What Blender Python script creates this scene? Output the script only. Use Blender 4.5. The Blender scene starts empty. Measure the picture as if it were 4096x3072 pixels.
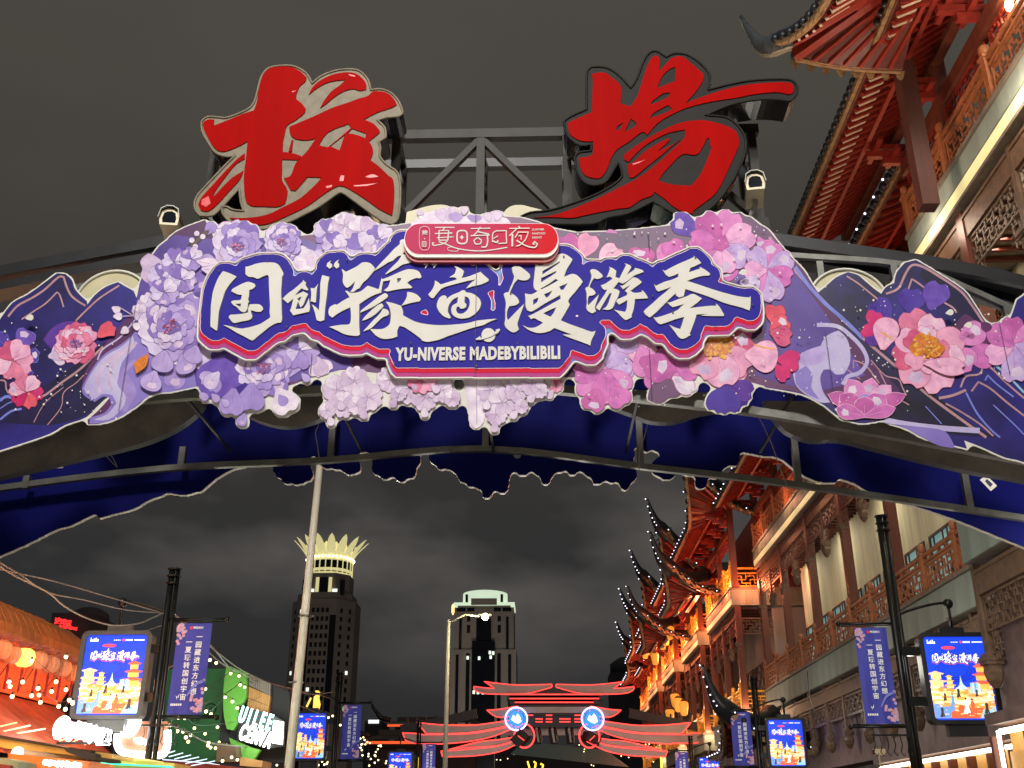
import bpy, math, random
import numpy as np
from mathutils import Vector, Matrix, Euler
from mathutils.geometry import delaunay_2d_cdt
random.seed(7)
S = bpy.context.scene
COL = S.collection
R = math.radians
# ------------------------------------------------------------------ camera
PITCH, YAW, FPX, CAMZ = R(23.05), R(1.68), 4144.0, 1.6
cam_data = bpy.data.cameras.new('camera')
cam_data.sensor_fit = 'HORIZONTAL'; cam_data.sensor_width = 36.0
cam_data.lens = 36.0 * FPX / 4096.0
cam_data.clip_start = 0.05; cam_data.clip_end = 6000
cam = bpy.data.objects.new('camera', cam_data); COL.objects.link(cam)
cam.location = (0, 0, CAMZ); cam.rotation_euler = (R(90) + PITCH, 0, YAW)
S.camera = cam
# ------------------------------------------------------------------ night sky
def lin(c):
    c = c / 255.0
    return c / 12.92 if c <= 0.04045 else ((c + 0.055) / 1.055) ** 2.4
def rgb(r, g, b): return (lin(r), lin(g), lin(b), 1.0)
W = bpy.data.worlds.new('World'); S.world = W; W.use_nodes = True
nt = W.node_tree; nt.nodes.clear()
def N(t, **kw):
    n = nt.nodes.new(t)
    for k, v in kw.items(): setattr(n, k, v)
    return n
L = nt.links.new
tc = N('ShaderNodeTexCoord'); sep = N('ShaderNodeSeparateXYZ'); L(tc.outputs['Generated'], sep.inputs[0])
ramp = N('ShaderNodeValToRGB'); L(sep.outputs['Z'], ramp.inputs[0])
e = ramp.color_ramp.elements
e[0].position = 0.0; e[0].color = rgb(43, 43, 45)
e[1].position = 0.78; e[1].color = rgb(78, 75, 70)
for p, c in ((0.14, rgb(46, 46, 47)), (0.30, rgb(52, 51, 50)), (0.45, rgb(62, 59, 56)), (0.6, rgb(74, 70, 64))):
    x = ramp.color_ramp.elements.new(p); x.color = c
mp = N('ShaderNodeMapping'); mp.inputs['Scale'].default_value = (2.4, 2.4, 5.0); mp.inputs['Location'].default_value = (0.35, 0.2, 0.55)
L(tc.outputs['Generated'], mp.inputs[0])
nz = N('ShaderNodeTexNoise'); nz.inputs['Scale'].default_value = 1.7; nz.inputs['Detail'].default_value = 4; nz.inputs['Roughness'].default_value = 0.5
L(mp.outputs[0], nz.inputs['Vector'])
cr = N('ShaderNodeValToRGB'); cr.color_ramp.elements[0].position = 0.48; cr.color_ramp.elements[1].position = 0.70
cr.color_ramp.elements[0].color = (0, 0, 0, 1); cr.color_ramp.elements[1].color = (1, 1, 1, 1)
L(nz.outputs['Fac'], cr.inputs[0])
band = N('ShaderNodeValToRGB'); L(sep.outputs['Z'], band.inputs[0])
b = band.color_ramp.elements; b[0].position = 0.10; b[0].color = (0, 0, 0, 1); b[1].position = 0.36; b[1].color = (0.12, 0.12, 0.12, 1)
for p, v in ((0.17, 0.6), (0.25, 0.95), (0.31, 0.6)):
    x = band.color_ramp.elements.new(p); x.color = (v, v, v, 1)
mul = N('ShaderNodeMath', operation='MULTIPLY'); L(cr.outputs[0], mul.inputs[0]); L(band.outputs[0], mul.inputs[1])
mix = N('ShaderNodeMix', data_type='RGBA'); L(mul.outputs[0], mix.inputs['Factor']); L(ramp.outputs[0], mix.inputs['A'])
mix.inputs['B'].default_value = rgb(92, 88, 85)
bg = N('ShaderNodeBackground'); bg.inputs['Strength'].default_value = 0.97; L(mix.outputs['Result'], bg.inputs[0])
wo = N('ShaderNodeOutputWorld'); L(bg.outputs[0], wo.inputs[0])
# ------------------------------------------------------------------ town light, with unseen fills added
def light(name, kind, loc, power, color=(1, 1, 1), size=1.0, aim=None, size_y=None, spot=None):
    d = bpy.data.lights.new(name, kind); d.energy = power; d.color = color
    if kind == 'AREA':
        d.size = size
        if size_y: d.shape = 'RECTANGLE'; d.size_y = size_y
    elif kind in ('POINT', 'SPOT'): d.shadow_soft_size = size
    if spot: d.spot_size = R(spot); d.spot_blend = 0.6
    o = bpy.data.objects.new(name, d); COL.objects.link(o); o.location = loc
    if aim is not None: o.rotation_euler = (Vector(aim) - Vector(loc)).to_track_quat('-Z', 'Y').to_euler()
    return o
light('square_floodlight', 'AREA', (-4, -6, 22), 4000, (1.0, 0.965, 0.92), 2.5, aim=(0, 11, 7.5))
light('square_floodlight', 'AREA', (4.5, -9, 20), 2000, (1.0, 0.95, 0.90), 2.5, aim=(1, 12, 8))
light('underside_fill', 'AREA', (-3, 2, 0.6), 270, (1.0, 0.88, 0.74), 5.0, aim=(0.5, 16, 9))  # unseen low fill added to soften undersides, in place of shop bounce
sd = bpy.data.lights.new('tower_fill_sun', 'SUN'); sd.energy = 0.14; sd.angle = R(12); sd.color = (1, 0.93, 0.84)  # weak sun added to lift the dark towers
so = bpy.data.objects.new('tower_fill_sun', sd); COL.objects.link(so); so.rotation_euler = (R(48), 0, R(-14))
light('rim_fill_light', 'AREA', (0, 18, 2.5), 120, (1.0, 0.95, 0.88), 3.0, aim=(0, 12, 5.5))  # unseen light added to brighten the far board's rim from below
light('tower_fill_light', 'AREA', (-120, 560, 8), 17000, (1.0, 0.9, 0.8), 30, aim=(-135, 770, 60))  # these two area lights are added to brighten the tower fronts
light('tower_fill_light', 'AREA', (-20, 520, 8), 34000, (1.0, 0.93, 0.84), 30, aim=(-40, 650, 60))
S.view_settings.view_transform = 'Standard'; S.view_settings.look = 'None'
S.view_settings.exposure = 0.0; S.view_settings.gamma = 1.0; S.view_settings.use_curve_mapping = False
S.render.engine = 'CYCLES'
S.cycles.use_denoising = True; S.cycles.use_light_tree = True
S.cycles.max_bounces = 5; S.cycles.diffuse_bounces = 2; S.cycles.glossy_bounces = 3; S.cycles.transmission_bounces = 4
S.cycles.sample_clamp_indirect = 4.0; S.cycles.caustics_reflective = False; S.cycles.caustics_refractive = False
# ------------------------------------------------------------------ helpers
cp, sp = math.cos(PITCH), math.sin(PITCH); cy, sy = math.cos(YAW), math.sin(YAW)
def ray(px, py):
    dx = (px - 2048.0) / FPX; dy = -(py - 1536.0) / FPX
    f = cp - sp * dy; u = sp + cp * dy
    return (dx * cy - f * sy, dx * sy + f * cy, u)
def PX(px, py, Y):
    r = ray(px, py); t = Y / r[1]
    return Vector((r[0] * t, Y, CAMZ + r[2] * t))
def PXX(px, py, X):
    r = ray(px, py); t = X / r[0]
    return Vector((X, r[1] * t, CAMZ + r[2] * t))
def link(o, parent=None):
    COL.objects.link(o)
    if parent is not None: o.parent = parent
    return o
def thing(name, label, cat, loc=(0, 0, 0), rotz=0.0, group=None):
    o = bpy.data.objects.new(name, None); COL.objects.link(o)
    o.empty_display_size = 0.2
    o.location = loc; o.rotation_euler = (0, 0, rotz); o['label'] = label; o['category'] = cat
    if group: o['group'] = group
    return o
def tag(o, label=None, cat=None, group=None, kind=None):
    if label: o['label'] = label
    if cat: o['category'] = cat
    if group: o['group'] = group
    if kind: o['kind'] = kind
    return o
def copy_tree(o, parent=None):
    c = o.copy(); COL.objects.link(c)
    if parent is not None: c.parent = parent
    for ch in list(o.children): copy_tree(ch, c)
    return c
def inst(name, me, parent, loc=(0, 0, 0), rot=(0, 0, 0), scale=None):
    o = bpy.data.objects.new(name, me); link(o, parent); o.location = loc; o.rotation_euler = rot
    if scale: o.scale = scale
    return o
class MB:
    def __init__(s): s.v = []; s.f = []; s.m = []; s.mats = []; s.cur = 0; s.sm = []; s.smooth = False
    def mat(s, m):
        if m not in s.mats: s.mats.append(m)
        s.cur = s.mats.index(m); return s
    def add(s, vs, fs):
        o = len(s.v); s.v += [tuple(v) for v in vs]
        for f in fs: s.f.append(tuple(i + o for i in f)); s.m.append(s.cur); s.sm.append(s.smooth)
        return s
    def box(s, a, b):
        x0, y0, z0 = a; x1, y1, z1 = b
        if x0 > x1: x0, x1 = x1, x0
        if y0 > y1: y0, y1 = y1, y0
        if z0 > z1: z0, z1 = z1, z0
        return s.add([(x0, y0, z0), (x1, y0, z0), (x1, y1, z0), (x0, y1, z0), (x0, y0, z1), (x1, y0, z1), (x1, y1, z1), (x0, y1, z1)],
                     [(0, 3, 2, 1), (4, 5, 6, 7), (0, 1, 5, 4), (1, 2, 6, 5), (2, 3, 7, 6), (3, 0, 4, 7)])
    def bar(s, p, q, w, h=None, up=(0, 0, 1)):
        h = h or w; p = Vector(p); q = Vector(q); d = (q - p)
        if d.length < 1e-6: return s
        d.normalize(); u = Vector(up)
        if abs(d.dot(u)) > 0.98: u = Vector((0, 1, 0))
        a = d.cross(u).normalized(); c = a.cross(d).normalized()
        vs = []
        for P in (p, q):
            for sa, sc in ((-1, -1), (1, -1), (1, 1), (-1, 1)): vs.append(P + a * (sa * w / 2) + c * (sc * h / 2))
        return s.add(vs, [(0, 3, 2, 1), (4, 5, 6, 7), (0, 1, 5, 4), (1, 2, 6, 5), (2, 3, 7, 6), (3, 0, 4, 7)])
    def tube(s, pts, r, n=8, closed=False, cap=True):
        pts = [Vector(p) for p in pts]; k = len(pts)
        rs = r if isinstance(r, (list, tuple)) else [r] * k
        vs = []; fs = []
        prev = None
        for i, p in enumerate(pts):
            if closed: d = pts[(i + 1) % k] - pts[(i - 1) % k]
            else: d = pts[min(i + 1, k - 1)] - pts[max(i - 1, 0)]
            if d.length < 1e-9: d = Vector((0, 0, 1))
            d.normalize()
            if prev is None:
                u = Vector((0, 0, 1)) if abs(d.z) < 0.9 else Vector((0, 1, 0))
                a = d.cross(u).normalized()
            else:
                a = (prev - d * prev.dot(d))
                a = a.normalized() if a.length > 1e-6 else d.orthogonal().normalized()
            prev = a; c = d.cross(a)
            for j in range(n):
                t = 2 * math.pi * (j + 0.5) / n
                vs.append(p + (a * math.cos(t) + c * math.sin(t)) * rs[i])
        m = k if closed else k - 1
        for i in range(m):
            for j in range(n):
                a0 = i * n + j; a1 = i * n + (j + 1) % n; b0 = ((i + 1) % k) * n + j; b1 = ((i + 1) % k) * n + (j + 1) % n
                fs.append((a0, a1, b1, b0))
        if cap and not closed:
            fs.append(tuple(range(n - 1, -1, -1))); fs.append(tuple((k - 1) * n + j for j in range(n)))
        sm = s.smooth; s.smooth = n > 5
        s.add(vs, fs); s.smooth = sm
        return s
    def lathe(s, prof, c=(0, 0, 0), n=12):
        vs = []; fs = []
        for r, z in prof:
            for j in range(n):
                t = 2 * math.pi * j / n; vs.append((c[0] + r * math.cos(t), c[1] + r * math.sin(t), c[2] + z))
        for i in range(len(prof) - 1):
            for j in range(n):
                fs.append((i * n + j, i * n + (j + 1) % n, (i + 1) * n + (j + 1) % n, (i + 1) * n + j))
        fs.append(tuple(range(n - 1, -1, -1))); fs.append(tuple((len(prof) - 1) * n + j for j in range(n)))
        sm = s.smooth; s.smooth = n > 6
        s.add(vs, fs); s.smooth = sm
        return s
    def ball(s, c, r, n=10, k=6):
        return s.lathe([(max(r * math.sin(math.pi * i / k), 1e-4), -r * math.cos(math.pi * i / k)) for i in range(k + 1)], c, n)
    def flat(s, loops, y, off=(0, 0)):           # a filled outline in the x-z plane, facing -Y
        vs, ts = fill(loops)
        return s.add([(v[0] + off[0], y, v[1] + off[1]) for v in vs], [tuple(reversed(t)) if area2([vs[i] for i in t]) < 0 else tuple(t) for t in ts])
    def prism(s, loops, y0, y1, side=None, back=True):
        vs, ts = fill(loops)
        ts = [tuple(reversed(t)) if area2([vs[i] for i in t]) < 0 else tuple(t) for t in ts]
        s.add([(v[0], y0, v[1]) for v in vs], ts)
        if back: s.add([(v[0], y1, v[1]) for v in vs], [tuple(reversed(t)) for t in ts])
        c0 = s.cur
        if side is not None: s.mat(side)
        for lp in loops:
            k = len(lp); a = area2(lp)
            lp2 = lp
            s.add([(p[0], y0, p[1]) for p in lp2] + [(p[0], y1, p[1]) for p in lp2],
                  [((i + 1) % k, i, i + k, (i + 1) % k + k) for i in range(k)])
        s.cur = c0
        return s
    def mesh(s, name):
        me = bpy.data.meshes.new(name); me.from_pydata(s.v, [], s.f)
        for m in s.mats: me.materials.append(m)
        if s.mats: me.polygons.foreach_set('material_index', s.m)
        me.polygons.foreach_set('use_smooth', s.sm)
        me.update(); return me
    def build(s, name, parent=None, loc=(0, 0, 0), rot=(0, 0, 0)):
        return inst(name, s.mesh(name), parent, loc, rot)
def area2(p):
    a = 0.0
    for i in range(len(p)):
        x0, y0 = p[i][0], p[i][1]; x1, y1 = p[(i + 1) % len(p)][0], p[(i + 1) % len(p)][1]
        a += x0 * y1 - x1 * y0
    return a
def fill(loops):
    vs = []; es = []
    for lp in loops:
        o = len(vs); k = len(lp)
        vs += [Vector((p[0], p[1])) for p in lp]; es += [(o + i, o + (i + 1) % k) for i in range(k)]
    r = delaunay_2d_cdt(vs, es, [], 0, 1e-7)
    V = np.array([(v.x, v.y) for v in r[0]]); F = np.array([tuple(f) for f in r[2]])
    C = V[F].mean(axis=1); odd = np.zeros(len(C), bool)
    for i, j in es:                              # even-odd rule on the centroids
        a, b = vs[i], vs[j]
        if a.y == b.y: continue
        c = (C[:, 1] < a.y) != (C[:, 1] < b.y)
        odd ^= c & (C[:, 0] < a.x + (C[:, 1] - a.y) / (b.y - a.y) * (b.x - a.x))
    return [tuple(v) for v in V.tolist()], [tuple(f) for f in F[odd].tolist()]
def smooth(p, n=3, corner=55, closed=True):
    k = len(p); out = []
    def ang(i):
        a = (p[i][0] - p[i - 1][0], p[i][1] - p[i - 1][1]); b = (p[(i + 1) % k][0] - p[i][0], p[(i + 1) % k][1] - p[i][1])
        return abs(math.degrees(math.atan2(a[0] * b[1] - a[1] * b[0], a[0] * b[0] + a[1] * b[1])))
    cor = [ang(i) > corner for i in range(k)]
    rng = range(k) if closed else range(k - 1)
    for i in rng:
        p0, p1, p2, p3 = p[i - 1], p[i], p[(i + 1) % k], p[(i + 2) % k]
        if not closed:
            if i == 0: p0 = p1
            if i == k - 2: p3 = p2
        if cor[i]: p0 = p1
        if cor[(i + 1) % k]: p3 = p2
        for j in range(n):
            t = j / n; t2 = t * t; t3 = t2 * t
            out.append(tuple(0.5 * ((2 * p1[c]) + (-p0[c] + p2[c]) * t + (2 * p0[c] - 5 * p1[c] + 4 * p2[c] - p3[c]) * t2 + (-p0[c] + 3 * p1[c] - 3 * p2[c] + p3[c]) * t3) for c in range(len(p1))))
    if not closed: out.append(tuple(p[-1]))
    return out
# raster tools: union, growth and outline of many overlapping shapes
class Grid:
    def __init__(s, x0, x1, z0, z1, h): s.x0, s.z0, s.h = x0, z0, h; s.w = int((x1 - x0) / h) + 1; s.n = int((z1 - z0) / h) + 1
    def empty(s): return np.zeros((s.n, s.w), bool)
    def draw(s, m, loops):
        allp = [[(p[0], p[1]) for p in lp] for lp in loops]
        zs = [p[1] for lp in allp for p in lp]
        r0 = max(0, int((min(zs) - s.z0) / s.h) - 1); r1 = min(s.n - 1, int((max(zs) - s.z0) / s.h) + 1)
        A = np.concatenate([np.array(lp) for lp in allp]); Bq = np.concatenate([np.roll(np.array(lp), -1, axis=0) for lp in allp])
        for r in range(r0, r1 + 1):
            z = s.z0 + (r + 0.5) * s.h
            c = (A[:, 1] <= z) != (Bq[:, 1] <= z)
            if not c.any(): continue
            a = A[c]; bb = Bq[c]
            xs = np.sort(a[:, 0] + (z - a[:, 1]) / (bb[:, 1] - a[:, 1]) * (bb[:, 0] - a[:, 0]))
            for i in range(0, len(xs) - 1, 2):
                i0 = max(0, int(math.ceil((xs[i] - s.x0) / s.h - 0.5))); i1 = min(s.w, int(math.ceil((xs[i + 1] - s.x0) / s.h - 0.5)))
                if i1 > i0: m[r, i0:i1] = True
        return m
    def grow(s, m, rad):
        k = rad / s.h; K = int(math.ceil(k)); out = m.copy(); H, Wd = m.shape
        for dz in range(-K, K + 1):
            ww = k * k - dz * dz
            if ww < 0: continue
            ww = int(math.sqrt(ww))
            src = m[max(0, -dz):H - max(0, dz)]
            acc = src.copy()
            cs = np.cumsum(np.pad(src.astype(np.int32), ((0, 0), (ww + 1, ww))), axis=1)
            acc = (cs[:, 2 * ww + 1:] - cs[:, :-2 * ww - 1]) > 0 if ww > 0 else src
            out[max(0, dz):H - max(0, -dz)] |= acc[:, :Wd]
        return out
    def shrink(s, m, rad): return ~s.grow(~m, rad)
    def shift(s, m, dx, dz):
        i = int(round(dx / s.h)); j = int(round(dz / s.h))
        return np.roll(np.roll(m, i, axis=1), j, axis=0)
    def outline(s, m, min_area=0.002):
        f = m.astype(float); f = np.pad(f, 2)
        for _ in range(2): f = (f + np.roll(f, 1, 0) + np.roll(f, -1, 0) + np.roll(f, 1, 1) + np.roll(f, -1, 1)) / 5
        H, Wd = f.shape; g = f > 0.5
        c = g[:-1, :-1] * 1 + g[:-1, 1:] * 2 + g[1:, 1:] * 4 + g[1:, :-1] * 8
        ys, xs = np.where((c > 0) & (c < 15)); nxt = {}
        def ep(e, j, i):
            if e == 0: a, q = f[j, i], f[j, i + 1]; t = (0.5 - a) / (q - a); return (i + t, j)
            if e == 1: a, q = f[j, i + 1], f[j + 1, i + 1]; t = (0.5 - a) / (q - a); return (i + 1, j + t)
            if e == 2: a, q = f[j + 1, i], f[j + 1, i + 1]; t = (0.5 - a) / (q - a); return (i + t, j + 1)
            a, q = f[j, i], f[j + 1, i]; t = (0.5 - a) / (q - a); return (i, j + t)
        def key(e, j, i): return {0: (0, j, i), 1: (1, j, i + 1), 2: (0, j + 1, i), 3: (1, j, i)}[e]
        tab = {1: [(3, 0)], 2: [(0, 1)], 3: [(3, 1)], 4: [(1, 2)], 5: [(3, 0), (1, 2)], 6: [(0, 2)], 7: [(3, 2)], 8: [(2, 3)], 9: [(2, 0)], 10: [(0, 1), (2, 3)], 11: [(2, 1)], 12: [(1, 3)], 13: [(1, 0)], 14: [(0, 3)]}
        pos = {}
        for j, i in zip(ys.tolist(), xs.tolist()):
            for a, q in tab[int(c[j, i])]:
                ka, kb = key(a, j, i), key(q, j, i); pos[ka] = ep(a, j, i); pos[kb] = ep(q, j, i); nxt[ka] = kb
        loops = []
        while nxt:
            k0, k1 = nxt.popitem(); lp = [pos[k0]]; k = k1; ok = True
            while k != k0:
                lp.append(pos[k])
                if k not in nxt: ok = False; break
                k = nxt.pop(k)
            if len(lp) < 6: continue
            q = [(s.x0 + (x - 2 + 0.5) * s.h, s.z0 + (y - 2 + 0.5) * s.h) for x, y in lp]
            if abs(area2(q)) / 2 < min_area: continue
            r = [q[0]]
            for t in range(1, len(q)):            # drop near-collinear points
                a, bq, d = r[-1], q[t], q[(t + 1) % len(q)]
                cr_ = abs((bq[0] - a[0]) * (d[1] - a[1]) - (bq[1] - a[1]) * (d[0] - a[0]))
                if cr_ > 0.04 * s.h * math.hypot(d[0] - a[0], d[1] - a[1]) + 1e-9 and math.hypot(bq[0] - a[0], bq[1] - a[1]) > s.h * 0.8: r.append(bq)
            if len(r) > 3: loops.append(r)
        return loops
# ------------------------------------------------------------------ materials
MATS = {}
def M(name, c, rough=0.55, metal=0.0, var=0.12, scale=3.0, emit=0.0, ecol=None, bump=0.0, streak=False, c2=None, spec=0.5, sample=True):
    if name in MATS: return MATS[name]
    m = bpy.data.materials.new(name); m.use_nodes = True; n = m.node_tree; ln = n.links.new
    bs = n.nodes['Principled BSDF']; bs.inputs['Roughness'].default_value = rough; bs.inputs['Metallic'].default_value = metal
    bs.inputs['Specular IOR Level'].default_value = spec
    base = rgb(*c)
    if var > 0 or c2:
        t = n.nodes.new('ShaderNodeTexCoord'); mpn = n.nodes.new('ShaderNodeMapping'); ln(t.outputs['Object'], mpn.inputs[0])
        if streak: mpn.inputs['Scale'].default_value = (1, 1, 0.12)
        q = n.nodes.new('ShaderNodeTexNoise'); q.inputs['Scale'].default_value = scale; q.inputs['Detail'].default_value = 6; q.inputs['Roughness'].default_value = 0.62
        ln(mpn.outputs[0], q.inputs['Vector'])
        rr = n.nodes.new('ShaderNodeValToRGB'); rr.color_ramp.elements[0].position = 0.32; rr.color_ramp.elements[1].position = 0.7
        if c2: rr.color_ramp.elements[0].color = rgb(*c2); rr.color_ramp.elements[1].color = base
        else:
            rr.color_ramp.elements[0].color = tuple(v * (1 - var) for v in base[:3]) + (1,); rr.color_ramp.elements[1].color = tuple(min(1, v * (1 + var)) for v in base[:3]) + (1,)
        ln(q.outputs['Fac'], rr.inputs[0]); ln(rr.outputs[0], bs.inputs['Base Color'])
        if bump:
            bp = n.nodes.new('ShaderNodeBump'); bp.inputs['Strength'].default_value = bump; bp.inputs['Distance'].default_value = 0.02
            ln(q.outputs['Fac'], bp.inputs['Height']); ln(bp.outputs[0], bs.inputs['Normal'])
    else: bs.inputs['Base Color'].default_value = base
    if emit:
        bs.inputs['Emission Color'].default_value = rgb(*(ecol or c)); bs.inputs['Emission Strength'].default_value = emit
        if not sample: m.cycles.emission_sampling = 'NONE'
    MATS[name] = m; return m
white_print = M('white_vinyl', (224, 221, 212), 0.5, var=0.06, scale=2, spec=.2)
def text_mesh(txt, size, thick=0.0, bold=0.0, sx=1.0, shear=0.0, align='CENTER', space=1.0):
    c = bpy.data.curves.new('text', 'FONT'); c.body = txt; c.size = size; c.extrude = thick; c.offset = bold
    c.align_x = align; c.align_y = 'CENTER'; c.shear = shear; c.space_character = space; c.resolution_u = 3
    o = bpy.data.objects.new('text', c); COL.objects.link(o)
    me = bpy.data.meshes.new_from_object(o); bpy.data.objects.remove(o); bpy.data.curves.remove(c)
    if sx != 1.0: me.transform(Matrix.Scale(sx, 4, (1, 0, 0)))
    return me
def put_text(name, txt, size, mat, parent, loc, thick=0.004, bold=0.0, sx=1.0, rot=(R(90), 0, 0), shear=0.0, align='CENTER'):
    me = text_mesh(txt, size, thick, bold, sx, shear, align); me.materials.clear(); me.materials.append(mat)
    return inst(name, me, parent, loc, rot)
# ------------------------------------------------------------------ ground
gm = M('asphalt', (58, 56, 55), 0.55, var=0.25, scale=6, bump=0.2)
tag(MB().mat(gm).add([(-2500, -200, 0), (2500, -200, 0), (2500, 3000, 0), (-2500, 3000, 0)], [(0, 1, 2, 3)]).build('ground'), kind='structure')
pv = M('granite_paving', (110, 106, 100), 0.6, var=0.2, scale=4)
tag(MB().mat(pv).add([(-8, -20, 0.004), (8, -20, 0.004), (8, 140, 0.004), (-8, 140, 0.004)], [(0, 1, 2, 3)]).build('pavement'), kind='structure')
# ================================================================== ENTRANCE ARCH
YB = 10.4            # plane of the printed board facing the camera
def T(ox, oy, s, pts): return [(ox + x / s, oy + y / s) for x, y in pts]
def WP(pts, Y): return [(v.x, v.z) for v in (PX(p[0], p[1], Y) for p in pts)]
XC = PX(1943, 1500, YB).x
# -------- lettering traced stroke by stroke (photo pixels)
K = lambda pts: T(840, 1020, 4.148, pts)
glyph = []
glyph.append([K([(230,288),(330,320),(455,380),(395,440),(330,520),(265,620),(225,740),(190,850),(160,960),(148,1090),(135,1225),(125,1275),(95,1260),(50,1225),(20,1190),(25,1000),(30,850),(45,740),(65,620),(105,500),(150,400),(195,330)])])
glyph.append([K([(600,215),(660,205),(780,165),(900,145),(1050,145),(1110,160),(1160,200),(1195,260),(1225,320),(1222,360),(1205,380),(1198,500),(1190,620),(1195,800),(1200,980),(1205,1080),(1185,1140),(1110,1150),(1000,1210),(900,1290),(800,1370),(735,1425),(690,1430),(560,1360),(440,1300),(330,1230),(235,1185),(280,1185),(400,1215),(520,1240),(600,1230),(700,1210),(850,1160),(930,1110),(1005,1060),(1010,1020),(1000,980),(1005,850),(998,700),(990,520),(985,380),(955,350),(880,380),(800,412),(720,385),(650,380),(600,335),(600,270)])])
glyph.append([K([(640,465),(700,480),(750,500),(765,540),(720,580),(665,600),(655,700),(645,760),(662,790),(640,830),(635,900),(610,950),(575,970),(520,950),(450,880),(400,850),(360,800),(400,775),(505,770),(530,740),(540,680),(480,675),(420,650),(365,620),(390,580),(480,530),(560,490)]),
              K([(430,830),(525,825),(520,880),(480,865)])])
glyph.append([K([(670,840),(760,835),(830,840),(880,880),(890,920),(860,960),(780,960),(700,935),(690,970),(710,1020),(700,1070),(650,1100),(540,1120),(430,1145),(380,1130),(320,1050),(345,1010),(450,1005),(580,990),(650,970),(645,910)])])
glyph.append([K([(1545,430),(1605,480),(1595,520),(1640,590),(1630,608),(1560,590),(1530,570),(1480,620),(1420,690),(1560,625),(1640,670),(1600,740),(1560,840),(1510,890),(1470,790),(1430,920),(1560,905),(1610,830),(1650,735),(1665,880),(1655,960),(1520,990),(1390,1020),(1335,940),(1355,900),(1395,740),(1300,820),(1215,745),(1300,660),(1400,590),(1480,520),(1555,455)]), K([(1455,745),(1530,705),(1495,790)])])
glyph.append([K([(1680,565),(1740,575),(1805,500),(1780,590),(1765,800),(1740,805),(1680,785),(1690,680)])])
glyph.append([K([(1870,355),(1990,385),(1965,500),(1945,700),(1920,880),(1905,1095),(1840,1118),(1780,1100),(1745,960),(1700,840),(1760,880),(1815,940),(1835,700),(1840,500)])])
K = lambda pts: T(1300, 950, 3.771, pts)
K5 = lambda pts: T(1660, 1050, 4.147, pts)
glyph.append([K([(100,365),(80,400),(112,425),(112,465),(72,490),(30,450),(45,405)])])
glyph.append([K([(215,350),(195,395),(222,420),(215,465),(180,487),(143,450),(155,400)])])
glyph.append([K([(258,490),(320,535),(400,500),(500,445),(575,395),(685,405),(755,480),(745,520),(690,590),(640,650),(580,700),(520,790),(500,790),(440,835),(385,835),(430,780),(460,675),(400,740),(340,780),(300,745),(275,680),(280,580)])])
glyph.append([K([(310,825),(345,825),(385,850),(480,850),(560,820),(650,745),(730,770),(810,800),(825,770),(858,630),(875,648),(1000,600),(1130,540),(1270,495),(1410,525),(1460,610),(1440,635),(1380,630),(1290,665),(1245,705),(1320,765),(1300,782),(1170,790),(1050,810),(950,830),(890,815),(960,760),(992,662),(880,680),(868,740),(850,850),(760,880),(680,920),(600,970),(522,1025),(522,1200),(522,1350),(532,1480),(500,1500),(400,1495),(300,1475),(200,1425),(70,1365),(150,1350),(250,1335),(355,1330),(390,1295),(400,1200),(390,1070),(300,1110),(200,1165),(120,1225),(75,1195),(60,1140),(80,1070),(155,1025),(190,1030),(280,970),(380,920),(345,870)]),
              K([(1090,635),(1158,630),(1140,670),(1100,705)])])
glyph.append([K([(1165,50),(1210,45),(1205,150),(1235,215),(1170,265),(1250,295),(1290,335),(1305,390),(1250,410),(1170,430),(1080,490),(920,575),(930,550),(1040,440),(1110,370),(1160,290),(1105,300),(1030,365),(960,395),(850,465),(735,530),(860,390),(940,310),(1050,190),(1130,120),(1135,75)])])
glyph.append([K([(915,855),(950,880),(945,920),(850,990),(700,1080),(540,1150),(560,1110),(700,1000),(830,900)])])
glyph.append([K([(860,1012),(888,1045),(870,1075),(760,1180),(640,1250),(565,1270),(600,1220),(700,1120),(800,1040)])])
glyph.append([K([(880,1090),(940,1105),(970,1150),(955,1190),(880,1220),(800,1290),(700,1385),(580,1435),(640,1370),(740,1260),(830,1170)])])
glyph.append([K([(920,985),(1020,1005),(1140,1045),(1155,1065),(1180,1130),(1180,1190),(1260,1235),(1350,1280),(1430,1305)]) + K5([(0,1000),(150,1035),(400,1060),(700,1045),(900,1020),(1020,985),(1260,960),(1365,955),(1240,1000),(1140,1055),(1040,1080),(900,1120),(700,1190),(550,1240),(400,1300),(200,1335),(100,1300)]) + K([(1470,1560),(1380,1490),(1280,1420),(1200,1370),(1130,1350),(1095,1420),(1095,1510),(1000,1540),(880,1545),(780,1500),(720,1440),(690,1400),(850,1400),(930,1370),(985,1310),(1000,1200),(990,1110),(960,1040)])])
glyph.append([K([(1245,840),(1300,845),(1390,880),(1450,945),(1430,980),(1300,1005),(1160,1045),(1200,990),(1240,910)])])
K = K5
glyph.append([K([(140,20),(185,-10),(225,10),(225,50),(170,125),(185,60),(150,55)])])
glyph.append([K([(275,20),(330,-5),(370,15),(365,60),(305,120),(325,60),(285,60)])])
glyph.append([K([(650,75),(740,110),(800,150),(810,185),(775,280),(900,250),(1080,180),(1100,190),(1225,300),(1220,330),(1100,385),(980,410),(850,450),(920,370),(1010,300),(880,325),(700,370),(550,410),(450,450),(390,510),(310,610),(270,605),(225,550),(290,470),(330,380),(335,320),(390,350),(430,385),(560,345),(705,300),(655,265),(570,270),(620,235),(665,200),(690,120)])])
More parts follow.
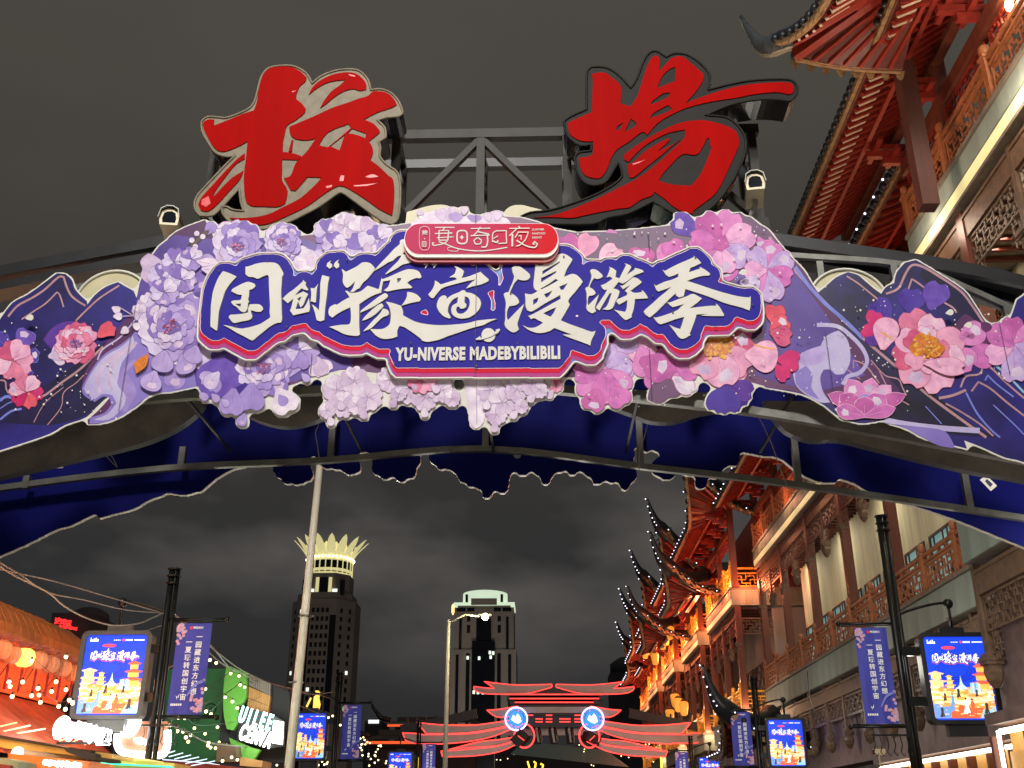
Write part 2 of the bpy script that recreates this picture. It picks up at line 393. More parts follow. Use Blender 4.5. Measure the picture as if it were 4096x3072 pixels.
glyph.append([K([(740,510),(790,480),(840,490),(840,515),(940,530),(1040,590),(1085,650),(1095,710),(1070,790),(1000,870),(900,930),(780,950),(690,930),(625,880),(605,800),(630,730),(700,690),(715,640),(715,590),(640,630),(580,700),(555,760),(548,830),(570,880),(598,935),(570,945),(480,910),(410,840),(370,760),(375,680),(415,600),(480,565),(525,580),(530,625),(600,570),(690,530)]),
              K([(830,580),(880,600),(910,650),(905,740),(860,820),(780,870),(710,860),(685,810),(700,760),(730,745),(750,780),(800,785),(850,755),(855,710),(820,675)])])
sat = [(1220 + 115 * math.cos(t * math.pi / 12), 1222 + 115 * math.sin(t * math.pi / 12)) for t in range(24)]
K = lambda pts: T(2000, 1000, 3.95, pts)
glyph.append([K([(190,300),(240,275),(320,285),(400,340),(465,400),(475,445),(440,490),(350,500),(285,480),(230,540),(185,630),(158,692),(240,740),(290,800),(300,850),(250,890),(150,905),(115,980),(108,1070),(125,1130),(220,1030),(300,950),(380,870),(340,990),(300,1100),(275,1190),(300,1270),(250,1310),(190,1315),(100,1250),(75,1180),(88,1100),(88,980),(95,850),(75,770),(60,715),(95,690),(135,690),(170,600),(215,490),(225,430),(200,370)])])
glyph.append([K([(560,240),(655,262),(760,200),(860,130),(960,80),(1050,95),(1140,160),(1130,200),(1050,330),(1010,450),(1120,400),(1200,410),(1260,460),(1305,520),(1280,560),(1180,690),(1100,780),(1075,830),(1100,880),(1060,960),(960,1130),(1100,1190),(1300,1260),(1440,1310),(1505,1295),(1490,1350),(1440,1450),(1425,1530),(1380,1505),(1200,1440),(1080,1395),(990,1355),(1140,1355),(1020,1310),(855,1250),(780,1300),(640,1330),(520,1310),(420,1260),(360,1205),(450,1245),(540,1245),(620,1210),(680,1165),(600,1125),(545,1095),(490,1110),(440,1050),(470,1055),(600,990),(780,890),(960,790),(950,730),(860,780),(700,870),(560,960),(490,990),(430,970),(405,900),(405,800),(395,705),(500,720),(600,665),(560,650),(530,580),(545,420),(558,300)]),
              K([(675,350),(940,200),(920,240),(665,410)]), K([(650,460),(700,440),(885,350),(870,390),(650,530)]), K([(640,630),(760,560),(880,475),(920,500),(780,580),(650,645)]), K([(935,600),(1070,540),(1000,650),(960,650)]), K([(525,805),(605,770),(590,840),(520,890)]), K([(695,720),(830,660),(770,750),(730,775)]), K([(680,1020),(780,970),(890,920),(850,1010),(795,1075)])])
K = lambda pts: T(2320, 1020, 5.53, pts)
glyph.append([K([(225,370),(260,345),(340,350),(420,400),(490,470),(495,510),(440,545),(370,558),(320,535),(270,590),(230,670),(205,740),(280,780),(335,850),(340,880),(290,915),(190,935),(170,1010),(165,1080),(180,1145),(270,1050),(350,970),(415,900),(380,1010),(345,1110),(325,1190),(350,1270),(300,1305),(250,1310),(160,1250),(138,1180),(150,1100),(145,970),(145,870),(115,765),(145,738),(180,738),(215,640),(255,500),(230,410)])])
glyph.append([K([(640,290),(720,320),(800,380),(790,440),(780,520),(870,545),(930,420),(1020,250),(980,210),(1060,235),(1140,290),(1100,350),(1030,465),(1130,400),(1210,345),(1200,315),(1300,335),(1390,370),(1400,405),(1330,430),(1200,480),(1100,560),(980,640),(930,660),(850,620),(800,690),(730,770),(820,790),(870,830),(850,920),(800,1020),(775,1060),(740,1160),(690,1220),(600,1240),(500,1225),(570,1180),(620,1100),(670,960),(700,870),(650,880),(600,960),(520,1090),(430,1250),(380,1220),(348,1185),(400,1110),(500,960),(560,870),(600,780),(545,805),(490,760),(460,700),(560,660),(715,555),(665,500),(585,525),(620,450),(655,350),(655,310)])])
glyph.append([K([(1170,520),(1260,540),(1360,620),(1340,650),(1220,740),(1110,820),(1200,865),(1370,845),(1360,805),(1400,830),(1450,890),(1495,965),(1470,985),(1210,1000),(1200,1100),(1180,1220),(1130,1385),(1155,1390),(1030,1460),(980,1450),(900,1380),(840,1310),(745,1235),(830,1255),(920,1270),(990,1285),(1030,1200),(1045,1020),(960,1070),(860,1125),(800,1055),(835,1005),(1030,920),(1045,870),(990,820),(1110,690),(1020,740),(950,785),(880,695),(940,710),(1050,620)])])
K = lambda pts: T(2550, 980, 3.77, pts)
glyph.append([K([(375,390),(410,410),(500,360),(600,310),(740,250),(850,200),(835,180),(900,225),(955,290),(880,330),(790,365),(770,430),(940,375),(935,350),(1010,390),(1090,450),(1075,480),(940,490),(740,560),(900,610),(1200,710),(1500,790),(1680,810),(1695,785),(1700,850),(1695,940),(1680,1005),(1560,960),(1480,940),(1300,890),(1200,850),(1050,790),(900,740),(715,680),(700,750),(690,790),(625,810),(580,780),(570,745),(480,830),(380,930),(280,1030),(210,1090),(180,1108),(120,1070),(90,1020),(120,985),(220,900),(330,800),(430,720),(505,650),(400,690),(310,720),(280,690),(245,605),(275,635),(400,575),(520,540),(610,500),(615,445),(540,480),(465,500),(420,460)])])
glyph.append([K([(825,755),(900,785),(965,825),(880,900),(780,970),(950,950),(1100,935),(1185,935),(1175,900),(1230,950),(1300,1070),(1290,1088),(1100,1088),(950,1080),(1060,1055),(885,1065),(850,1180),(780,1360),(800,1370),(690,1430),(620,1410),(570,1340),(475,1220),(560,1260),(640,1285),(670,1200),(700,1100),(560,1140),(420,1190),(340,1215),(290,1180),(235,1105),(290,1110),(450,1060),(590,1005),(650,950),(705,905),(620,930),(525,955),(480,920),(435,870),(480,885),(600,840),(720,800)])])
YT = YB - 0.075       # front of the raised title
GW = [[WP(smooth(lp, 3, 48), YT) for lp in g] for g in glyph]
SATW = WP(K5(sat), YT); RINGW = WP(K5([(1010,1300),(1090,1250),(1080,1275),(1130,1285),(1250,1240),(1350,1170),(1335,1150),(1400,1130),(1415,1150),(1380,1200),(1260,1265),(1120,1310),(1020,1315)]), YT)
G = Grid(-4.2, 4.2, 5.2, 9.6, 0.008)
m = G.empty()
for g in GW: G.draw(m, g)
pxm = PX(2148, 1222, YT).x - PX(2048, 1222, YT).x; pxm /= 100.0      # metres per photo pixel on the sign
blue = G.grow(m, 42 * pxm)
tb = G.empty(); G.draw(tb, [WP([(1585, 1330), (2268, 1330), (2268, 1420), (2235, 1462), (1590, 1462), (1572, 1420)], YT)])
blue |= G.grow(tb, 12 * pxm)
blue = G.shrink(G.grow(blue, 6 * pxm), 6 * pxm)
glow = G.grow(m, 4 * pxm)
pink = G.grow(blue, 3.5 * pxm)
red = G.shift(pink, 0, -17 * pxm) | G.shift(pink, 0, -9 * pxm) | pink
mag = red | G.shift(pink, 0, -34 * pxm) | G.shift(pink, 0, -26 * pxm)
closed = G.shrink(G.grow(mag, 22 * pxm), 18 * pxm)
plate = G.grow(closed, 3 * pxm)
m_titleblue = M('title_blue_vinyl', (40, 36, 158), 0.55, c2=(62, 54, 150), scale=.7, spec=.08)
m_red = M('title_red_vinyl', (214, 30, 62), 0.5, var=0.06, spec=.08)
m_mag = M('title_magenta_vinyl', (184, 74, 140), 0.5, var=0.06, spec=.08)
m_pink = M('title_pink_line', (250, 214, 226), 0.4, var=0.03)
m_dark = M('title_shadow_ink', (48, 50, 78), 0.5, var=0.05)
m_lb = M('title_sky_vinyl', (76, 118, 190), 0.4, var=0.3, scale=4)
m_cream = M('cream_acrylic', (232, 228, 214), 0.35, var=0.03)
m_steel = M('galvanised_steel', (118, 118, 112), 0.45, 0.7, var=0.25, scale=5, bump=0.1)
m_black = M('black_painted_steel', (27, 28, 31), 0.45, 0.0, var=0.3, scale=4, bump=0.15)
ts = thing('title_sign', 'raised blue calligraphy sign with seven white characters across the flower board', 'sign', (XC, YT, 0))
def OUT(mask, ma=0.0015): return [[(x - XC, z) for x, z in lp] for lp in G.outline(mask, ma)]
def lay(mask_or_loops, d): return mask_or_loops
MB().mat(m_cream).prism(OUT(plate), 0.0, 0.045, side=m_cream).build('backing_plate', ts)
for d, mk, mt, nm in ((0.003, closed, m_lb, 'printed_sky'), (0.006, mag, m_mag, 'magenta_band'), (0.009, red, m_red, 'red_band'), (0.012, pink, m_pink, 'pink_outline'), (0.015, blue, m_titleblue, 'blue_panel'), (0.018, glow, m_dark, 'dark_outline')):
    MB().mat(mt).flat(OUT(mk, 0.0006), -d).build(nm, ts)
# neon-flex rim around the plate
rim = MB().mat(m_cream)
for lp in OUT(plate):
    if abs(area2(lp)) > 0.3: rim.tube([(x, -0.006, z) for x, z in lp[::2]], 0.013, 6, closed=True)
rim.build('rim_tube', ts)
for g in GW: MB().mat(white_print).prism([[(x - XC, z) for x, z in lp] for lp in g], -0.030, -0.021, back=False).build('brush_stroke', ts)
MB().mat(white_print).prism([[(x - XC, z) for x, z in SATW]], -0.030, -0.021, back=False).build('planet_emblem', ts)
MB().mat(m_dark).flat([[(x - XC, z) for x, z in RINGW]], -0.0305).build('ring_shadow', ts).scale = (1, 1, 1)
MB().mat(white_print).prism([[(x - XC, z + 0.008) for x, z in RINGW]], -0.036, -0.031, back=False).build('planet_ring', ts)
pa = PX(1585, 1424, YT); pb = PX(2244, 1424, YT)
me = text_mesh('YU-NIVERSE MADEBYBILIBILI', 0.205, 0.004, 0.0105, space=1.1); xs = [v.co.x for v in me.vertices]
me.transform(Matrix.Scale((pb.x - pa.x) / (max(xs) - min(xs)), 4, (1, 0, 0))); me.materials.clear(); me.materials.append(white_print)
inst('printed_words', me, ts, ((pa.x + pb.x) / 2 - XC, -0.024, pa.z), (R(90), 0, 0))
# seam and rivets
MB().mat(m_dark).box((PX(1905, 1200, YT).x - XC - 0.003, -0.038, PX(1905, 1500, YT).z), (PX(1905, 1200, YT).x - XC + 0.003, -0.0365, PX(1905, 1050, YT).z)).build('seam', ts)
riv = MB().mat(m_steel).ball((0, 0, 0), 0.011, 6, 4).mesh('rivet')
for px_, py_ in ((1073,1050),(1645,1378),(1390,1045),(1577,1457),(1907,1470),(2043,1180),(2070,1380),(2255,1033),(2610,1190),(2690,1255),(2860,1315),(3010,1225),(2255,1460),(1150,1313),(880,1090),(950,1310),(2525,1067),(2780,1037)):
    p = PX(px_, py_, YT); inst('rivet', riv, ts, (p.x - XC, -0.04, p.z))
# -------- red pill sign above the title
YP = YT - 0.10
ps = thing('pill_sign', 'small red rounded sign reading summer fantasy night above the blue title', 'sign', (PX(1925, 960, YP).x, YP, PX(1925, 960, YP).z))
c0 = PX(1925, 960, YP)
K = lambda pts: [(x - c0.x, z - c0.z) for x, z in WP(T(1560, 780, 2.765, pts), YP)]
pill = []
for t in range(13): a = math.pi / 2 + math.pi * t / 12; pill.append((325 + 160 * math.cos(a), 487 - 166 * math.sin(a)))
for t in range(13): a = -math.pi / 2 + math.pi * t / 12; pill.append((1695 + 160 * math.cos(a), 487 - 166 * math.sin(a)))
PL = K(pill)
big = [(x * 1.012, z * 1.07) for x, z in PL]
gm_ = bpy.data.materials.new('pill_gradient_vinyl'); gm_.use_nodes = True; _n = gm_.node_tree; _b = _n.nodes['Principled BSDF']; _b.inputs['Roughness'].default_value = 0.5; _b.inputs['Specular IOR Level'].default_value = .08
_t = _n.nodes.new('ShaderNodeTexCoord'); _s = _n.nodes.new('ShaderNodeSeparateXYZ'); _n.links.new(_t.outputs['Object'], _s.inputs[0])
_m = _n.nodes.new('ShaderNodeMapRange'); _m.inputs['From Min'].default_value = 0.0; _m.inputs['From Max'].default_value = 0.75; _n.links.new(_s.outputs['X'], _m.inputs['Value'])
_r = _n.nodes.new('ShaderNodeValToRGB'); _r.color_ramp.elements[0].color = rgb(196, 58, 98); _r.color_ramp.elements[1].color = rgb(212, 22, 34)
_n.links.new(_m.outputs[0], _r.inputs[0]); _n.links.new(_r.outputs[0], _b.inputs['Base Color'])
MB().mat(m_cream).prism([[(x, z - 0.03) for x, z in big]], 0.0, 0.09, side=m_cream).build('backing_plate', ps)
MB().mat(m_pink).flat([[(x * 1.008, z * 1.03) for x, z in PL]], -0.003).build('pink_outline', ps)
MB().mat(gm_).flat([PL], -0.006).build('red_face', ps)
m_redline = M('red_rim', (176, 56, 60), 0.4)
MB().mat(m_redline).prism([[(x * 1.006, z - 0.075) for x, z in big]], 0.03, 0.10).build('red_rim', ps)
def stroke(pts, w):      # flat ribbon along a polyline, in px of the crop
    q = smooth(pts, 4, 70, closed=False); Lf = []; Rt = []
    for i, p in enumerate(q):
        a = q[max(0, i - 1)]; b_ = q[min(len(q) - 1, i + 1)]; dx, dy = b_[0] - a[0], b_[1] - a[1]; l = math.hypot(dx, dy) or 1
        Lf.append((p[0] - dy / l * w / 2, p[1] + dx / l * w / 2)); Rt.append((p[0] + dy / l * w / 2, p[1] - dx / l * w / 2))
    return Lf + Rt[::-1]
STK = [([(497,362),(715,362)],11),([(605,366),(585,392)],12),([(545,395),(540,505)],14),([(650,395),(640,505)],14),([(497,432),(690,425)],12),([(520,478),(705,468)],10),([(548,398),(648,398)],10),([(545,505),(640,505),(600,540),(520,560),(480,560),(470,535),(490,535)],12),([(540,520),(620,550),(720,590),(850,615),(1000,625),(1150,610),(1298,585)],12),([(680,578),(640,590),(650,620),(740,628),(755,605),(700,582)],6),
 ([(800,398),(752,412),(742,470),(752,530),(800,545),(845,530),(855,470),(845,412),(800,398)],16),([(893,378),(1110,374)],11),([(1000,360),(960,420),(915,460)],12),([(960,410),(1095,440)],14),([(893,458),(1105,450)],12),([(970,478),(928,510),(945,550),(1000,545),(1012,505),(970,478)],12),([(1078,455),(1080,530),(1060,580),(1010,580)],15),
 ([(1195,400),(1140,430),(1135,525)],12),([(1195,460),(1145,490)],10),([(1140,520),(1185,535),(1195,510)],16),([(1195,405),(1285,402),(1290,540),(1200,545)],12),([(1320,378),(1545,376)],11),([(1420,355),(1440,372)],14),([(1400,385),(1320,460)],13),([(1355,440),(1352,578)],20),([(1420,420),(1385,480)],12),([(1415,420),(1530,420),(1500,500),(1440,560),(1395,575)],12),([(1420,465),(1450,455),(1450,505)],10),([(1400,510),(1500,570),(1600,590),(1630,550),(1600,525),(1580,550),(1605,555)],14),
 ([(385,355),(345,368),(328,410),(328,560),(350,610),(385,620),(425,610),(440,560),(440,410),(425,368),(385,355)],5),([(358,525),(402,525),(402,580),(358,580),(358,525)],6),([(365,540),(395,540)],5),([(365,553),(395,553)],5),([(375,553),(370,575)],5),([(387,553),(392,575)],5)]
tb_ = MB().mat(white_print)
for i, (p, w) in enumerate(STK): tb_.flat([K(stroke(p, w))], -0.009 - 0.0004 * i)
tb_.flat([K([(795,445),(805,462),(820,472),(805,482),(795,500),(785,482),(770,472),(785,462)])], -0.009)
tb_.flat([K([(383,478),(390,488),(383,498),(376,488)])], -0.009)
tb_.build('pill_lettering', ps)
def at(px_, py_, Y, o): p = PX(px_, py_, Y); return (p.x - o.x, p.y - o.y, p.z - o.z)
s_ = K([(350,460),(420,460)]); put_text('pill_lettering', '豫', 0.068, white_print, ps, (K([(386,427)])[0][0], -0.009, K([(386,427)])[0][1]), 0.002, 0.001)
for i, w_ in enumerate(('SUMMER', 'FANTASY', 'NIGHT')):
    q = K([(1572, 389 + 44 * i)])[0]; put_text('pill_lettering', w_, 0.036, white_print, ps, (q[0], -0.009, q[1]), 0.002, 0.0008, align='LEFT')
# -------- printed flower board
PAL = {}
def pal(name, *cols):
    PAL[name] = [M('print_%s_%d' % (name, i), tuple(min(255, int(v * 1.04 + 8)) for v in c), 0.5, c2=(int(c[0] * .90), int(c[1] * .85), int(c[2] * .94)), scale=4 + i, spec=0.15) for i, c in enumerate(cols)]
pal('lilac', (186, 168, 216), (166, 146, 206), (212, 200, 228), (140, 118, 190), (224, 214, 230))
pal('deep', (84, 66, 158), (66, 48, 138), (110, 84, 176), (96, 60, 150))
pal('pale', (220, 204, 222), (226, 212, 226), (208, 188, 212), (230, 222, 230))
pal('pink', (222, 140, 196), (200, 104, 170), (236, 178, 214), (212, 120, 186), (200, 176, 222))
pal('rose', (236, 168, 194), (226, 130, 160), (244, 196, 214), (214, 96, 132), (240, 182, 206))
pal('crim', (216, 60, 120), (232, 96, 110), (200, 44, 100))
ink = {'lilac': M('ink_violet', (112, 90, 164), 0.5), 'pale': M('ink_mauve', (176, 150, 186), 0.5), 'pink': M('ink_plum', (168, 84, 146), 0.5), 'rose': M('ink_wine', (186, 84, 116), 0.5), 'deep': M('ink_indigo', (54, 40, 110), 0.5), 'crim': M('ink_wine2', (130, 30, 60), 0.5)}
m_gold = M('print_gold', (238, 170, 60), 0.4, var=0.25, scale=12); m_gold2 = M('print_amber', (214, 122, 40), 0.4, var=0.3, scale=14)
m_sten = M('print_stamen', (132, 56, 96), 0.45, var=0.3, scale=10); m_sten2 = M('print_stamen_pink', (220, 120, 160), 0.45)
m_navy = M('print_night_navy', (56, 46, 150), 0.42, c2=(24, 20, 48), scale=0.9)
m_nvy2 = M('print_night_dark', (40, 32, 84), 0.42, c2=(20, 16, 32), scale=1.3)
m_plum = M('print_plum', (108, 52, 104), 0.42, c2=(70, 36, 84), scale=1.2)
m_violet = M('print_violet', (104, 78, 168), 0.42, c2=(70, 46, 130), scale=1.4)
m_line = M('print_bronze_line', (186, 140, 148), 0.45, var=0.2, scale=6)
m_line2 = M('print_blue_line', (120, 128, 214), 0.45, var=0.2, scale=4)
m_swirl = M('print_swirl', (208, 200, 232), 0.42, c2=(176, 160, 214), scale=1.6)
m_swirl2 = M('print_swirl_shade', (150, 132, 206), 0.42, c2=(126, 108, 190), scale=1.6)
fb = thing('flower_board', 'cut-out board printed with lilac and pink flowers and dark blue mountains over the street', 'sign board', (XC, YB, 0))
SIL = []             # outlines that make up the white-rimmed silhouette
RND = random.Random(11)
ART_N = [0]
class Art:
    def __init__(s, base=0.0): ART_N[0] += 1; s.mb = MB(); s.y = -base * 0.22 - ART_N[0] * 0.0000137; s.step = 0.00022
    def shape(s, pts, mt, sil=True, n=3, corner=50):
        lp = WP(smooth(pts, n, corner) if n > 1 else pts, YB)
        s.y -= s.step
        s.mb.mat(mt).flat([[(x - XC, z) for x, z in lp]], s.y)
        if sil: SIL.append(lp)
        return s
    def line(s, pts, w, mt): return s.shape(stroke(pts, w), mt, sil=False, n=1)
    def dot(s, x, y, r, mt, sil=False): return s.shape([(x + r * math.cos(t * math.pi / 5), y + r * math.sin(t * math.pi / 5)) for t in range(10)], mt, sil, n=1)
    def petal(s, cx, cy, a, ln, w, mt, im, ragged=0.0, sil=True, notch=0.1, lw=1.5):
        prof = [(0.0, 0.16), (0.18, 0.45), (0.42, 0.86), (0.66, 1.0), (0.86, 0.80), (0.97, 0.42)]
        pts = [(t * ln, -k * w / 2 * (1 + ragged * RND.uniform(-.16, .16))) for t, k in prof] + [(ln * (1 - notch), 0)] + [(t * ln * (1 + ragged * RND.uniform(-.05, .05)), k * w / 2 * (1 + ragged * RND.uniform(-.16, .16))) for t, k in prof[::-1]]
        ca, sa = math.cos(a), math.sin(a)
        def tr(q, g): return [(cx + (x * ca - y * sa), cy + (x * sa + y * ca)) for x, y in [(x + (g if x > ln * .3 else -g), y + (g if y > 0 else -g)) for x, y in q]]
        if im: s.shape(tr(pts, lw), im, sil)
        s.shape(tr(pts, 0), mt, sil and not im)
        if im and ln > 50 and ragged >= 0:        # printed veins and a paler patch near the petal tip
            for k in (0,): s.line(tr([(ln * .12, 0), (ln * .45, k * w * .6), (ln * .74, k * w)], 0), 1.1, im)
            s.shape(tr([(ln * .55, -w * .2), (ln * .75, -w * .32), (ln * .86, -w * .1), (ln * .8, w * .16), (ln * .62, w * .1)], 0), PAL['pale'][RND.choice((0, 1, 2))] if RND.random() < .35 else mt, False)
        return s
    def peony(s, cx, cy, r, p, rot=0.0, sil=True, core='plum', squash=1.0):
        P = PAL[p]; I = ink[p]
        for i in range(8): s.petal(cx, cy, rot + i * math.pi / 4 + RND.uniform(-.12, .12), r * RND.uniform(.92, 1.1), r * .84, P[(i * 2 + 1) % len(P)], I, 1.0, sil)
        for i in range(7): s.petal(cx, cy, rot + .4 + i * 2 * math.pi / 7 + RND.uniform(-.15, .15), r * RND.uniform(.66, .78), r * .62, P[(i + 0) % len(P)], I, 1.0, False)
        for i in range(6): s.petal(cx, cy, rot + .1 + i * math.pi / 3, r * RND.uniform(.4, .5), r * .42, P[(i * 2) % len(P)], I, 1.0, False)
        return s.core(cx, cy, r * .26, core)
    def core(s, cx, cy, r, core):
        c1, c2_ = (m_gold2, m_gold) if core == 'gold' else (ink['lilac'], m_sten)
        q = [(cx + r * (1 + RND.uniform(-.2, .2)) * math.cos(t * math.pi / 7), cy + r * .8 * (1 + RND.uniform(-.2, .2)) * math.sin(t * math.pi / 7)) for t in range(14)]
        s.shape(q, c1, False)
        for i in range(16):
            a = RND.uniform(0, 6.28); d = r * RND.uniform(.2, 1.15); x = cx + d * math.cos(a); y = cy + d * .8 * math.sin(a)
            s.line([(cx + d * .4 * math.cos(a), cy + d * .3 * math.sin(a)), (x, y)], 2.5, c2_ if i % 3 else m_sten2)
            s.dot(x, y, r * RND.uniform(.09, .16), c2_ if core == 'gold' or i % 2 else m_sten2)
        return s
    def blossom(s, cx, cy, r, p, rot=0.0, sil=True, n=5):
        P = PAL[p]; I = ink[p]
        for i in range(n): s.petal(cx, cy, rot + i * 2 * math.pi / n, r * RND.uniform(.92, 1.06), r * 1.05, P[i % len(P)], I, .5, sil, notch=.16, lw=1.1)
        for i in range(n): s.line([(cx, cy), (cx + r * .45 * math.cos(rot + .3 + i * 2 * math.pi / n), cy + r * .45 * math.sin(rot + .3 + i * 2 * math.pi / n))], 2, I)
        s.dot(cx, cy, r * .08, I)
        return s
    def bud(s, cx, cy, r, a, p, sil=True):
        P = PAL[p]; I = ink[p]
        s.petal(cx, cy, a - .5, r * 1.2, r * .9, P[1], I, .4, sil); s.petal(cx, cy, a + .5, r * 1.2, r * .9, P[0], I, .4, sil)
        return s.petal(cx - r * .2 * math.cos(a), cy - r * .2 * math.sin(a), a, r * 1.3, r, P[2], I, .2, sil, notch=0)
    def done(s, nm, label=None):
        o = s.mb.build(nm, fb)
        if label: o['label'] = label
        return o
LQ = lambda pts: T(0, 800, 1.8436, pts)
C1 = lambda pts: T(750, 950, 1.843, pts)
C2 = lambda pts: T(1900, 950, 1.843, pts)
RQ = lambda pts: T(2996, 850, 1.8436, pts)
# mountains on the left
a = Art(0.0)
a.shape([(-1000,1560),(-700,1380),(-420,1330),(-300,1180),(-180,1120),(-80,1180),(0,1277)] + LQ([(90,760),(200,700),(300,630),(420,540),(480,545),(530,590),(550,650),(590,700),(640,745),(645,770),(700,700),(780,640),(870,605),(930,640),(985,670),(1060,860),(1100,1100),(1000,1300),(760,1480),(640,1600),(480,1659)]) + [(200,1735),(100,1770),(0,1802),(-200,1870),(-420,1960),(-1000,2200)], m_navy, corner=30)
a.shape(LQ([(-20,1290),(60,1370),(200,1430),(330,1370),(600,1180),(760,1060),(1000,900),(1060,1000),(900,1300),(700,1540),(480,1640),(300,1659),(0,1640)]), m_nvy2, False)
for p, w, mt in (([(60,860),(130,780),(240,720),(330,660),(430,570),(470,570),(500,660),(540,720),(630,780)], 15, m_line), ([(160,880),(250,820),(340,760),(420,680),(440,700),(470,790)], 11, m_line), ([(560,890),(650,800),(740,720),(880,630)], 12, m_line), ([(200,1500),(330,1440),(450,1350),(600,1240),(760,1080)], 16, m_line), ([(350,1659),(450,1530),(470,1420),(560,1350),(620,1290)], 7, m_line), ([(250,1640),(330,1500),(470,1380)], 6, m_line), ([(0,1330),(40,1340),(60,1420),(190,1510)], 12, m_line), ([(0,1480),(60,1450),(190,1500)], 22, m_line2), ([(0,1620),(80,1560),(160,1540)], 16, m_line2), ([(0,1540),(60,1500),(120,1480)],8, m_line2)):
    a.line(LQ(p), w / 1.84, mt)
a.done('printed_mountain', 'dark blue printed mountains at the left end')
# base behind the flowers
a = Art(0.004)
a.shape([(640,1010),(700,930),(820,880)] + [(860,960),(1100,950),(1350,930),(1600,900),(1800,870),(2080,870),(2300,930),(2700,900),(2960,860),(3040,900),(3072,918),(3110,965),(3155,1018),(3213,1078),(3246,1132),(3272,1170),(3450,1400),(3600,1560),(3500,1690),(3240,1585),(3150,1560),(3070,1548),(2800,1480),(2500,1500),(2250,1510),(1600,1500),(1350,1480),(1100,1560),(900,1560),(800,1545),(680,1565),(600,1580),(540,1630),(420,1690),(352,1697),(350,1680),(395,1640),(440,1590),(420,1570),(360,1590),(325,1560),(340,1490),(400,1400),(560,1200)], m_plum, corner=40)
a.shape(T(0,0,1,[(640,1010),(700,940),(900,960),(1150,950),(1300,1000),(1500,1250),(1400,1470),(1100,1540),(850,1540),(640,1550),(560,1300)]), m_violet, False)
a.shape([(545,1200),(610,1020),(700,950),(860,960),(880,1520),(700,1530),(570,1430)], m_violet)
a.shape([(2940,1010),(3120,1000),(3190,1110),(3215,1300),(3000,1320),(2940,1150)], m_violet)
a.shape(T(0,0,1,[(3000,1000),(3150,1060),(3330,1300),(3460,1500),(3300,1560),(3150,1540),(3020,1500),(3060,1300)]), m_violet, False)
a.done('printed_backdrop')
# left swirl
a = Art(0.006)
a.shape(LQ([(1100,860),(1010,960),(900,1060),(780,1130),(690,1230),(610,1370),(620,1440),(700,1490),(760,1450),(810,1460),(820,1510),(770,1570),(665,1605),(660,1650),(780,1640),(920,1580),(1110,1440),(1260,1415),(1450,1375),(1400,1200),(1200,1000)]), m_swirl2)
a.shape(LQ([(980,1000),(900,1080),(780,1150),(700,1240),(625,1370),(640,1430),(700,1470),(760,1430),(830,1440),(860,1500),(790,1580),(690,1620),(800,1620),(900,1540),(960,1420),(870,1330),(900,1200),(1000,1080)]), m_swirl, False)
for p, w in (([(980,1090),(850,1150),(760,1230),(720,1330),(740,1420)], 26), ([(1010,1050),(900,1130),(830,1230),(800,1330),(830,1400)], 22), ([(1000,1180),(920,1260),(880,1350),(930,1420),(960,1500)], 30)):
    a.line(LQ(p), w / 1.84, PAL['pale'][2] if w != 30 else PAL['lilac'][1])
a.shape(LQ([(870,1330),(940,1290),(990,1360),(1005,1440),(960,1510),(930,1560),(900,1560),(930,1440)]), PAL['lilac'][1], False)
a.line(LQ([(1000,880),(890,1010),(760,1100),(720,1180)]), 6, m_swirl)
a.done('printed_swirl', 'pale lavender printed swirl left of the blue title')
# loose petals filling the gaps between the blooms
def filler(regions, pals, base, seed, n_each):
    a = Art(base); a.step = 0.00004; r = random.Random(seed)
    for x0, y0, x1, y1, n in regions:
        for _ in range(n):
            p = r.choice(pals); a.petal(r.uniform(x0, x1), r.uniform(y0, y1), r.uniform(0, 6.28), r.uniform(100, 150), r.uniform(84, 120), PAL[p][r.randrange(len(PAL[p]))], ink.get(p), .3, False)
    a.done('printed_petal_layer')['kind'] = 'stuff'
filler(((660,1050,840,1120,4),(650,1170,780,1260,5),(680,1420,800,1480,4),(860,1010,1280,1040,7),(930,1420,1280,1470,7)), ('lilac','lilac','lilac','pale'), .008, 21, 0)
filler(((2340,1030,2760,1050,8),(2800,980,2960,1080,5),(2980,1050,3060,1150,3),(2300,1400,2700,1440,8),(2660,1400,2960,1450,5)), ('pink','pink','rose','pink'), .012, 22, 0)
# left flowers
a = Art(0.012)
a.petal(40,1400,-2.4,90,70,PAL['deep'][0],m_line2,1); a.petal(80,1400,-1.2,90,80,PAL['deep'][2],m_line2,1); a.petal(90,1420,0.1,70,60,PAL['deep'][0],m_line2,1); a.petal(70,1450,1.0,80,70,PAL['deep'][0],m_line2,1)
a.blossom(52,1440,82,'rose',.3); a.done('printed_flower')
a = Art(0.012); a.shape(LQ([(320,1030),(370,960),(440,910),(540,895),(600,930),(560,1000),(470,1060),(440,1130),(380,1100)]), PAL['deep'][3])
a.bud(205,1425,52,-.2,'pale'); a.peony(305,1378,88,'rose',.2,core='plum'); a.petal(395,1350,-.6,80,60,PAL['crim'][1],ink['rose'],1); a.done('printed_flower')
a = Art(0.012)
for i in range(6): a.petal(105,1565,i*1.05+.2,72,60,(PAL['crim']+PAL['rose'])[i],ink['crim'],1)
a.done('printed_flower')
a = Art(0.020)
for x, y, r_ in ((600,1215,48),(560,1250,34),(650,1290,40)): a.blossom(x, y, r_, 'pale', RND.uniform(0,1))
for x, y, an in ((465,1232,.5),(470,1268,0),(500,1335,-.6),(545,1300,.4)): a.petal(x-14, y, an, 34, 30, PAL['pale'][3], ink['pale'], .2, True, 0)
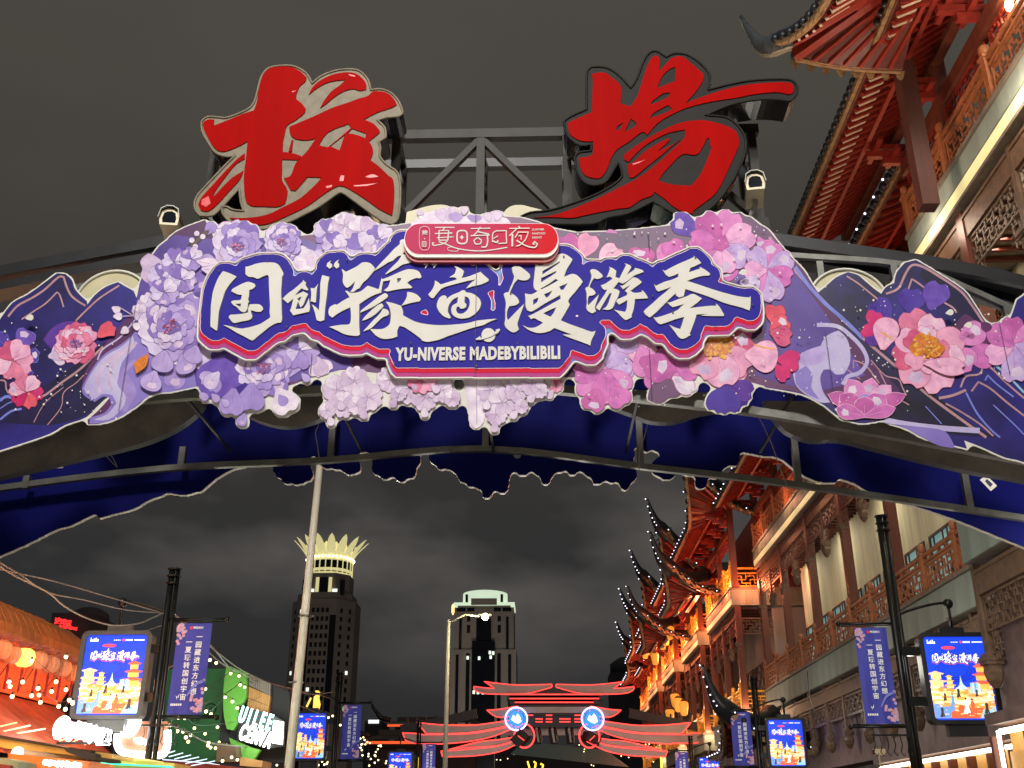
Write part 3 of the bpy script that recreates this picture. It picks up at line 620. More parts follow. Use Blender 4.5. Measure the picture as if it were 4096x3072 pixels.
a.line([(480,1232),(530,1262)],3,PAL['pale'][0]); a.line([(482,1268),(530,1266)],3,PAL['pale'][0])
a.done('printed_flower')
a = Art(0.020)
for x, y, r_ in ((650,1110,62),(700,1050,56),(730,1120,60),(660,1170,58),(770,1040,50)): a.blossom(x, y, r_, 'lilac', RND.uniform(0,1))
a.done('printed_flower')
a = Art(0.026); a.line([(720,1050),(745,1000),(800,945),(845,925)],12,m_nvy2); a.petal(822,940,-.9,58,44,PAL['lilac'][1],ink['lilac'],.2,True,0)
a.shape([(722,1045),(760,985),(812,930),(836,920),(832,938),(790,975),(750,1030),(728,1062)], M('print_branch',(92,70,60),.5), True)
for x, y in ((768,962),(788,935),(782,988),(812,948)): a.dot(x, y, 11, PAL['pale'][3], True)
a.done('printed_branch')
a = Art(0.032)
for an, mt in ((-1.9,0),(-1.3,4),(-1.0,1),(-2.3,2)): a.petal(695,1330,an,175,86,PAL['lilac'][mt],ink['lilac'],.3)
a.peony(690,1312,138,'lilac',.1)
for x, y, r_ in ((665,1440,60),(730,1455,56),(625,1520,58),(790,1420,50)): a.petal(x, y-30, 1.5+RND.uniform(-.4,.4), r_*1.4, r_*1.5, PAL['lilac'][RND.choice((0,1))], ink['lilac'], .2, True, 0)
a.shape([(560,1440),(600,1420),(590,1470),(550,1500),(540,1460)], m_gold2, False); a.done('printed_flower', 'large lilac printed peony left of the blue title')
a = Art(0.044); a.peony(952,990,104,'lilac',.5)
for x, y in ((830,1060),(850,1090)): a.petal(x-40, y-10, .2, 90, 50, PAL['pale'][1], ink['lilac'], .2, True, 0)
a.done('printed_flower'); a = Art(0.044); a.peony(1130,975,80,'lilac',.9); a.done('printed_flower')
a = Art(0.056); a.shape(C1([(70,1010),(130,930),(300,860),(420,900),(420,1100),(300,1170),(160,1190),(90,1120)]), PAL['deep'][2])
a.bud(870,1500,62,2.3,'lilac'); a.peony(1060,1478,118,'lilac',.2); a.petal(990,1540,2.0,90,80,PAL['deep'][1],ink['deep'],.5)
a.petal(1010,1540,1.6,110,110,PAL['lilac'][1],ink['lilac'],.2); a.petal(940,1560,1.7,110,100,PAL['lilac'][1],ink['lilac'],.2); a.petal(985,1660,2.0,52,40,PAL['lilac'][1],ink['lilac'],.2,True,0)
a.petal(1115,1560,1.1,110,110,PAL['pale'][3],None,.1); a.petal(1120,1585,1.0,50,44,PAL['lilac'][1],None,.1,False,0)
for x, y in ((820,1590),(866,1596),(905,1616),(1225,1515)): a.petal(x-14, y-14, .8, 40, 30, PAL['lilac'][0], ink['lilac'], .1, True, 0)
a.done('printed_flower', 'large lilac printed peony below the first blue character')
a = Art(0.040); a.bud(1270,1440,60,1.2,'pale'); a.blossom(1200,1400,80,'lilac',.4); a.done('printed_flower')
# pale blossoms hanging under the title
def spray(pts, base, lab=None):
    a = Art(base)
    for x, y, r_, p in pts: a.blossom(x, y, r_, p, RND.uniform(0, 1.2))
    for x, y, r_, p in pts[::2]:
        an = RND.uniform(.6, 2.4); a.petal(x + r_ * .8 * math.cos(an), y + r_ * .8 * math.sin(an), an, 38, 30, PAL['pale'][RND.randrange(4)], ink['pale'], .1, True, 0)
    a.done('printed_flower', lab)
spray([(1350,1560,62,'pale'),(1420,1525,58,'pale'),(1470,1590,66,'pale'),(1375,1620,56,'pale'),(1310,1645,34,'pale'),(1430,1625,40,'pale')], .05)
spray([(1560,1520,56,'pale'),(1640,1555,64,'pale'),(1700,1590,58,'pale'),(1760,1560,56,'pale'),(1600,1580,30,'pale'),(1810,1600,34,'pale'),(1690,1520,60,'rose')], .05)
a = Art(.048); a.shape([(1860,1500),(1960,1500),(1950,1600),(1935,1690),(1905,1716),(1885,1700),(1875,1640),(1862,1560)], PAL['pale'][3]); a.line([(1905,1510),(1908,1700)],3,ink['pale']); a.done('printed_petal')
spray([(1960,1560,58,'pale'),(2010,1610,60,'pale'),(1985,1660,44,'pale'),(2070,1560,56,'pale'),(2085,1630,30,'pale'),(2130,1540,50,'pale'),(2160,1565,34,'pale')], .052)
spray([(2225,1545,28,'rose')], .052)
# top pale blossoms
spray([(1310,930,56,'lilac'),(1380,905,54,'pale'),(1450,930,66,'pale'),(1520,960,60,'lilac'),(1450,1000,70,'lilac'),(1340,985,54,'lilac')], .05)
K = lambda pts: T(1560, 780, 2.765, pts)
a = Art(.055); a.shape(K([(290,180),(330,165),(375,200),(430,200),(490,180),(560,165),(600,150),(680,150),(700,190),(745,205),(800,240),(880,232),(960,225),(1060,240),(1130,205),(1190,178),(1225,200),(1240,245),(1300,270),(1340,330),(1340,420),(250,420),(230,320),(330,270)]), PAL['pale'][3])
a.petal(*K([(640,290)])[0],-1.0,60,44,PAL['pale'][0],ink['pale'],.2,True); a.petal(*K([(590,290)])[0],-1.9,50,44,PAL['pale'][0],ink['pale'],.2,True); a.petal(*K([(725,300)])[0],-1.2,38,40,PAL['lilac'][0],ink['pale'],.2,True); a.petal(*K([(725,300)])[0],-1.9,38,40,PAL['lilac'][0],ink['pale'],.2,True)
a.petal(*K([(820,225)])[0],-1.5,32,28,PAL['pale'][1],ink['pale'],0,True,0); a.petal(*K([(1180,290)])[0],-1.4,40,40,PAL['pale'][1],ink['pale'],.2,True); a.petal(*K([(1100,300)])[0],-1.9,36,34,PAL['pale'][1],ink['pale'],.2,True); a.petal(*K([(930,300)])[0],-1.5,26,60,PAL['lilac'][0],ink['pale'],.3,True)
a.petal(*K([(375,215)])[0],3.4,26,22,PAL['pale'][1],ink['pale'],0,True,0); a.done('printed_flower')
# right-hand pink flowers
a = Art(.02); a.shape([(2240,960),(2400,930),(2560,945),(2700,930),(2820,880),(2960,850),(3010,900),(3030,1000),(2900,1100),(2500,1100),(2300,1060)], m_plum, True); a.done('printed_backdrop')
a = Art(.03)
for x, y, an, l, w, p, i in ((2300,1040,-2.0,110,90,'pink',1),(2330,1030,-1.2,100,90,'rose',0),(2400,1080,-.9,120,100,'rose',2),(2360,1075,-2.6,120,70,'rose',3),(2470,1090,-.5,120,90,'pink',0),(2560,1080,-1.5,90,110,'pink',1),(2640,1070,-1.0,100,100,'pink',0),(2720,1060,-2.0,110,90,'pink',3),(2480,1090,-1.9,90,80,'rose',4)):
    a.petal(x, y, an, l, w, PAL[p][i], ink['rose'], .3)
a.done('printed_flower', 'pink printed petals between the red pill sign and the right flowers')
a = Art(.04); a.petal(2800,940,-2.6,130,90,PAL['deep'][2],ink['deep'],.6)
for an, l, w, i in ((-1.2,150,110,0),(-.4,150,110,2),(-2.1,150,100,1),(.5,130,100,4),(2.6,140,90,0),(1.4,120,100,2),(-2.9,130,90,3)): a.petal(2880,985,an,l,w,PAL['pink'][i],ink['pink'],.4)
a.shape([(2850,960),(2900,940),(2920,985),(2885,1010),(2850,1000)], PAL['pink'][1], False); a.done('printed_flower', 'large pink printed blossom at the upper right of the title')
a = Art(.052)
for an, l, w, i in ((-1.3,120,90,0),(-.5,120,84,4),(.3,110,84,3),(1.3,130,100,4),(2.3,110,80,0),(-2.2,110,80,4),(3.1,90,80,2)): a.petal(3065,1085,an,l,w,PAL['pink'][i],ink['pink'],.3)
for x, y, an in ((2960,1130,.2),(2960,1160,1.0)): a.petal(x, y, an, 80, 70, PAL['lilac'][2], ink['pink'], .2, True, 0)
a.done('printed_flower')
a = Art(.03)
for x, y, an, l, w, p, i in ((2440,1400,-.4,120,90,'pink',4),(2400,1400,-2.4,90,80,'pink',2),(2560,1390,1.2,120,120,'pink',0),(2640,1400,1.0,120,130,'pink',1),(2700,1430,.6,120,110,'pink',3),(2560,1440,.4,130,120,'pink',1)): a.petal(x, y, an, l, w, PAL[p][i], ink['pink'], .2)
a.done('printed_flower')
a = Art(.042)
for an, l, w, i in ((-1.6,110,96,4),(-.3,110,100,4),(.8,130,110,0),(2.2,150,120,0),(3.0,130,90,3),(-2.6,110,90,2),(1.5,150,130,3)): a.petal(2420,1480,an,l,w,PAL['pink'][i],ink['pink'],.3)
a.petal(2390,1560,1.9,90,96,PAL['pink'][1],ink['pink'],.2); a.petal(2450,1550,1.0,90,96,PAL['pink'][3],ink['pink'],.2); a.done('printed_flower', 'large pink printed blossom below the fifth character')
a = Art(.03)
for an, l, w, i in ((.9,150,120,1),(2.0,150,110,0),(.3,150,110,3),(1.4,150,120,0)): a.petal(2900,1540,an,l*.8,w*.8,PAL['deep'][i],None,.3)
a.petal(2790,1555,3.3,40,38,PAL['pale'][3],None,0,True,0); a.petal(2640,1500,1.2,110,160,m_plum,None,.2); a.petal(2690,1510,.6,100,70,PAL['pale'][3],ink['rose'],.2); a.done('printed_petal', 'deep violet printed petals under the right flowers')
a = Art(.05)
for an, l, w, i in ((-.9,150,110,1),(-.2,160,110,3),(.6,170,130,0),(1.3,170,130,4),(2.1,140,120,0),(2.9,110,90,1)): a.petal(2860,1390,an,l,w,PAL['rose'][i],ink['rose'],.5)
a.core(2872,1378,62,'gold'); a.core(2850,1400,44,'gold'); a.done('printed_flower', 'pink printed peony with a golden centre below the last character')
a = Art(.062); a.petal(3095,1300,-1.5,80,90,PAL['crim'][1],ink['crim'],.8); a.petal(3080,1330,-.6,90,80,PAL['crim'][1],ink['crim'],.8); a.petal(3080,1330,.3,90,80,PAL['rose'][3],ink['crim'],.8)
a.petal(3110,1440,.1,90,90,PAL['crim'][0],None,.6); a.petal(3100,1460,.9,80,60,PAL['crim'][0],None,.6)
a.petal(2980,1420,.1,130,130,PAL['rose'][4],ink['rose'],.1,True,0); a.line([(3016,1380),(3050,1392),(3100,1398)],6,m_gold); a.done('printed_flower', 'pink printed bud with crimson leaves right of the title')
# right-hand mountains
a = Art(0.0)
a.shape(RQ([(20,80),(50,75),(140,125),(200,210),(290,310),(400,420),(460,520),(510,590),(560,550),(640,480),(730,440),(800,460),(850,500),(920,560),(975,600),(1010,550),(1070,520),(1090,440),(1150,370),(1230,350),(1300,390),(1430,470),(1580,570),(1650,660),(1740,800),(1830,920)]) + [(4030,1300),(4068,1200),(4110,1170),(4250,1240),(4480,1400),(4800,1560),(5100,1700),(5100,2260),(4480,2010),(4250,1920),(4096,1849),(4020,1830),(3922,1787),(3857,1762),(3868,1795),(3825,1784),(3760,1770),(3694,1752),(3629,1716)] + RQ([(1050,1560),(1000,1530),(850,1555),(750,1540),(640,1490),(550,1420),(420,1350),(300,1320),(120,1290),(20,1000)]), m_navy, corner=30)
a.shape(RQ([(700,1000),(900,960),(1000,1010),(1150,1170),(1350,1320),(1500,1450),(1700,1600),(1850,1659),(1500,1640),(1100,1560),(1000,1530),(700,1300),(560,1150)]), m_nvy2, False)
a.shape(RQ([(1280,420),(1380,460),(1560,580),(1640,690),(1750,860),(1600,860),(1500,740),(1380,600),(1250,460)]), m_nvy2, False)
for p, w, mt in (([(150,180),(300,380),(460,560),(700,800),(900,980),(1100,1150),(1300,1330),(1500,1480),(1750,1659)], 20, m_line), ([(340,400),(440,540),(560,670),(700,790),(840,930)], 26, m_line2), ([(1010,600),(1100,560),(1150,460),(1200,390),(1280,400),(1400,470),(1560,580),(1640,680),(1740,830)], 17, m_line), ([(1160,610),(1200,490),(1260,530),(1400,640),(1500,700),(1530,740)], 13, m_line), ([(720,470),(800,520),(900,600),(1010,690)], 11, m_line), ([(770,1150),(770,1090),(830,1110),(880,1150),(960,1260)], 9, m_line), ([(700,1140),(820,1230)], 8, m_line), ([(900,1090),(1000,1200),(1100,1230),(1130,1290),(1160,1350)], 9, m_line), ([(960,1170),(1050,1330),(1180,1420)], 8, m_line), ([(1560,1290),(1600,1210),(1700,1190),(1730,1110),(1800,1160),(1900,1260),(2028,1370)], 14, m_line), ([(1640,1320),(1690,1250),(1780,1300),(1900,1400),(2028,1500)], 14, m_line), ([(1400,1370),(1500,1350),(1600,1310)], 20, m_line), ([(1740,1240),(1760,1200),(1830,1270),(1950,1360)], 12, m_line2), ([(1600,1330),(1680,1480),(1780,1600),(1850,1659)], 14, m_line2), ([(1450,1410),(1560,1470),(1700,1560),(1800,1650)], 12, m_line), ([(1300,1430),(1420,1560)], 8, m_line2), ([(1800,1420),(1950,1560),(2028,1640)], 10, m_line2), ([(1680,1080),(1760,1090),(1900,1200),(2028,1330)], 16, M('print_teal_line',(140,190,214),.45,var=.2))):
    a.line(RQ(p), w / 1.84, mt)
a.done('printed_mountain', 'dark blue printed mountains at the right end')
a = Art(.012)
a.shape(RQ([(560,920),(660,870),(720,930),(745,1020),(740,1120),(700,1190),(640,1195),(600,1160),(550,1160),(525,1220),(545,1320),(600,1400),(520,1400),(400,1330),(340,1260),(330,1160),(400,1080),(500,1040)]), m_swirl, False)
a.shape(RQ([(340,1180),(420,1130),(470,1200),(460,1290),(520,1380),(430,1340),(350,1270)]), m_swirl2, False)
a.shape(RQ([(330,1080),(420,1020),(540,980),(570,1040),(520,1110),(440,1130),(370,1120)]), PAL['lilac'][0], False)
a.line(RQ([(500,830),(650,840),(760,920),(840,1010),(870,1100),(820,1180),(730,1210),(690,1270)]), 16, m_swirl)
a.line(RQ([(1000,1530),(1150,1560),(1400,1590),(1700,1610)]), 22, m_swirl)
a.shape(RQ([(1050,1560),(1150,1590),(1280,1659),(1400,1720),(1520,1740),(1470,1640),(1400,1600),(1200,1575)]), m_swirl2, False)
a.done('printed_swirl', 'white and lavender printed swirl above the lotus')
a = Art(.02)
for x, y, an, l, w, i in ((3560,1290,-2.2,110,100,0),(3640,1260,-1.5,110,110,0),(3720,1240,-1.2,120,110,2),(3560,1330,3.0,110,90,3)): a.petal(x, y, an, l, w, PAL['deep'][i], None, .6)
for x, y, an in ((3800,1330,-.2),(3860,1330,.1)): a.petal(x, y, an, 110, 110, m_plum, None, .8)
for x, y, an in ((3830,1370,-.5),(3860,1410,.2),(3800,1400,.6)): a.petal(x, y, an, 120, 100, PAL['pink'][RND.choice((0,1,3))], ink['pink'], .3)
a.done('printed_petal', 'violet printed petals on the right mountain')
a = Art(.03); a.petal(3480,1310,-1.2,70,70,PAL['crim'][0],None,.8); a.petal(3490,1340,-2.6,50,60,PAL['crim'][0],None,.8); a.petal(3530,1400,-1.4,130,105,PAL['rose'][4],ink['rose'],.1,False,0); a.line([(3520,1330),(3550,1345),(3570,1360)],6,m_gold); a.done('printed_flower')
a = Art(.036)
for an, l, w, i in ((-1.9,170,120,1),(-1.2,150,110,2),(-.3,170,120,0),(.4,180,130,2),(1.1,190,140,4),(1.9,160,130,0),(2.8,130,110,3),(-2.6,120,100,4)): a.petal(3690,1400,an,l,w,PAL['rose'][i],ink['rose'],.5,False)
for an, i in ((-1.5,2),(0.1,1),(1.2,4),(2.3,0),(-2.5,3)): a.petal(3700,1400,an,100,84,PAL['rose'][i],ink['rose'],.8,False)
a.core(3696,1385,60,'gold'); a.core(3730,1400,40,'gold'); a.petal(3690,1455,.15,170,70,PAL['rose'][4],ink['rose'],.4,False); a.done('printed_flower', 'pink printed peony with a golden centre on the right mountain')
a = Art(.05)
for an, l, w, i in ((-1.6,120,90,1),(-.6,120,90,0),(.4,120,100,4),(1.5,150,110,4),(2.7,120,90,2),(-2.5,120,90,3)): a.petal(4050,1385,an,l,w,PAL['pink'][i],ink['pink'],.2)
a.done('printed_flower', 'pink printed blossom at the right end of the board')
a = Art(.05)                       # lotus
for an, l, w, i in ((-1.35,120,76,0),(-.75,130,70,2),(-2.1,130,80,0),(-.35,160,56,1),(-2.75,150,60,1)): a.petal(3460,1640,an,l,w,PAL['pink'][i],PAL['rose'][2],.05,True,-.08)
a.shape([(3425,1600),(3450,1583),(3500,1583),(3520,1600),(3500,1632),(3440,1632)], M('print_lotus_blue', (104, 140, 214), .4), False)
for an, l, w, i in ((-2.4,120,84,1),(-.8,110,90,3),(-1.55,74,80,1),(3.4,110,60,3),(-.25,120,50,3)): a.petal(3455,1668,an,l,w,PAL['pink'][i],PAL['rose'][2],.05,True,-.08)
a.done('printed_lotus', 'pink printed lotus with a blue heart')
a = Art(.066); sr = random.Random(3)
for bx, by, bw, bh, k in ((20,1290,450,360,60),(200,1480,300,220,26),(2300,930,420,120,24),(2720,880,430,340,60),(2300,1380,400,260,40),(2800,1300,480,300,60),(3280,1150,560,330,70),(3320,1400,300,260,30),(3900,1250,190,300,24),(650,1250,120,200,10)):
    for _ in range(k): a.dot(bx + sr.random() * bw, by + sr.random() * bh, sr.choice((1.5, 2, 2, 3, 4.5)), white_print)
for x, y in ((135,1290),(3785,1270),(3858,1320),(2965,1110)): a.petal(x-16, y, -.2, 32, 24, white_print, None, 0, False, 0)
o = a.done('printed_star_specks'); o['kind'] = 'stuff'
# white-rimmed cut-out plate behind all the print
GB = Grid(-9.6, 9.6, 3.2, 9.9, 0.0125)
mb_ = GB.empty()
for lp in SIL: GB.draw(mb_, [lp])
rimmask = GB.grow(mb_, 0.024)
rimmask |= GB.shrink(GB.grow(rimmask, 0.05), 0.05)
RL = [lp for lp in GB.outline(rimmask, 0.004)]
MB().mat(white_print).prism([[(x - XC, z) for x, z in lp] for lp in RL], 0.0, 0.014, side=white_print).build('white_cutout_plate', fb)
sm_ = M('seam_line', (60, 50, 80), .6)  # dark tone of the board joints
for px_, y0_, y1_ in ((1250,1420,1500),(1904,860,900),(2592,930,1010),(2596,1400,1600),(545,1230,1650),(3300,1340,1560),(3990,1280,1500)):
    p = PX(px_, y0_, YB); q = PX(px_, y1_, YB); MB().mat(sm_).box((p.x - XC - .003, -.0285, q.z), (p.x - XC + .003, -.028, p.z)).build('seam', fb)
# -------- the board on the far side of the arch, seen from behind
YK = 12.7
kb = thing('blue_backed_board', 'dark blue back of the cut-out board on the far side of the arch', 'sign board', (XC, YK, 0))
m_bb = M('blue_board_back', (6, 10, 84), 0.7, var=0.12, scale=0.8, spec=0.1)
ML = [[(XC - x, z) for x, z in lp] for lp in RL]
MB().mat(m_bb).prism([[p for p in lp] for lp in ML], 0.0, 0.02, side=m_bb).build('blue_panel', kb)
gm2 = Grid(-9.6, 9.6, 3.2, 9.9, 0.0125)
rm2 = gm2.grow(rimmask, 0.009)
MB().mat(m_cream).prism([[(XC - x, z) for x, z in lp] for lp in gm2.outline(rm2, 0.004)], 0.024, 0.09, side=m_cream).build('lit_edge_rim', kb)  # white plate added to imitate board edges lit from the far side
sk = PX(3950, 1935, YK); st = thing('sticker', 'small white paper sticker on the blue board back', 'sticker', (sk.x, YK - .006, sk.z))
mbk = MB().mat(white_print).prism([[(-.09,.05),(.02,-.1),(.11,-.03),(0,.11)]], -.004, 0); mbk.build('paper', st); MB().mat(m_dark).flat([[(-.03,.03),(.02,-.05),(.06,-.01),(0,.06)]], -.006).build('printed_mark', st)
sk = PX(243, 1862, YK); st = thing('sticker', 'tiny grey paper label at the left end of the blue board back', 'sticker', (sk.x, YK - .006, sk.z)); MB().mat(M('grey_paper',(150,150,150))).box((-.04,-.003,-.04),(.04,0,.04)).build('paper', st)
# -------- steel frame of the arch
af = thing('arch_frame', 'dark steel arch spanning the street with trusses and scalloped cloud panels', 'arch', (0, 11.5, 0))
def chord(pts, Y, w, h, mt, nm='chord', k=4):
    q = [PX(x, y, Y) for x, y in smooth(pts, k, 80, closed=False)]
    for i in range(len(pts) - 1):
        seg = q[i * k:(i + 1) * k + 1]; mb2 = MB().mat(mt)
        for a_, b_ in zip(seg[:-1], seg[1:]): mb2.bar((a_.x, a_.y - 11.5, a_.z), (b_.x, b_.y - 11.5, b_.z), w, h)
        mb2.build(nm, af)
chord([(-300,2010),(0,1954),(667,1874),(1296,1843),(1935,1796),(2593,1870),(3148,1935),(4096,2074),(4500,2150)], 12.5, .075, .075, m_steel)
chord([(-300,1760),(200,1660),(640,1592),(1240,1566),(1935,1545),(2300,1566),(2790,1620),(3100,1660),(3700,1765),(4400,1900)], 10.62, .09, .09, m_steel)
chord([(-300,1170),(0,1108),(620,992),(1100,920)], 12.0, .3, .16, m_black); chord([(-300,1235),(0,1168),(620,1046),(1100,990)], 12.0, .3, .12, m_black)
chord([(2900,950),(3180,990),(3400,1022),(3800,1085),(4096,1152),(4500,1280)], 12.0, .3, .17, m_black); chord([(2900,1010),(3300,1062),(3800,1150),(4096,1235),(4500,1380)], 12.2, .25, .12, m_black)
chord([(200,1172),(304,1152),(597,1101),(800,1070)], 11.2, .07, .07, m_steel); chord([(3000,1000),(3160,1024),(3614,1061),(3864,1154),(4096,1262),(4400,1420)], 11.2, .07, .07, m_steel)
chord([(300,1180),(600,1125)], 11.1, .05, .05, M('cream_strip',(190,178,140),.5))
for px_, y0_, y1_, Y in ((112,1905,1955,12.5),(735,1790,1880,12.5),(1337,1640,1848,12.5),(1943,1640,1800,12.5),(2553,1660,1872,12.5),(3172,1740,1945,12.5),(3852,1880,2045,12.5),(3275,1050,1200,11.2),(585,1100,1180,11.2),(4022,1230,1320,11.2),(3570,1060,1120,11.2)):
    p = PX(px_, y0_, Y); q = PX(px_, y1_, Y); MB().mat(m_steel).box((p.x - .04, Y - 11.54, q.z), (p.x + .04, Y - 11.46, p.z)).build('post', af)
for px_ in (735,1337,1943,2553,3172,3852):      # stays from the front chord to the far board
    i_ = PX(px_, 1600, 10.62); j_ = PX(px_, 1850, 12.5); MB().mat(m_black).bar((i_.x, -.85, i_.z + .05), (i_.x, 1.0, i_.z + .05), .03).build('stay', af)
# legs of the arch, outside the picture
for sx_ in (-1, 1):
    MB().mat(m_black).box((XC + sx_ * 8.0 - .3, -1.0, 0), (XC + sx_ * 8.0 + .3, 1.3, 6.6)).build('leg', af)
m_soff = M('weathered_fascia', (108, 104, 94), .55, .1, var=.35, scale=2.2, bump=.1)
m_soffe = M('fascia_edge', (34, 38, 46), .5, .1)
for nm, pts in (('a',[(-250,1975),(0,1915),(280,1850),(550,1785),(700,1725),(800,1650),(830,1590),(600,1590),(300,1660),(0,1740),(-250,1800)]),('b',[(960,1560),(940,1640),(1043,1690),(1150,1712),(1260,1690),(1360,1640),(1440,1600),(1440,1540)]),
                ('c',[(2360,1560),(2420,1620),(2520,1660),(2600,1690),(2700,1692),(2800,1660),(2930,1640),(2940,1580)]),('d',[(3050,1610),(3080,1660),(3140,1730),(3240,1768),(3350,1765),(3500,1800),(3700,1850),(3900,1895),(4096,1930),(4450,2020),(4450,1850),(3800,1700),(3400,1620)])):
    MB().mat(m_soff).prism([WP(smooth(pts, 3, 50), 11.3)], -.25, -.13, side=m_soffe).build('cloud_panel', af)
m_old = M('cream_fascia', (206, 198, 160), .45, var=.12, scale=2); m_olde = M('cream_edge', (228, 226, 214), .4)
for cx_, cy_, r_ in ((440,1200,150),(3400,1200,155)):
    c = PX(cx_, cy_, 11.0); rr_ = r_ * .0031
    lp = [(c.x + rr_ * math.cos(t * math.pi / 18), c.z + rr_ * .95 * math.sin(t * math.pi / 18)) for t in range(36)]
    MB().mat(m_old).prism([lp], -.45, -.35, side=m_olde).build('cloud_panel', af)
    MB().mat(m_olde).tube([(c.x + rr_ * .96 * math.cos(t * math.pi / 18), -.46, c.z + rr_ * .91 * math.sin(t * math.pi / 18)) for t in range(36)], .018, 6, closed=True).build('cloud_rim', af)
for pts in (K([(120,420),(160,300),(180,165),(300,130),(450,90),(600,85),(680,120),(735,195),(740,420)]), K([(1180,420),(1220,240),(1280,140),(1350,95),(1450,85),(1560,110),(1710,148),(1600,172),(1480,192),(1440,230),(1430,420)]), [(1180,1010),(1190,940),(1300,925),(1480,895),(1480,1010)], [(2200,930),(2400,925),(2560,960),(2620,1000),(2200,1000)], [(1240,1000),(1200,975),(1260,950),(1330,955),(1340,1000)]):
    MB().mat(m_old).prism([WP(smooth(pts, 3, 50), 10.95)], -.5, -.4, side=m_olde).build('cloud_panel', af)
# truss carrying the two big characters
def tp(x, y, Y): p = PX(1500 + x / 2.458, 480 + y / 2.458, Y); return (p.x, Y - 11.5, p.z)
m_trs = M('grimy_steel', (46, 43, 37), .6, .1, var=.35, scale=3.5, bump=.15)
for Y_, mt in ((11.62, m_trs), (12.3, m_black)):
    zt = PX(1900, 541, 11.62).z; zb = PX(1900, 870, 11.62).z - .2
    xa, xb = PX(850, 640, 11.62).x, PX(3035, 560, 11.62).x
    MB().mat(mt).box((xa, Y_ - 11.56, zt - .075), (xb, Y_ - 11.44, zt + .065)).build('chord', af)
    MB().mat(mt).box((xa, Y_ - 11.56, zb - .1), (xb, Y_ - 11.44, zb + .1)).build('chord', af)
    ps_ = [PX(x, 700, 11.62).x for x in (850, 1215, 1580, 1922, 2270, 2650, 3020)]
    for i, x in enumerate(ps_):
        MB().mat(mt).box((x - .055, Y_ - 11.555, zb + .1), (x + .055, Y_ - 11.445, zt - .075)).build('post', af)
    if Y_ < 12:
        for i in range(6):
            a_, b_ = (ps_[i], ps_[i + 1]) if i % 2 == 0 else (ps_[i + 1], ps_[i])
            MB().mat(mt).bar((a_, Y_ - 11.5 + .003, zb + .08), (b_, Y_ - 11.5 + .003, zt - .06), .09, .085).build('brace', af)
for x in ps_:
    MB().mat(m_black).box((x - .04, .18, zt - .06), (x + .04, .75, zt + .04)).build('tie', af); MB().mat(m_black).box((x - .05, .18, zb - .05), (x + .05, .75, zb + .05)).build('tie', af)
    MB().mat(m_black).box((x - .05, .06, zb - 1.6), (x + .05, .18, zb - .1)).build('post', af)
for i in range(6): MB().mat(m_black).bar((ps_[i], .12, zb - 1.5), (ps_[i + 1], .12, zb - .12), .08).build('brace', af)
# -------- the two big red characters
YCH = 10.95
m_chred = M('red_acrylic_face', (168, 6, 3), .6, var=.12, scale=2.2, spec=.04, streak=True); m_tan = M('weathered_tan_face', (132, 122, 100), .6, var=.22, scale=9, bump=.05); m_chblk = M('charcoal_face', (34, 32, 29), .6, var=.15, scale=4, spec=.2)
m_side = M('gloss_black_return', (20, 22, 26), .22, var=.2); m_wear = M('scuffed_red', (232, 90, 90), .4, var=.3, scale=9)
def character(label, platep, reds, face, T_, scuffs=()):
    allp = WP(T_(platep), YCH); cx_ = sum(p[0] for p in allp) / len(allp); cz_ = min(p[1] for p in allp)
    t = thing('character_sign', label, 'sign', (cx_, YCH, cz_), group='big red characters on top of the arch')
    f = lambda pts, n=3: [(x - cx_, z - cz_) for x, z in WP(smooth(T_(pts), n, 50), YCH)]
    MB().mat(face).prism([f(platep)], 0, .42, side=m_side).build('box_body', t)
    rim_ = MB().mat(face); q = f(platep); rim_.tube([(x, -.004, z) for x, z in q], .016, 6, closed=True); rim_.build('raised_rim', t)
    for r_ in reds:
        lps = [f(lp) for lp in r_]; MB().mat(m_chred).prism(lps, -.014, -.001, side=m_chred, back=False).build('red_stroke', t)
    for s2 in scuffs: MB().mat(m_wear).flat([f(s2)], -.0155).build('scuff', t)
    for k_ in range(5):
        x_ = (k_ - 2) * .45; MB().mat(m_black).box((x_ - .03, .42, .35), (x_ + .03, .62, .41)).build('bracket', t)
TA = lambda p: T(700, 150, 2.0733, p); TB = lambda p: T(2150, 150, 2.011, p)
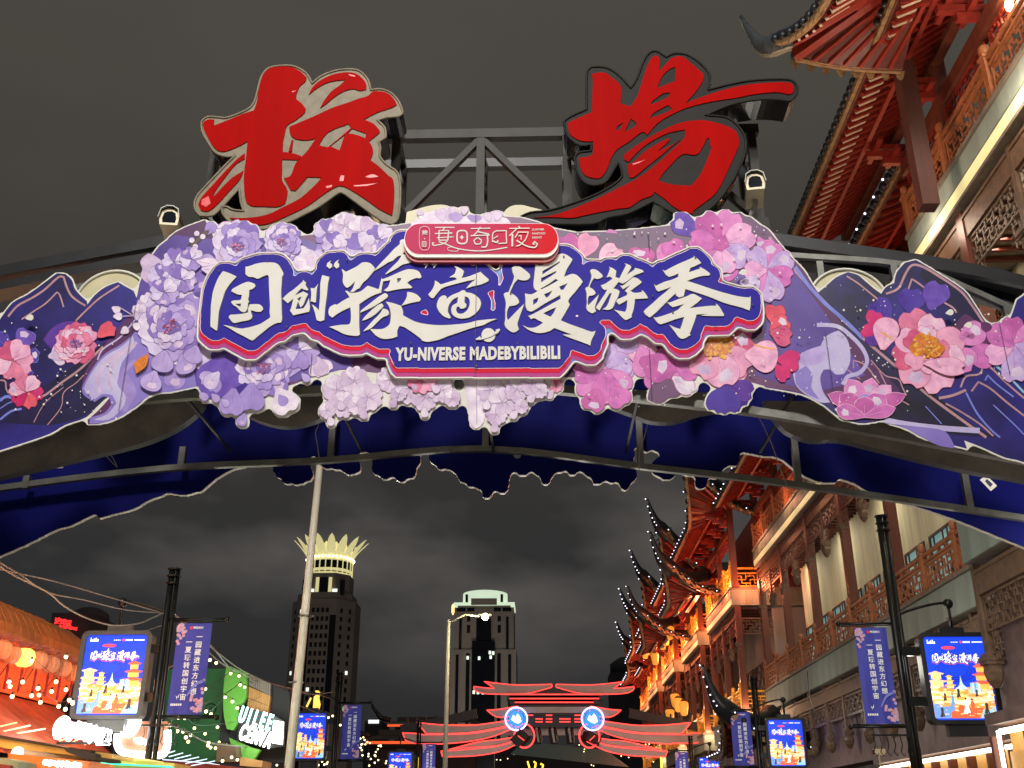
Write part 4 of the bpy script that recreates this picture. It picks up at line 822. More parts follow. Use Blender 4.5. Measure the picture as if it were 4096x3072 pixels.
character('big red brush character with a tan rim, on the arch above its left half',
 [(900,235),(1000,245),(1090,300),(1140,385),(1200,330),(1320,280),(1440,265),(1530,280),(1600,350),(1625,440),(1700,430),(1790,460),(1860,540),(1890,620),(1860,655),(1760,665),(1680,690),(1740,750),(1750,830),(1690,870),(1705,920),(1700,990),(1760,1060),(1850,1130),(1870,1300),(1850,1500),(1800,1550),(1730,1530),(1600,1440),(1480,1350),(1390,1290),(1340,1300),(1200,1400),(1050,1480),(900,1550),(740,1590),(580,1590),(470,1540),(400,1470),(390,1410),(430,1405),(480,1430),(570,1440),(545,1360),(535,1250),(480,1310),(360,1440),(300,1480),(210,1480),(165,1420),(175,1330),(260,1230),(400,1080),(500,980),(430,990),(340,960),(280,880),(225,780),(220,700),(270,660),(370,665),(440,665),(600,600),(660,530),(690,420),(720,320),(780,255)],
 [[[(850,248),(960,250),(1040,285),(1092,335),(1080,370),(1035,410),(1010,470),(1005,515),(1050,550),(1085,595),(1070,635),(1000,690),(930,735),(910,810),(897,880),(895,955),(960,960),(1045,985),(1035,1020),(890,1015),(890,1100),(890,1190),(935,1275),(915,1380),(850,1408),(740,1405),(640,1400),(590,1360),(575,1250),(575,1130),(590,1010),(600,900),(605,865),(540,900),(460,935),(400,950),(340,930),(290,860),(240,760),(235,710),(275,685),(325,685),(325,735),(440,690),(560,640),(655,610),(680,540),(700,420),(730,320),(780,265)]],
  [[(580,965),(580,1010),(500,1060),(420,1160),(340,1270),(315,1335),(400,1240),(480,1165),(568,1110),(540,1180),(450,1280),(340,1400),(270,1445),(215,1435),(195,1385),(230,1320),(340,1200),(440,1090),(520,1010)]],
  [[(1110,480),(1140,420),(1200,365),(1300,315),(1400,295),(1480,298),(1540,330),(1585,385),(1585,435),(1530,445),(1480,430),(1400,450),(1320,500),(1260,550),(1205,588),(1240,525),(1300,450),(1370,400),(1415,355),(1350,360),(1260,380),(1170,430)]],
  [[(950,745),(1020,715),(1150,660),(1300,590),(1420,550),(1530,510),(1600,490),(1640,455),(1700,450),(1770,470),(1820,520),(1840,560),(1800,585),(1680,625),(1565,685),(1650,720),(1700,780),(1690,800),(1610,865),(1640,920),(1640,970),(1620,1020),(1700,1080),(1770,1150),(1812,1190),(1818,1350),(1800,1480),(1700,1430),(1600,1360),(1480,1280),(1400,1240),(1340,1240),(1240,1300),(1100,1400),(960,1470),(800,1540),(700,1558),(570,1555),(520,1530),(455,1500),(600,1500),(760,1475),(900,1410),(1050,1330),(1180,1210),(1215,1165),(1100,1160),(1060,1210),(1000,1275),(960,1270),(905,1170),(960,1150),(1000,1050),(1060,985),(1110,930),(1175,830),(1140,850),(1060,855),(990,840),(955,800)],
   [(1195,900),(1270,790),(1440,720),(1460,755),(1350,850),(1270,915)],[(1285,905),(1410,810),(1365,940)],[(1430,800),(1470,758),(1585,800),(1580,840),(1500,810)]],
  [[(968,858),(982,852),(972,950),(942,952)]]], m_tan, TA,
 [[(1375,1150),(1405,1150),(1400,1195),(1365,1195)],[(1250,1240),(1305,1228),(1300,1245),(1262,1255)],[(1480,1232),(1600,1222),(1680,1212),(1600,1234),(1500,1240)],[(1580,1160),(1640,1140),(1690,1160),(1620,1168)],[(225,1350),(280,1320),(300,1380),(260,1410),(222,1390)],[(1440,310),(1480,318),(1500,330),(1460,325)],[(970,452),(1005,446),(1000,452),(975,462)]])
character('big red brush character with a charcoal rim and one long right-hand stroke, on the arch',
 [(430,240),(520,238),(600,265),(680,330),(750,410),(800,330),(850,200),(900,125),(960,112),(1035,160),(1100,130),(1200,140),(1300,200),(1380,290),(1385,380),(1370,425),(1500,390),(1700,350),(1900,338),(2040,345),(2090,400),(2085,460),(2030,515),(1900,500),(1750,505),(1550,545),(1350,630),(1500,640),(1590,690),(1660,780),(1675,880),(1640,1010),(1570,1150),(1450,1320),(1330,1420),(1250,1450),(1150,1440),(1050,1390),(930,1320),(850,1360),(720,1420),(560,1450),(440,1500),(100,1500),(-100,1490),(-145,1450),(-60,1410),(100,1390),(300,1330),(480,1260),(620,1180),(680,1120),(675,1070),(650,1000),(600,1090),(540,1170),(440,1190),(360,1150),(310,1050),(300,960),(340,925),(430,915),(435,860),(340,870),(240,790),(212,680),(260,640),(395,580),(395,400),(400,280)],
 [[[(430,300),(530,285),(600,330),(670,400),(665,535),(745,560),(800,480),(840,360),(880,240),(920,165),(955,150),(980,180),(975,280),(1020,230),(1090,165),(1160,158),(1220,200),(1335,300),(1330,350),(1280,430),(1190,535),(1300,490),(1450,440),(1650,390),(1850,370),(2020,368),(2060,410),(2055,445),(2020,462),(1920,445),(1750,460),(1600,490),(1400,520),(1200,570),(1050,640),(960,700),(880,790),(860,768),(830,770),(740,840),(640,905),(590,980),(560,1060),(510,1130),(450,1135),(380,1110),(345,1050),(332,970),(400,965),(445,940),(448,840),(345,835),(260,780),(245,690),(330,650),(437,605),(440,480),(445,350)],
   [(1110,240),(1105,355),(960,415),(1000,320),(1060,260)],[(915,545),(920,520),(1010,455),(1065,450),(1040,490)],[(905,655),(935,610),(1050,548),(1080,575),(1040,605)],[(635,755),(640,720),(690,688),(660,745)],[(700,765),(750,658),(790,690),(795,715),(740,745)]],
  [[(690,950),(770,890),(860,830),(1000,752),(1150,690),(1300,670),(1390,680),(1530,720),(1600,770),(1620,850),(1600,920),(1540,1050),(1480,1180),(1420,1270),(1330,1340),(1250,1400),(1250,1418),(1190,1415),(1100,1370),(1030,1310),(940,1245),(920,1275),(830,1310),(740,1370),(660,1380),(550,1400),(400,1430),(280,1455),(130,1450),(-30,1453),(130,1432),(300,1375),(480,1300),(640,1220),(780,1150),(880,1085),(1000,985),(1100,890),(1180,810),(1185,745),(1060,770),(950,820),(850,885),(780,950),(745,990),(735,1005),(700,990)],
   [(1190,940),(1240,948),(1290,940),(1330,880),(1362,815),(1380,812),(1390,880),(1395,900),(1350,1020),(1300,1120),(1235,1195),(1100,1190),(975,1160),(1000,1110),(1080,1020),(1140,960)]],
  [[(720,1030),(780,1000),(850,930),(960,860),(1050,815),(1062,830),(1010,880),(960,920),(1060,880),(1150,825),(1085,875),(985,960),(865,1055),(780,1125),(740,1130),(730,1090)]]], m_chblk, TB,
 [[(760,1022),(830,1000),(870,985),(820,1012),(770,1030)]])
# -------- two surveillance cameras
m_ivory = M('ivory_plastic', (222, 212, 176), .4, var=.05); m_glass = M('dark_glass', (20, 24, 34), .08, var=0); m_lg = M('light_grey_paint', (176, 176, 170), .4)
def cctv(px_, py_, Y, label, flip):
    c = PX(px_, py_, Y); t = T0_ = thing('surveillance_camera', label, 'camera', (c.x, c.y, c.z), flip * R(8), group='surveillance cameras on the arch')
    hs = [(-.085,-.07),(.085,-.07),(.095,.0),(.075,.085),(.03,.11),(-.03,.11),(-.075,.085),(-.095,.0)]
    MB().mat(m_ivory).prism([hs], -.16, .18).build('housing', t)
    MB().mat(m_ivory).prism([hs, [(x * .72, z * .72 + .005) for x, z in hs]], -.175, -.161).build('front_ring', t)
    MB().mat(m_glass).prism([[(x * .7, z * .7 + .005) for x, z in hs]], -.168, -.1605).build('lens_glass', t)
    hood = [(-.105,.0),(-.085,.1),(-.03,.135),(.03,.135),(.085,.1),(.105,.0),(.098,.0),(.078,.092),(.028,.125),(-.028,.125),(-.078,.092),(-.098,.0)]
    MB().mat(m_steel).prism([hood], -.21, .1).build('sun_hood', t)
    MB().mat(m_lg).tube([(0,.02,-.07),(.0,.03,-.13),(.03 * flip,.05,-.17),(.07 * flip,.1,-.26)], .028, 8).build('arm', t)
    MB().mat(m_lg).box((.035 * flip - .0,.06,-.33),(.12 * flip,.14,-.22)).build('wall_plate', t); t.scale = (1.25, 1.25, 1.25)
cctv(690, 912, 11.0, 'ivory surveillance camera at the left end of the flower cluster', 1)
cctv(3018, 772, 11.0, 'ivory surveillance camera beside the right-hand big character', -1)
# -------- wires hanging off the arch
m_wire = M('bare_wire', (150, 148, 140), .5, .3)
for i, (pts, lab) in enumerate((([(390,1700),(405,1790),(440,1840),(470,1870),(450,1830),(400,1760)], 'tangled wire hanging from the left end of the arch'), ([(1268,1590),(1275,1690),(1262,1730),(1270,1780),(1276,1830)], 'thin twisted wire left of the white lamp post under the arch'), ([(2600,1650),(2580,1740),(2560,1800),(2556,1880)], 'thin wire hanging under the pink blossoms of the arch'), ([(3020,1640),(3080,1760),(3130,1900),(3170,1990)], 'doubled wire slanting across the blue board at right'))):
    t = thing('loose_wire', lab, 'wire', PX(pts[0][0], pts[0][1], 11.8)); o_ = PX(pts[0][0], pts[0][1], 11.8)
    MB().mat(m_wire).tube([PX(x, y, 11.8) - o_ for x, y in smooth(pts, 3, 90, closed=False)], .006, 5).build('strand', t)
# ================================================================== BUILDINGS ALONG THE RIGHT
m_wood = M('red_brown_lacquer', (108, 56, 40), .42, var=.3, scale=5, bump=.05, streak=True)
m_woodd = M('dark_lacquered_wood', (84, 46, 38), .45, var=.3, scale=4, streak=True)
m_rail = M('amber_wood_railing', (168, 104, 66), .45, var=.25, scale=6)
m_red = M('vermilion_rafter_paint', (140, 44, 32), .4, var=.25, scale=6)
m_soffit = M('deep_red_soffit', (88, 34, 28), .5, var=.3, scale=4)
m_stone = M('grey_green_stone_panel', (136, 150, 140), .6, var=.26, scale=1.8, bump=.08, streak=True)
m_cor = M('weathered_cornice', (120, 112, 98), .6, var=.25, scale=5, bump=.1)
m_cove = M('cream_cove_glow', (236, 226, 170), .5, var=.05, emit=.42, ecol=(246, 234, 170), scale=2)  # emission in the cream strip stands in for the cove's light
m_cwall = M('cream_plaster', (224, 218, 188), .7, var=.28, scale=1.1, streak=True)
m_wwall = M('white_plaster', (140, 128, 122), .7, var=.3, scale=1.1, streak=True)
m_tile = M('black_glazed_tile', (36, 40, 44), .35, var=.35, scale=8, bump=.2)
m_drip = M('weathered_drip_tile', (150, 122, 84), .6, var=.4, scale=9, bump=.2)
m_led = M('led_dot', (235, 232, 255), .4, var=0, emit=2.6, sample=False)
m_carve = M('carved_dark_wood', (104, 82, 64), .5, var=.35, scale=7, bump=.2)
m_grime = M('purple_grey_lintel', (122, 100, 96), .55, var=.3, scale=2.2, bump=.1)
m_winglass = M('frosted_lit_glass', (150, 196, 196), .3, var=.1, emit=.32, ecol=(150, 206, 206))
m_shop = M('shop_light', (255, 246, 226), .5, var=0, emit=5.0, sample=False)
m_shopglow = M('shop_interior_panel', (214, 160, 84), .5, var=.3, scale=2, emit=.35, ecol=(236, 176, 84))
m_gold = M('gilt_trim_glow', (214, 150, 58), .4, .3, var=.25, emit=.1, ecol=(255, 160, 50))  # slight emission puts warm light into the gilt railings
_c = {}
def cached(key, fn):
    if key not in _c: _c[key] = fn()
    return _c[key]
# ---- shared meshes; the local axis along the street is Y, the building stands at +X
def fret(w, h, cell, t, d, seed, mat, frame=True):
    r = random.Random(seed); b_ = MB().mat(mat); nx = max(2, int(round(w / cell))); nz = max(2, int(round(h / cell))); cw, ch = w / nx, h / nz
    if frame:
        b_.box((-d, -w / 2, 0), (d, w / 2, t * 1.6)); b_.box((-d, -w / 2, h - t * 1.6), (d, w / 2, h))
        b_.box((-d, -w / 2, 0), (d, -w / 2 + t * 1.6, h)); b_.box((-d, w / 2 - t * 1.6, 0), (d, w / 2, h))
    d2 = d * .7
    for i in range(1, nx):
        y = -w / 2 + i * cw; z = 0
        for k in range(nz):
            if (i + k) % 3 != 1: b_.box((-d2, y - t / 2, k * ch), (d2, y + t / 2, (k + 1) * ch))
    for k in range(1, nz):
        z = k * ch
        for i in range(nx):
            if (i + 2 * k) % 3 != 0: b_.box((-d2 * .98, -w / 2 + i * cw - t / 2, z - t / 2), (d2 * .98, -w / 2 + (i + 1) * cw + t / 2, z + t / 2))
    return b_.mesh('fretwork')
def pendant_mesh(h, s, mat):
    b_ = MB().mat(mat); z = 0
    b_.box((-s * .42, -s * .42, 0), (s * .42, s * .42, h))                      # the short hanging post
    for k, (f, hh) in enumerate(((.75, .07), (1.0, .08), (.9, .07), (.7, .05))):
        b_.box((-s * f, -s * f, -(z + hh)), (s * f, s * f, -z)); z += hh
    o = len(b_.v); n = 6
    b_.lathe([(s * .95, -z - .0), (s * 1.05, -z - .1), (s * .8, -z - .26), (s * .35, -z - .38)][::-1], (0, 0, 0), 6)
    return b_.mesh('pendant')
def baluster_post(h, s, mat):
    return MB().mat(mat).box((-s, -s, 0), (s, s, h)).box((-s * 1.35, -s * 1.35, h), (s * 1.35, s * 1.35, h + .06)).lathe([(s * .7, h + .06), (s * 1.2, h + .13), (s * 1.3, h + .22), (s * 1.1, h + .3), (s * .3, h + .34)], (0, 0, 0), 8).mesh('rail_post')
rafter_me = MB().mat(m_red).box((0, -.045, -.06), (1, .045, .05)).mesh('rafter')
raftertip_me = MB().mat(M('pale_rafter_tip', (206, 190, 168), .5, var=.15)).box((0, -.04, -.035), (1, .04, .03)).mesh('rafter_tip')
panel_me = lambda w, h: cached(('panel', round(w, 2), round(h, 2)), lambda: MB().mat(m_stone).box((-.03, -w / 2 + .006, 0), (.0, w / 2 - .006, h)).mesh('stone_panel'))
drip_me = MB().mat(m_drip).lathe([(.02, -.0), (.085, .0), (.085, .03), (.02, .03)], (0, 0, 0), 8).mesh('drip')
def lift(t, L_, amt, reach):          # upward curve of an eave near its corner
    d = min(t, 1e9); d = max(0.0, reach - t) / reach
    return amt * d ** 2.3
def eave(parent, Xb, Xe, Y0, Y1, Xin, ze, drop, corner, far_corner=False, space=.3, amt=1.25, reach=3.2, led=False, part_rafters=True, front=True, rw=1.0, tip=True, lmat=None, tipx=.62, rs=1.0):
    """Eave of a hip roof: the street side runs along Y at x=Xe, the near end runs along X at y=Y0 when corner is set."""
    zi = ze + drop
    over = Xb - Xe
    # street-side soffit
    ns = max(4, int((Y1 - Y0) / .6)); cols = 5
    sv = []; sf = []
    ystart = Y0 - (over if corner else 0)
    def edge(s_):      # s_ from the near corner along the street
        l = lift(s_, 0, amt, reach) if corner else 0
        out = -.45 * (max(0, reach - s_) / reach) ** 2 if corner else 0
        if far_corner:
            s2 = (Y1 + over) - (ystart + s_); l += lift(s2, 0, amt, reach); out += -.45 * (max(0, reach - s2) / reach) ** 2
        return Xe + out, l
    yend = Y1 + (over if far_corner else 0); LL = yend - ystart
    for i in range(ns + 1):
        s_ = LL * i / ns; xe, l = edge(s_)
        yin = min(max(ystart + s_, Y0 if corner else ystart), Y1)
        for j in range(cols + 1):
            t = j / cols; x = xe + (Xb - xe) * t; y = (ystart + s_) * (1 - t) + yin * t
            z = (ze + l) * (1 - t) + zi * t - .12 * math.sin(math.pi * t)
            sv.append((x, y, z))
    for i in range(ns):
        for j in range(cols):
            a_ = i * (cols + 1) + j; sf.append((a_, a_ + 1, a_ + cols + 2, a_ + cols + 1))
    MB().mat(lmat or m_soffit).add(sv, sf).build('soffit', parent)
    MB().mat(m_tile).add([(x, y, z + .22) for x, y, z in sv], [tuple(reversed(f)) for f in sf]).build('tile_bed', parent)
    tiles = MB().mat(m_drip); dark = MB().mat(m_tile); leds = MB().mat(m_led); n = int(LL / (.26 * rw)); prevp = None
    for i in range(n + 1):
        s_ = LL * i / n; xe, l = edge(s_); y = ystart + s_
        dark.ball((xe - .08, y, ze + l + .2), .1 * rw, 7, 4)
        tiles.add([(xe - .1, y - .11 * rw, ze + l + .1), (xe - .1, y + .11 * rw, ze + l + .1), (xe - .13, y + .06 * rw, ze + l - .08), (xe - .13, y, ze + l - .13), (xe - .13, y - .06 * rw, ze + l - .08)], [(0, 1, 2, 3, 4)])
        if prevp: tiles.bar(prevp, (xe - .02, y, ze + l + .06), .14, .09); dark.bar((prevp[0] + .1, prevp[1], prevp[2] + .2), (xe + .08, y, ze + l + .26), .3, .1)
        prevp = (xe - .02, y, ze + l + .06)
        if led and i % (2 if led < .95 else 3) == 0: leds.ball((xe - .24, y, ze + l + .16), .04 * led, 6, 4)
    o = tiles.build('drip_tile_row', parent); o['kind'] = 'stuff'; dark.build('tile_end_row', parent)['kind'] = 'stuff'
    # rafters on the street side
    nr = int(LL / space); stuff = None if part_rafters else MB().mat(m_red)
    for i in range(1, nr):
        s_ = LL * i / nr; xe, l = edge(s_); y = ystart + s_; yin = min(max(y, Y0 + .0 if corner else y), Y1) if corner or far_corner else y
        if corner and y < Y0 + 1.2: yin = Y0 + 1.2 * (s_ / (over + 1.2)) ** 1.0 * .6
        p = Vector((xe + .12, y, ze + l - .03)); q = Vector((Xb, yin, zi - .06)); mid = p.lerp(q, .5) - Vector((0, 0, .1))
        for a_, b_, me_, w_ in ((mid, q, rafter_me, 1.0), (p, mid.lerp(q, .12), rafter_me, .8)):
            if part_rafters:
                d = b_ - a_; o = inst('rafter', me_, parent, a_, d.to_track_quat('X', 'Z').to_euler(), (d.length, w_, w_))
            else: stuff.bar(a_, b_, .08, .09)
        if part_rafters and not lmat:
            d = (mid - p); inst('rafter_tip', raftertip_me, parent, p + Vector((0, .09, -.01)) + d * .05, d.to_track_quat('X', 'Z').to_euler(), (d.length * .45, .9, .9))
    if stuff: o = stuff.build('rafter_row', parent); o['kind'] = 'stuff'
    for k, (fx, w_) in enumerate(((.5, .1), (1.0, .22))):
        MB().mat(m_red if k == 0 else m_wood).box((Xe + over * fx - w_ / 2, Y0, ze + drop * fx - .26 - .08 * k), (Xe + over * fx + w_ / 2, Y1, ze + drop * fx - .14)).build('purlin', parent)
    # near end (facing down the street) and corner ridge
    if corner and front:
        nx = 8; sv = []; sf = []; W_ = Xin - Xe
        def fedge(s_): return lift(s_, 0, amt, reach), -.45 * (max(0, reach - s_) / reach) ** 2
        for i in range(nx + 1):
            s_ = W_ * i / nx; l, out = fedge(s_); xin = max(Xe + s_, Xb)
            for j in range(cols + 1):
                t = j / cols; ye = Y0 - over + out
                sv.append(((Xe + s_) * (1 - t) + xin * t, ye * (1 - t) + Y0 * t, (ze + l) * (1 - t) + zi * t - .12 * math.sin(math.pi * t)))
        for i in range(nx):
            for j in range(cols):
                a_ = i * (cols + 1) + j; sf.append((a_, a_ + cols + 1, a_ + cols + 2, a_ + 1))
        MB().mat(lmat or m_soffit).add(sv, sf).build('soffit', parent)
        MB().mat(m_tile).add([(x, y, z + .22) for x, y, z in sv], [tuple(reversed(f)) for f in sf]).build('tile_bed', parent)
        tiles = MB().mat(m_drip); dark = MB().mat(m_tile); n = int(W_ / (.26 * rw)); prevp = None
        for i in range(n + 1):
            s_ = W_ * i / n; l, out = fedge(s_); x = Xe + s_; ye = Y0 - over + out
            dark.ball((x, ye - .08, ze + l + .2), .1 * rw, 7, 4)
            tiles.add([(x - .11 * rw, ye - .1, ze + l + .1), (x + .11 * rw, ye - .1, ze + l + .1), (x + .06 * rw, ye - .13, ze + l - .08), (x, ye - .13, ze + l - .13), (x - .06 * rw, ye - .13, ze + l - .08)], [(4, 3, 2, 1, 0)])
            if prevp: tiles.bar(prevp, (x, ye - .02, ze + l + .06), .14, .09); dark.bar((prevp[0], prevp[1] + .1, prevp[2] + .2), (x, ye + .08, ze + l + .26), .3, .1)
            prevp = (x, ye - .02, ze + l + .06)
            if led and i % (2 if led < .95 else 3) == 0: leds.ball((x, ye - .24, ze + l + .16), .04 * led, 6, 4)
        tiles.build('drip_tile_row', parent)['kind'] = 'stuff'; dark.build('tile_end_row', parent)['kind'] = 'stuff'
        stuff = None if part_rafters else MB().mat(m_red); nr = int(W_ / space)
        for i in range(1, nr):
            s_ = W_ * i / nr; l, out = fedge(s_); x = Xe + s_; xin = max(x, Xb + .6 * min(1, s_ / (over + .6)) if x < Xb + .6 else x)
            p = Vector((x, Y0 - over + out + .12, ze + l - .03)); q = Vector((xin, Y0, zi - .06)); mid = p.lerp(q, .5) - Vector((0, 0, .1))
            for a_, b_, w_ in ((mid, q, 1.0), (p, mid.lerp(q, .12), .8)):
                if part_rafters: d = b_ - a_; inst('rafter', rafter_me, parent, a_, d.to_track_quat('X', 'Z').to_euler(), (d.length, w_, w_))
                else: stuff.bar(a_, b_, .08, .09)
        if stuff: stuff.build('rafter_row', parent)['kind'] = 'stuff'
        # hip rafter under the corner and the flying ridge on top of it
        c_in = Vector((Xb, Y0, zi - .1)); c_out = Vector((Xe - .45, Y0 - over - .45, ze + amt - .1))
        MB().mat(m_red).bar(c_in, c_in.lerp(c_out, .86) - Vector((0, 0, .1)), .18, .24).build('hip_rafter', parent)
        if tip:
            pts = []; L2 = 1.7 if not led else 1.25
            for i in range(13):
                t = i / 12
                if t < .5: u = t / .5; p = Vector((Xb + .6, Y0 + .6, zi + 1.0)).lerp(c_out + Vector((0, 0, .5)), u); p.z -= .55 * math.sin(math.pi * u)
                else: u = (t - .5) / .5; p = c_out + Vector((-tipx * L2 * u, -.5 * L2 * u, .5 + .35 * u + 1.25 * u * u))
                pts.append(p)
            rr = [.4, .4, .42, .44, .46, .46, .42, .36, .3, .24, .18, .12, .06]
            rr = [q * rs for q in rr]
            MB().mat(m_tile if rs == 1 else m_lgt).tube(pts, rr, 8).build('flying_ridge', parent)
            MB().mat(m_lgz).tube([p + Vector((-.0, .0, -.22 * (1 - .5 * i / 12))) for i, p in enumerate(pts)][5:], [.13] * 4 + [.11, .09, .07, .05], 6).build('ridge_moulding', parent)
            if led:
                for i, p in enumerate(pts[5:]):
                    for q_ in (0,):
                        if i + 5 < 12: pp = p.lerp(pts[i + 6], q_)
                        else: pp = p
                        leds.ball((pp.x - .16, pp.y - .3, pp.z - .08), .042 * led, 6, 4)
    if led: leds.build('led_string', parent)['kind'] = 'stuff'
m_lgt = M('grey_glazed_ridge', (70, 76, 78), .35, var=.4, scale=6)
m_lgz = M('pale_glazed_moulding', (150, 150, 132), .35, var=.3, scale=5)
def storey_bits(t, X, Y0, Y1, pitch, z_slab, z_top, kind, Xback, rail=True, col=True, near=False, colmat=None):
    """railing, posts and columns that stand on one floor slab"""
    n = max(1, int(round((Y1 - Y0) / pitch))); w = (Y1 - Y0) / n
    cm = colmat or m_wood
    cme = cached(('col', cm.name, round(z_top - z_slab, 2), kind), lambda: MB().mat(cm).box((-.15, -.15, 0), (.15, .15, z_top - z_slab)).box((-.2, -.2, 0), (.2, .2, .18)).mesh('column'))
    rme = cached(('rail', round(w, 2), kind), lambda: fret(w - .3, .72, .155 if near else .2, .032 if near else .05, .025, 3, m_rail if kind != 'gold' else m_gold))
    hme = cached(('hand', round(w, 2), kind), lambda: MB().mat(m_rail if kind != 'gold' else m_gold).box((-.05, -w / 2 + .1, .98), (.05, w / 2 - .1, 1.07)).box((-.04, -w / 2 + .1, .80), (.04, w / 2 - .1, .86)).box((-.03, -.04, .86), (.03, .04, .98)).box((-.03, -w / 4 - .04, .86), (.03, -w / 4 + .04, .98)).box((-.03, w / 4 - .04, .86), (.03, w / 4 + .04, .98)).mesh('handrail'))
    pme = cached(('post', kind), lambda: baluster_post(1.05, .085, m_rail if kind != 'gold' else m_gold))
    for i in range(n + 1):
        y = Y0 + i * w
        if col and i % 2 == 0: inst('column', cme, t, (X + .25, y, z_slab))
        if rail: inst('rail_post', pme, t, (X + .1, y, z_slab))
        if i < n and rail:
            inst('railing_panel', rme, t, (X + .1, y + w / 2, z_slab + .06)); inst('handrail', hme, t, (X + .1, y + w / 2, z_slab))
def hanging_bits(t, X, Y0, Y1, pitch, z_under, drop, near, mat, pm=None):
    n = max(1, int(round((Y1 - Y0) / pitch))); w = (Y1 - Y0) / n
    pme = cached(('pend', round(drop, 2), near, (pm or mat).name), lambda: pendant_mesh(drop, .19 if near else .17, pm or mat))
    fme = cached(('frieze', round(w, 2), near, mat.name), lambda: fret(w - .2, .7, .13 if near else .19, .03 if near else .045, .025, 5, mat))
    bme = cached(('beam', round(w, 2), near, mat.name), lambda: MB().mat(mat).box((-.07, -w / 2 + .08, 0), (.07, w / 2 - .08, .42)).box((-.1, -w / 2 + .08, .42), (.1, w / 2 - .08, .5)).mesh('beam_panel'))
    wme = cached(('wing', near, mat.name), lambda: fret(.5, .55, .13, .03, .02, 9, mat, False))
    for i in range(n + 1):
        y = Y0 + i * w; inst('pendant_post', pme, t, (X + .2, y, z_under - drop))
        if i < n:
            inst('lattice_frieze', fme, t, (X + .2, y + w / 2, z_under - 1.35)); inst('carved_beam', bme, t, (X + .2, y + w / 2, z_under - .62))
            inst('corner_lattice', wme, t, (X + .2, y + .42, z_under - 1.9)); inst('corner_lattice', wme, t, (X + .2, y + w - .42, z_under - 1.9))
def slab(t, X, Y0, Y1, zb, h, Xback, pitch=.95, cove=True, face=None):
    """floor slab: moulded edge, stone panels one by one, glowing cream cove beneath"""
    MB().mat(m_cor).box((X, Y0, zb + .02), (Xback, Y1, zb + h)).box((X - .08, Y0 - .04, zb + h), (Xback, Y1, zb + h + .09)).build('floor_slab', t)
    n = max(1, int(round((Y1 - Y0) / pitch))); w = (Y1 - Y0) / n; hz = h - .06 - (.36 if cove else .0)
    for i in range(n): inst('stone_panel', panel_me(w, hz), t, (X - .003, Y0 + (i + .5) * w, zb + h - hz - .03))
    if cove: MB().mat(m_cove).box((X - .02, Y0, zb + .06), (X + .1, Y1, zb + .36)).build('glow_cove', t); MB().mat(m_cor).box((X - .05, Y0, zb - .02), (X + .2, Y1, zb + .055)).build('cove_moulding', t)
ZA, ZB = 6.45, 13.25
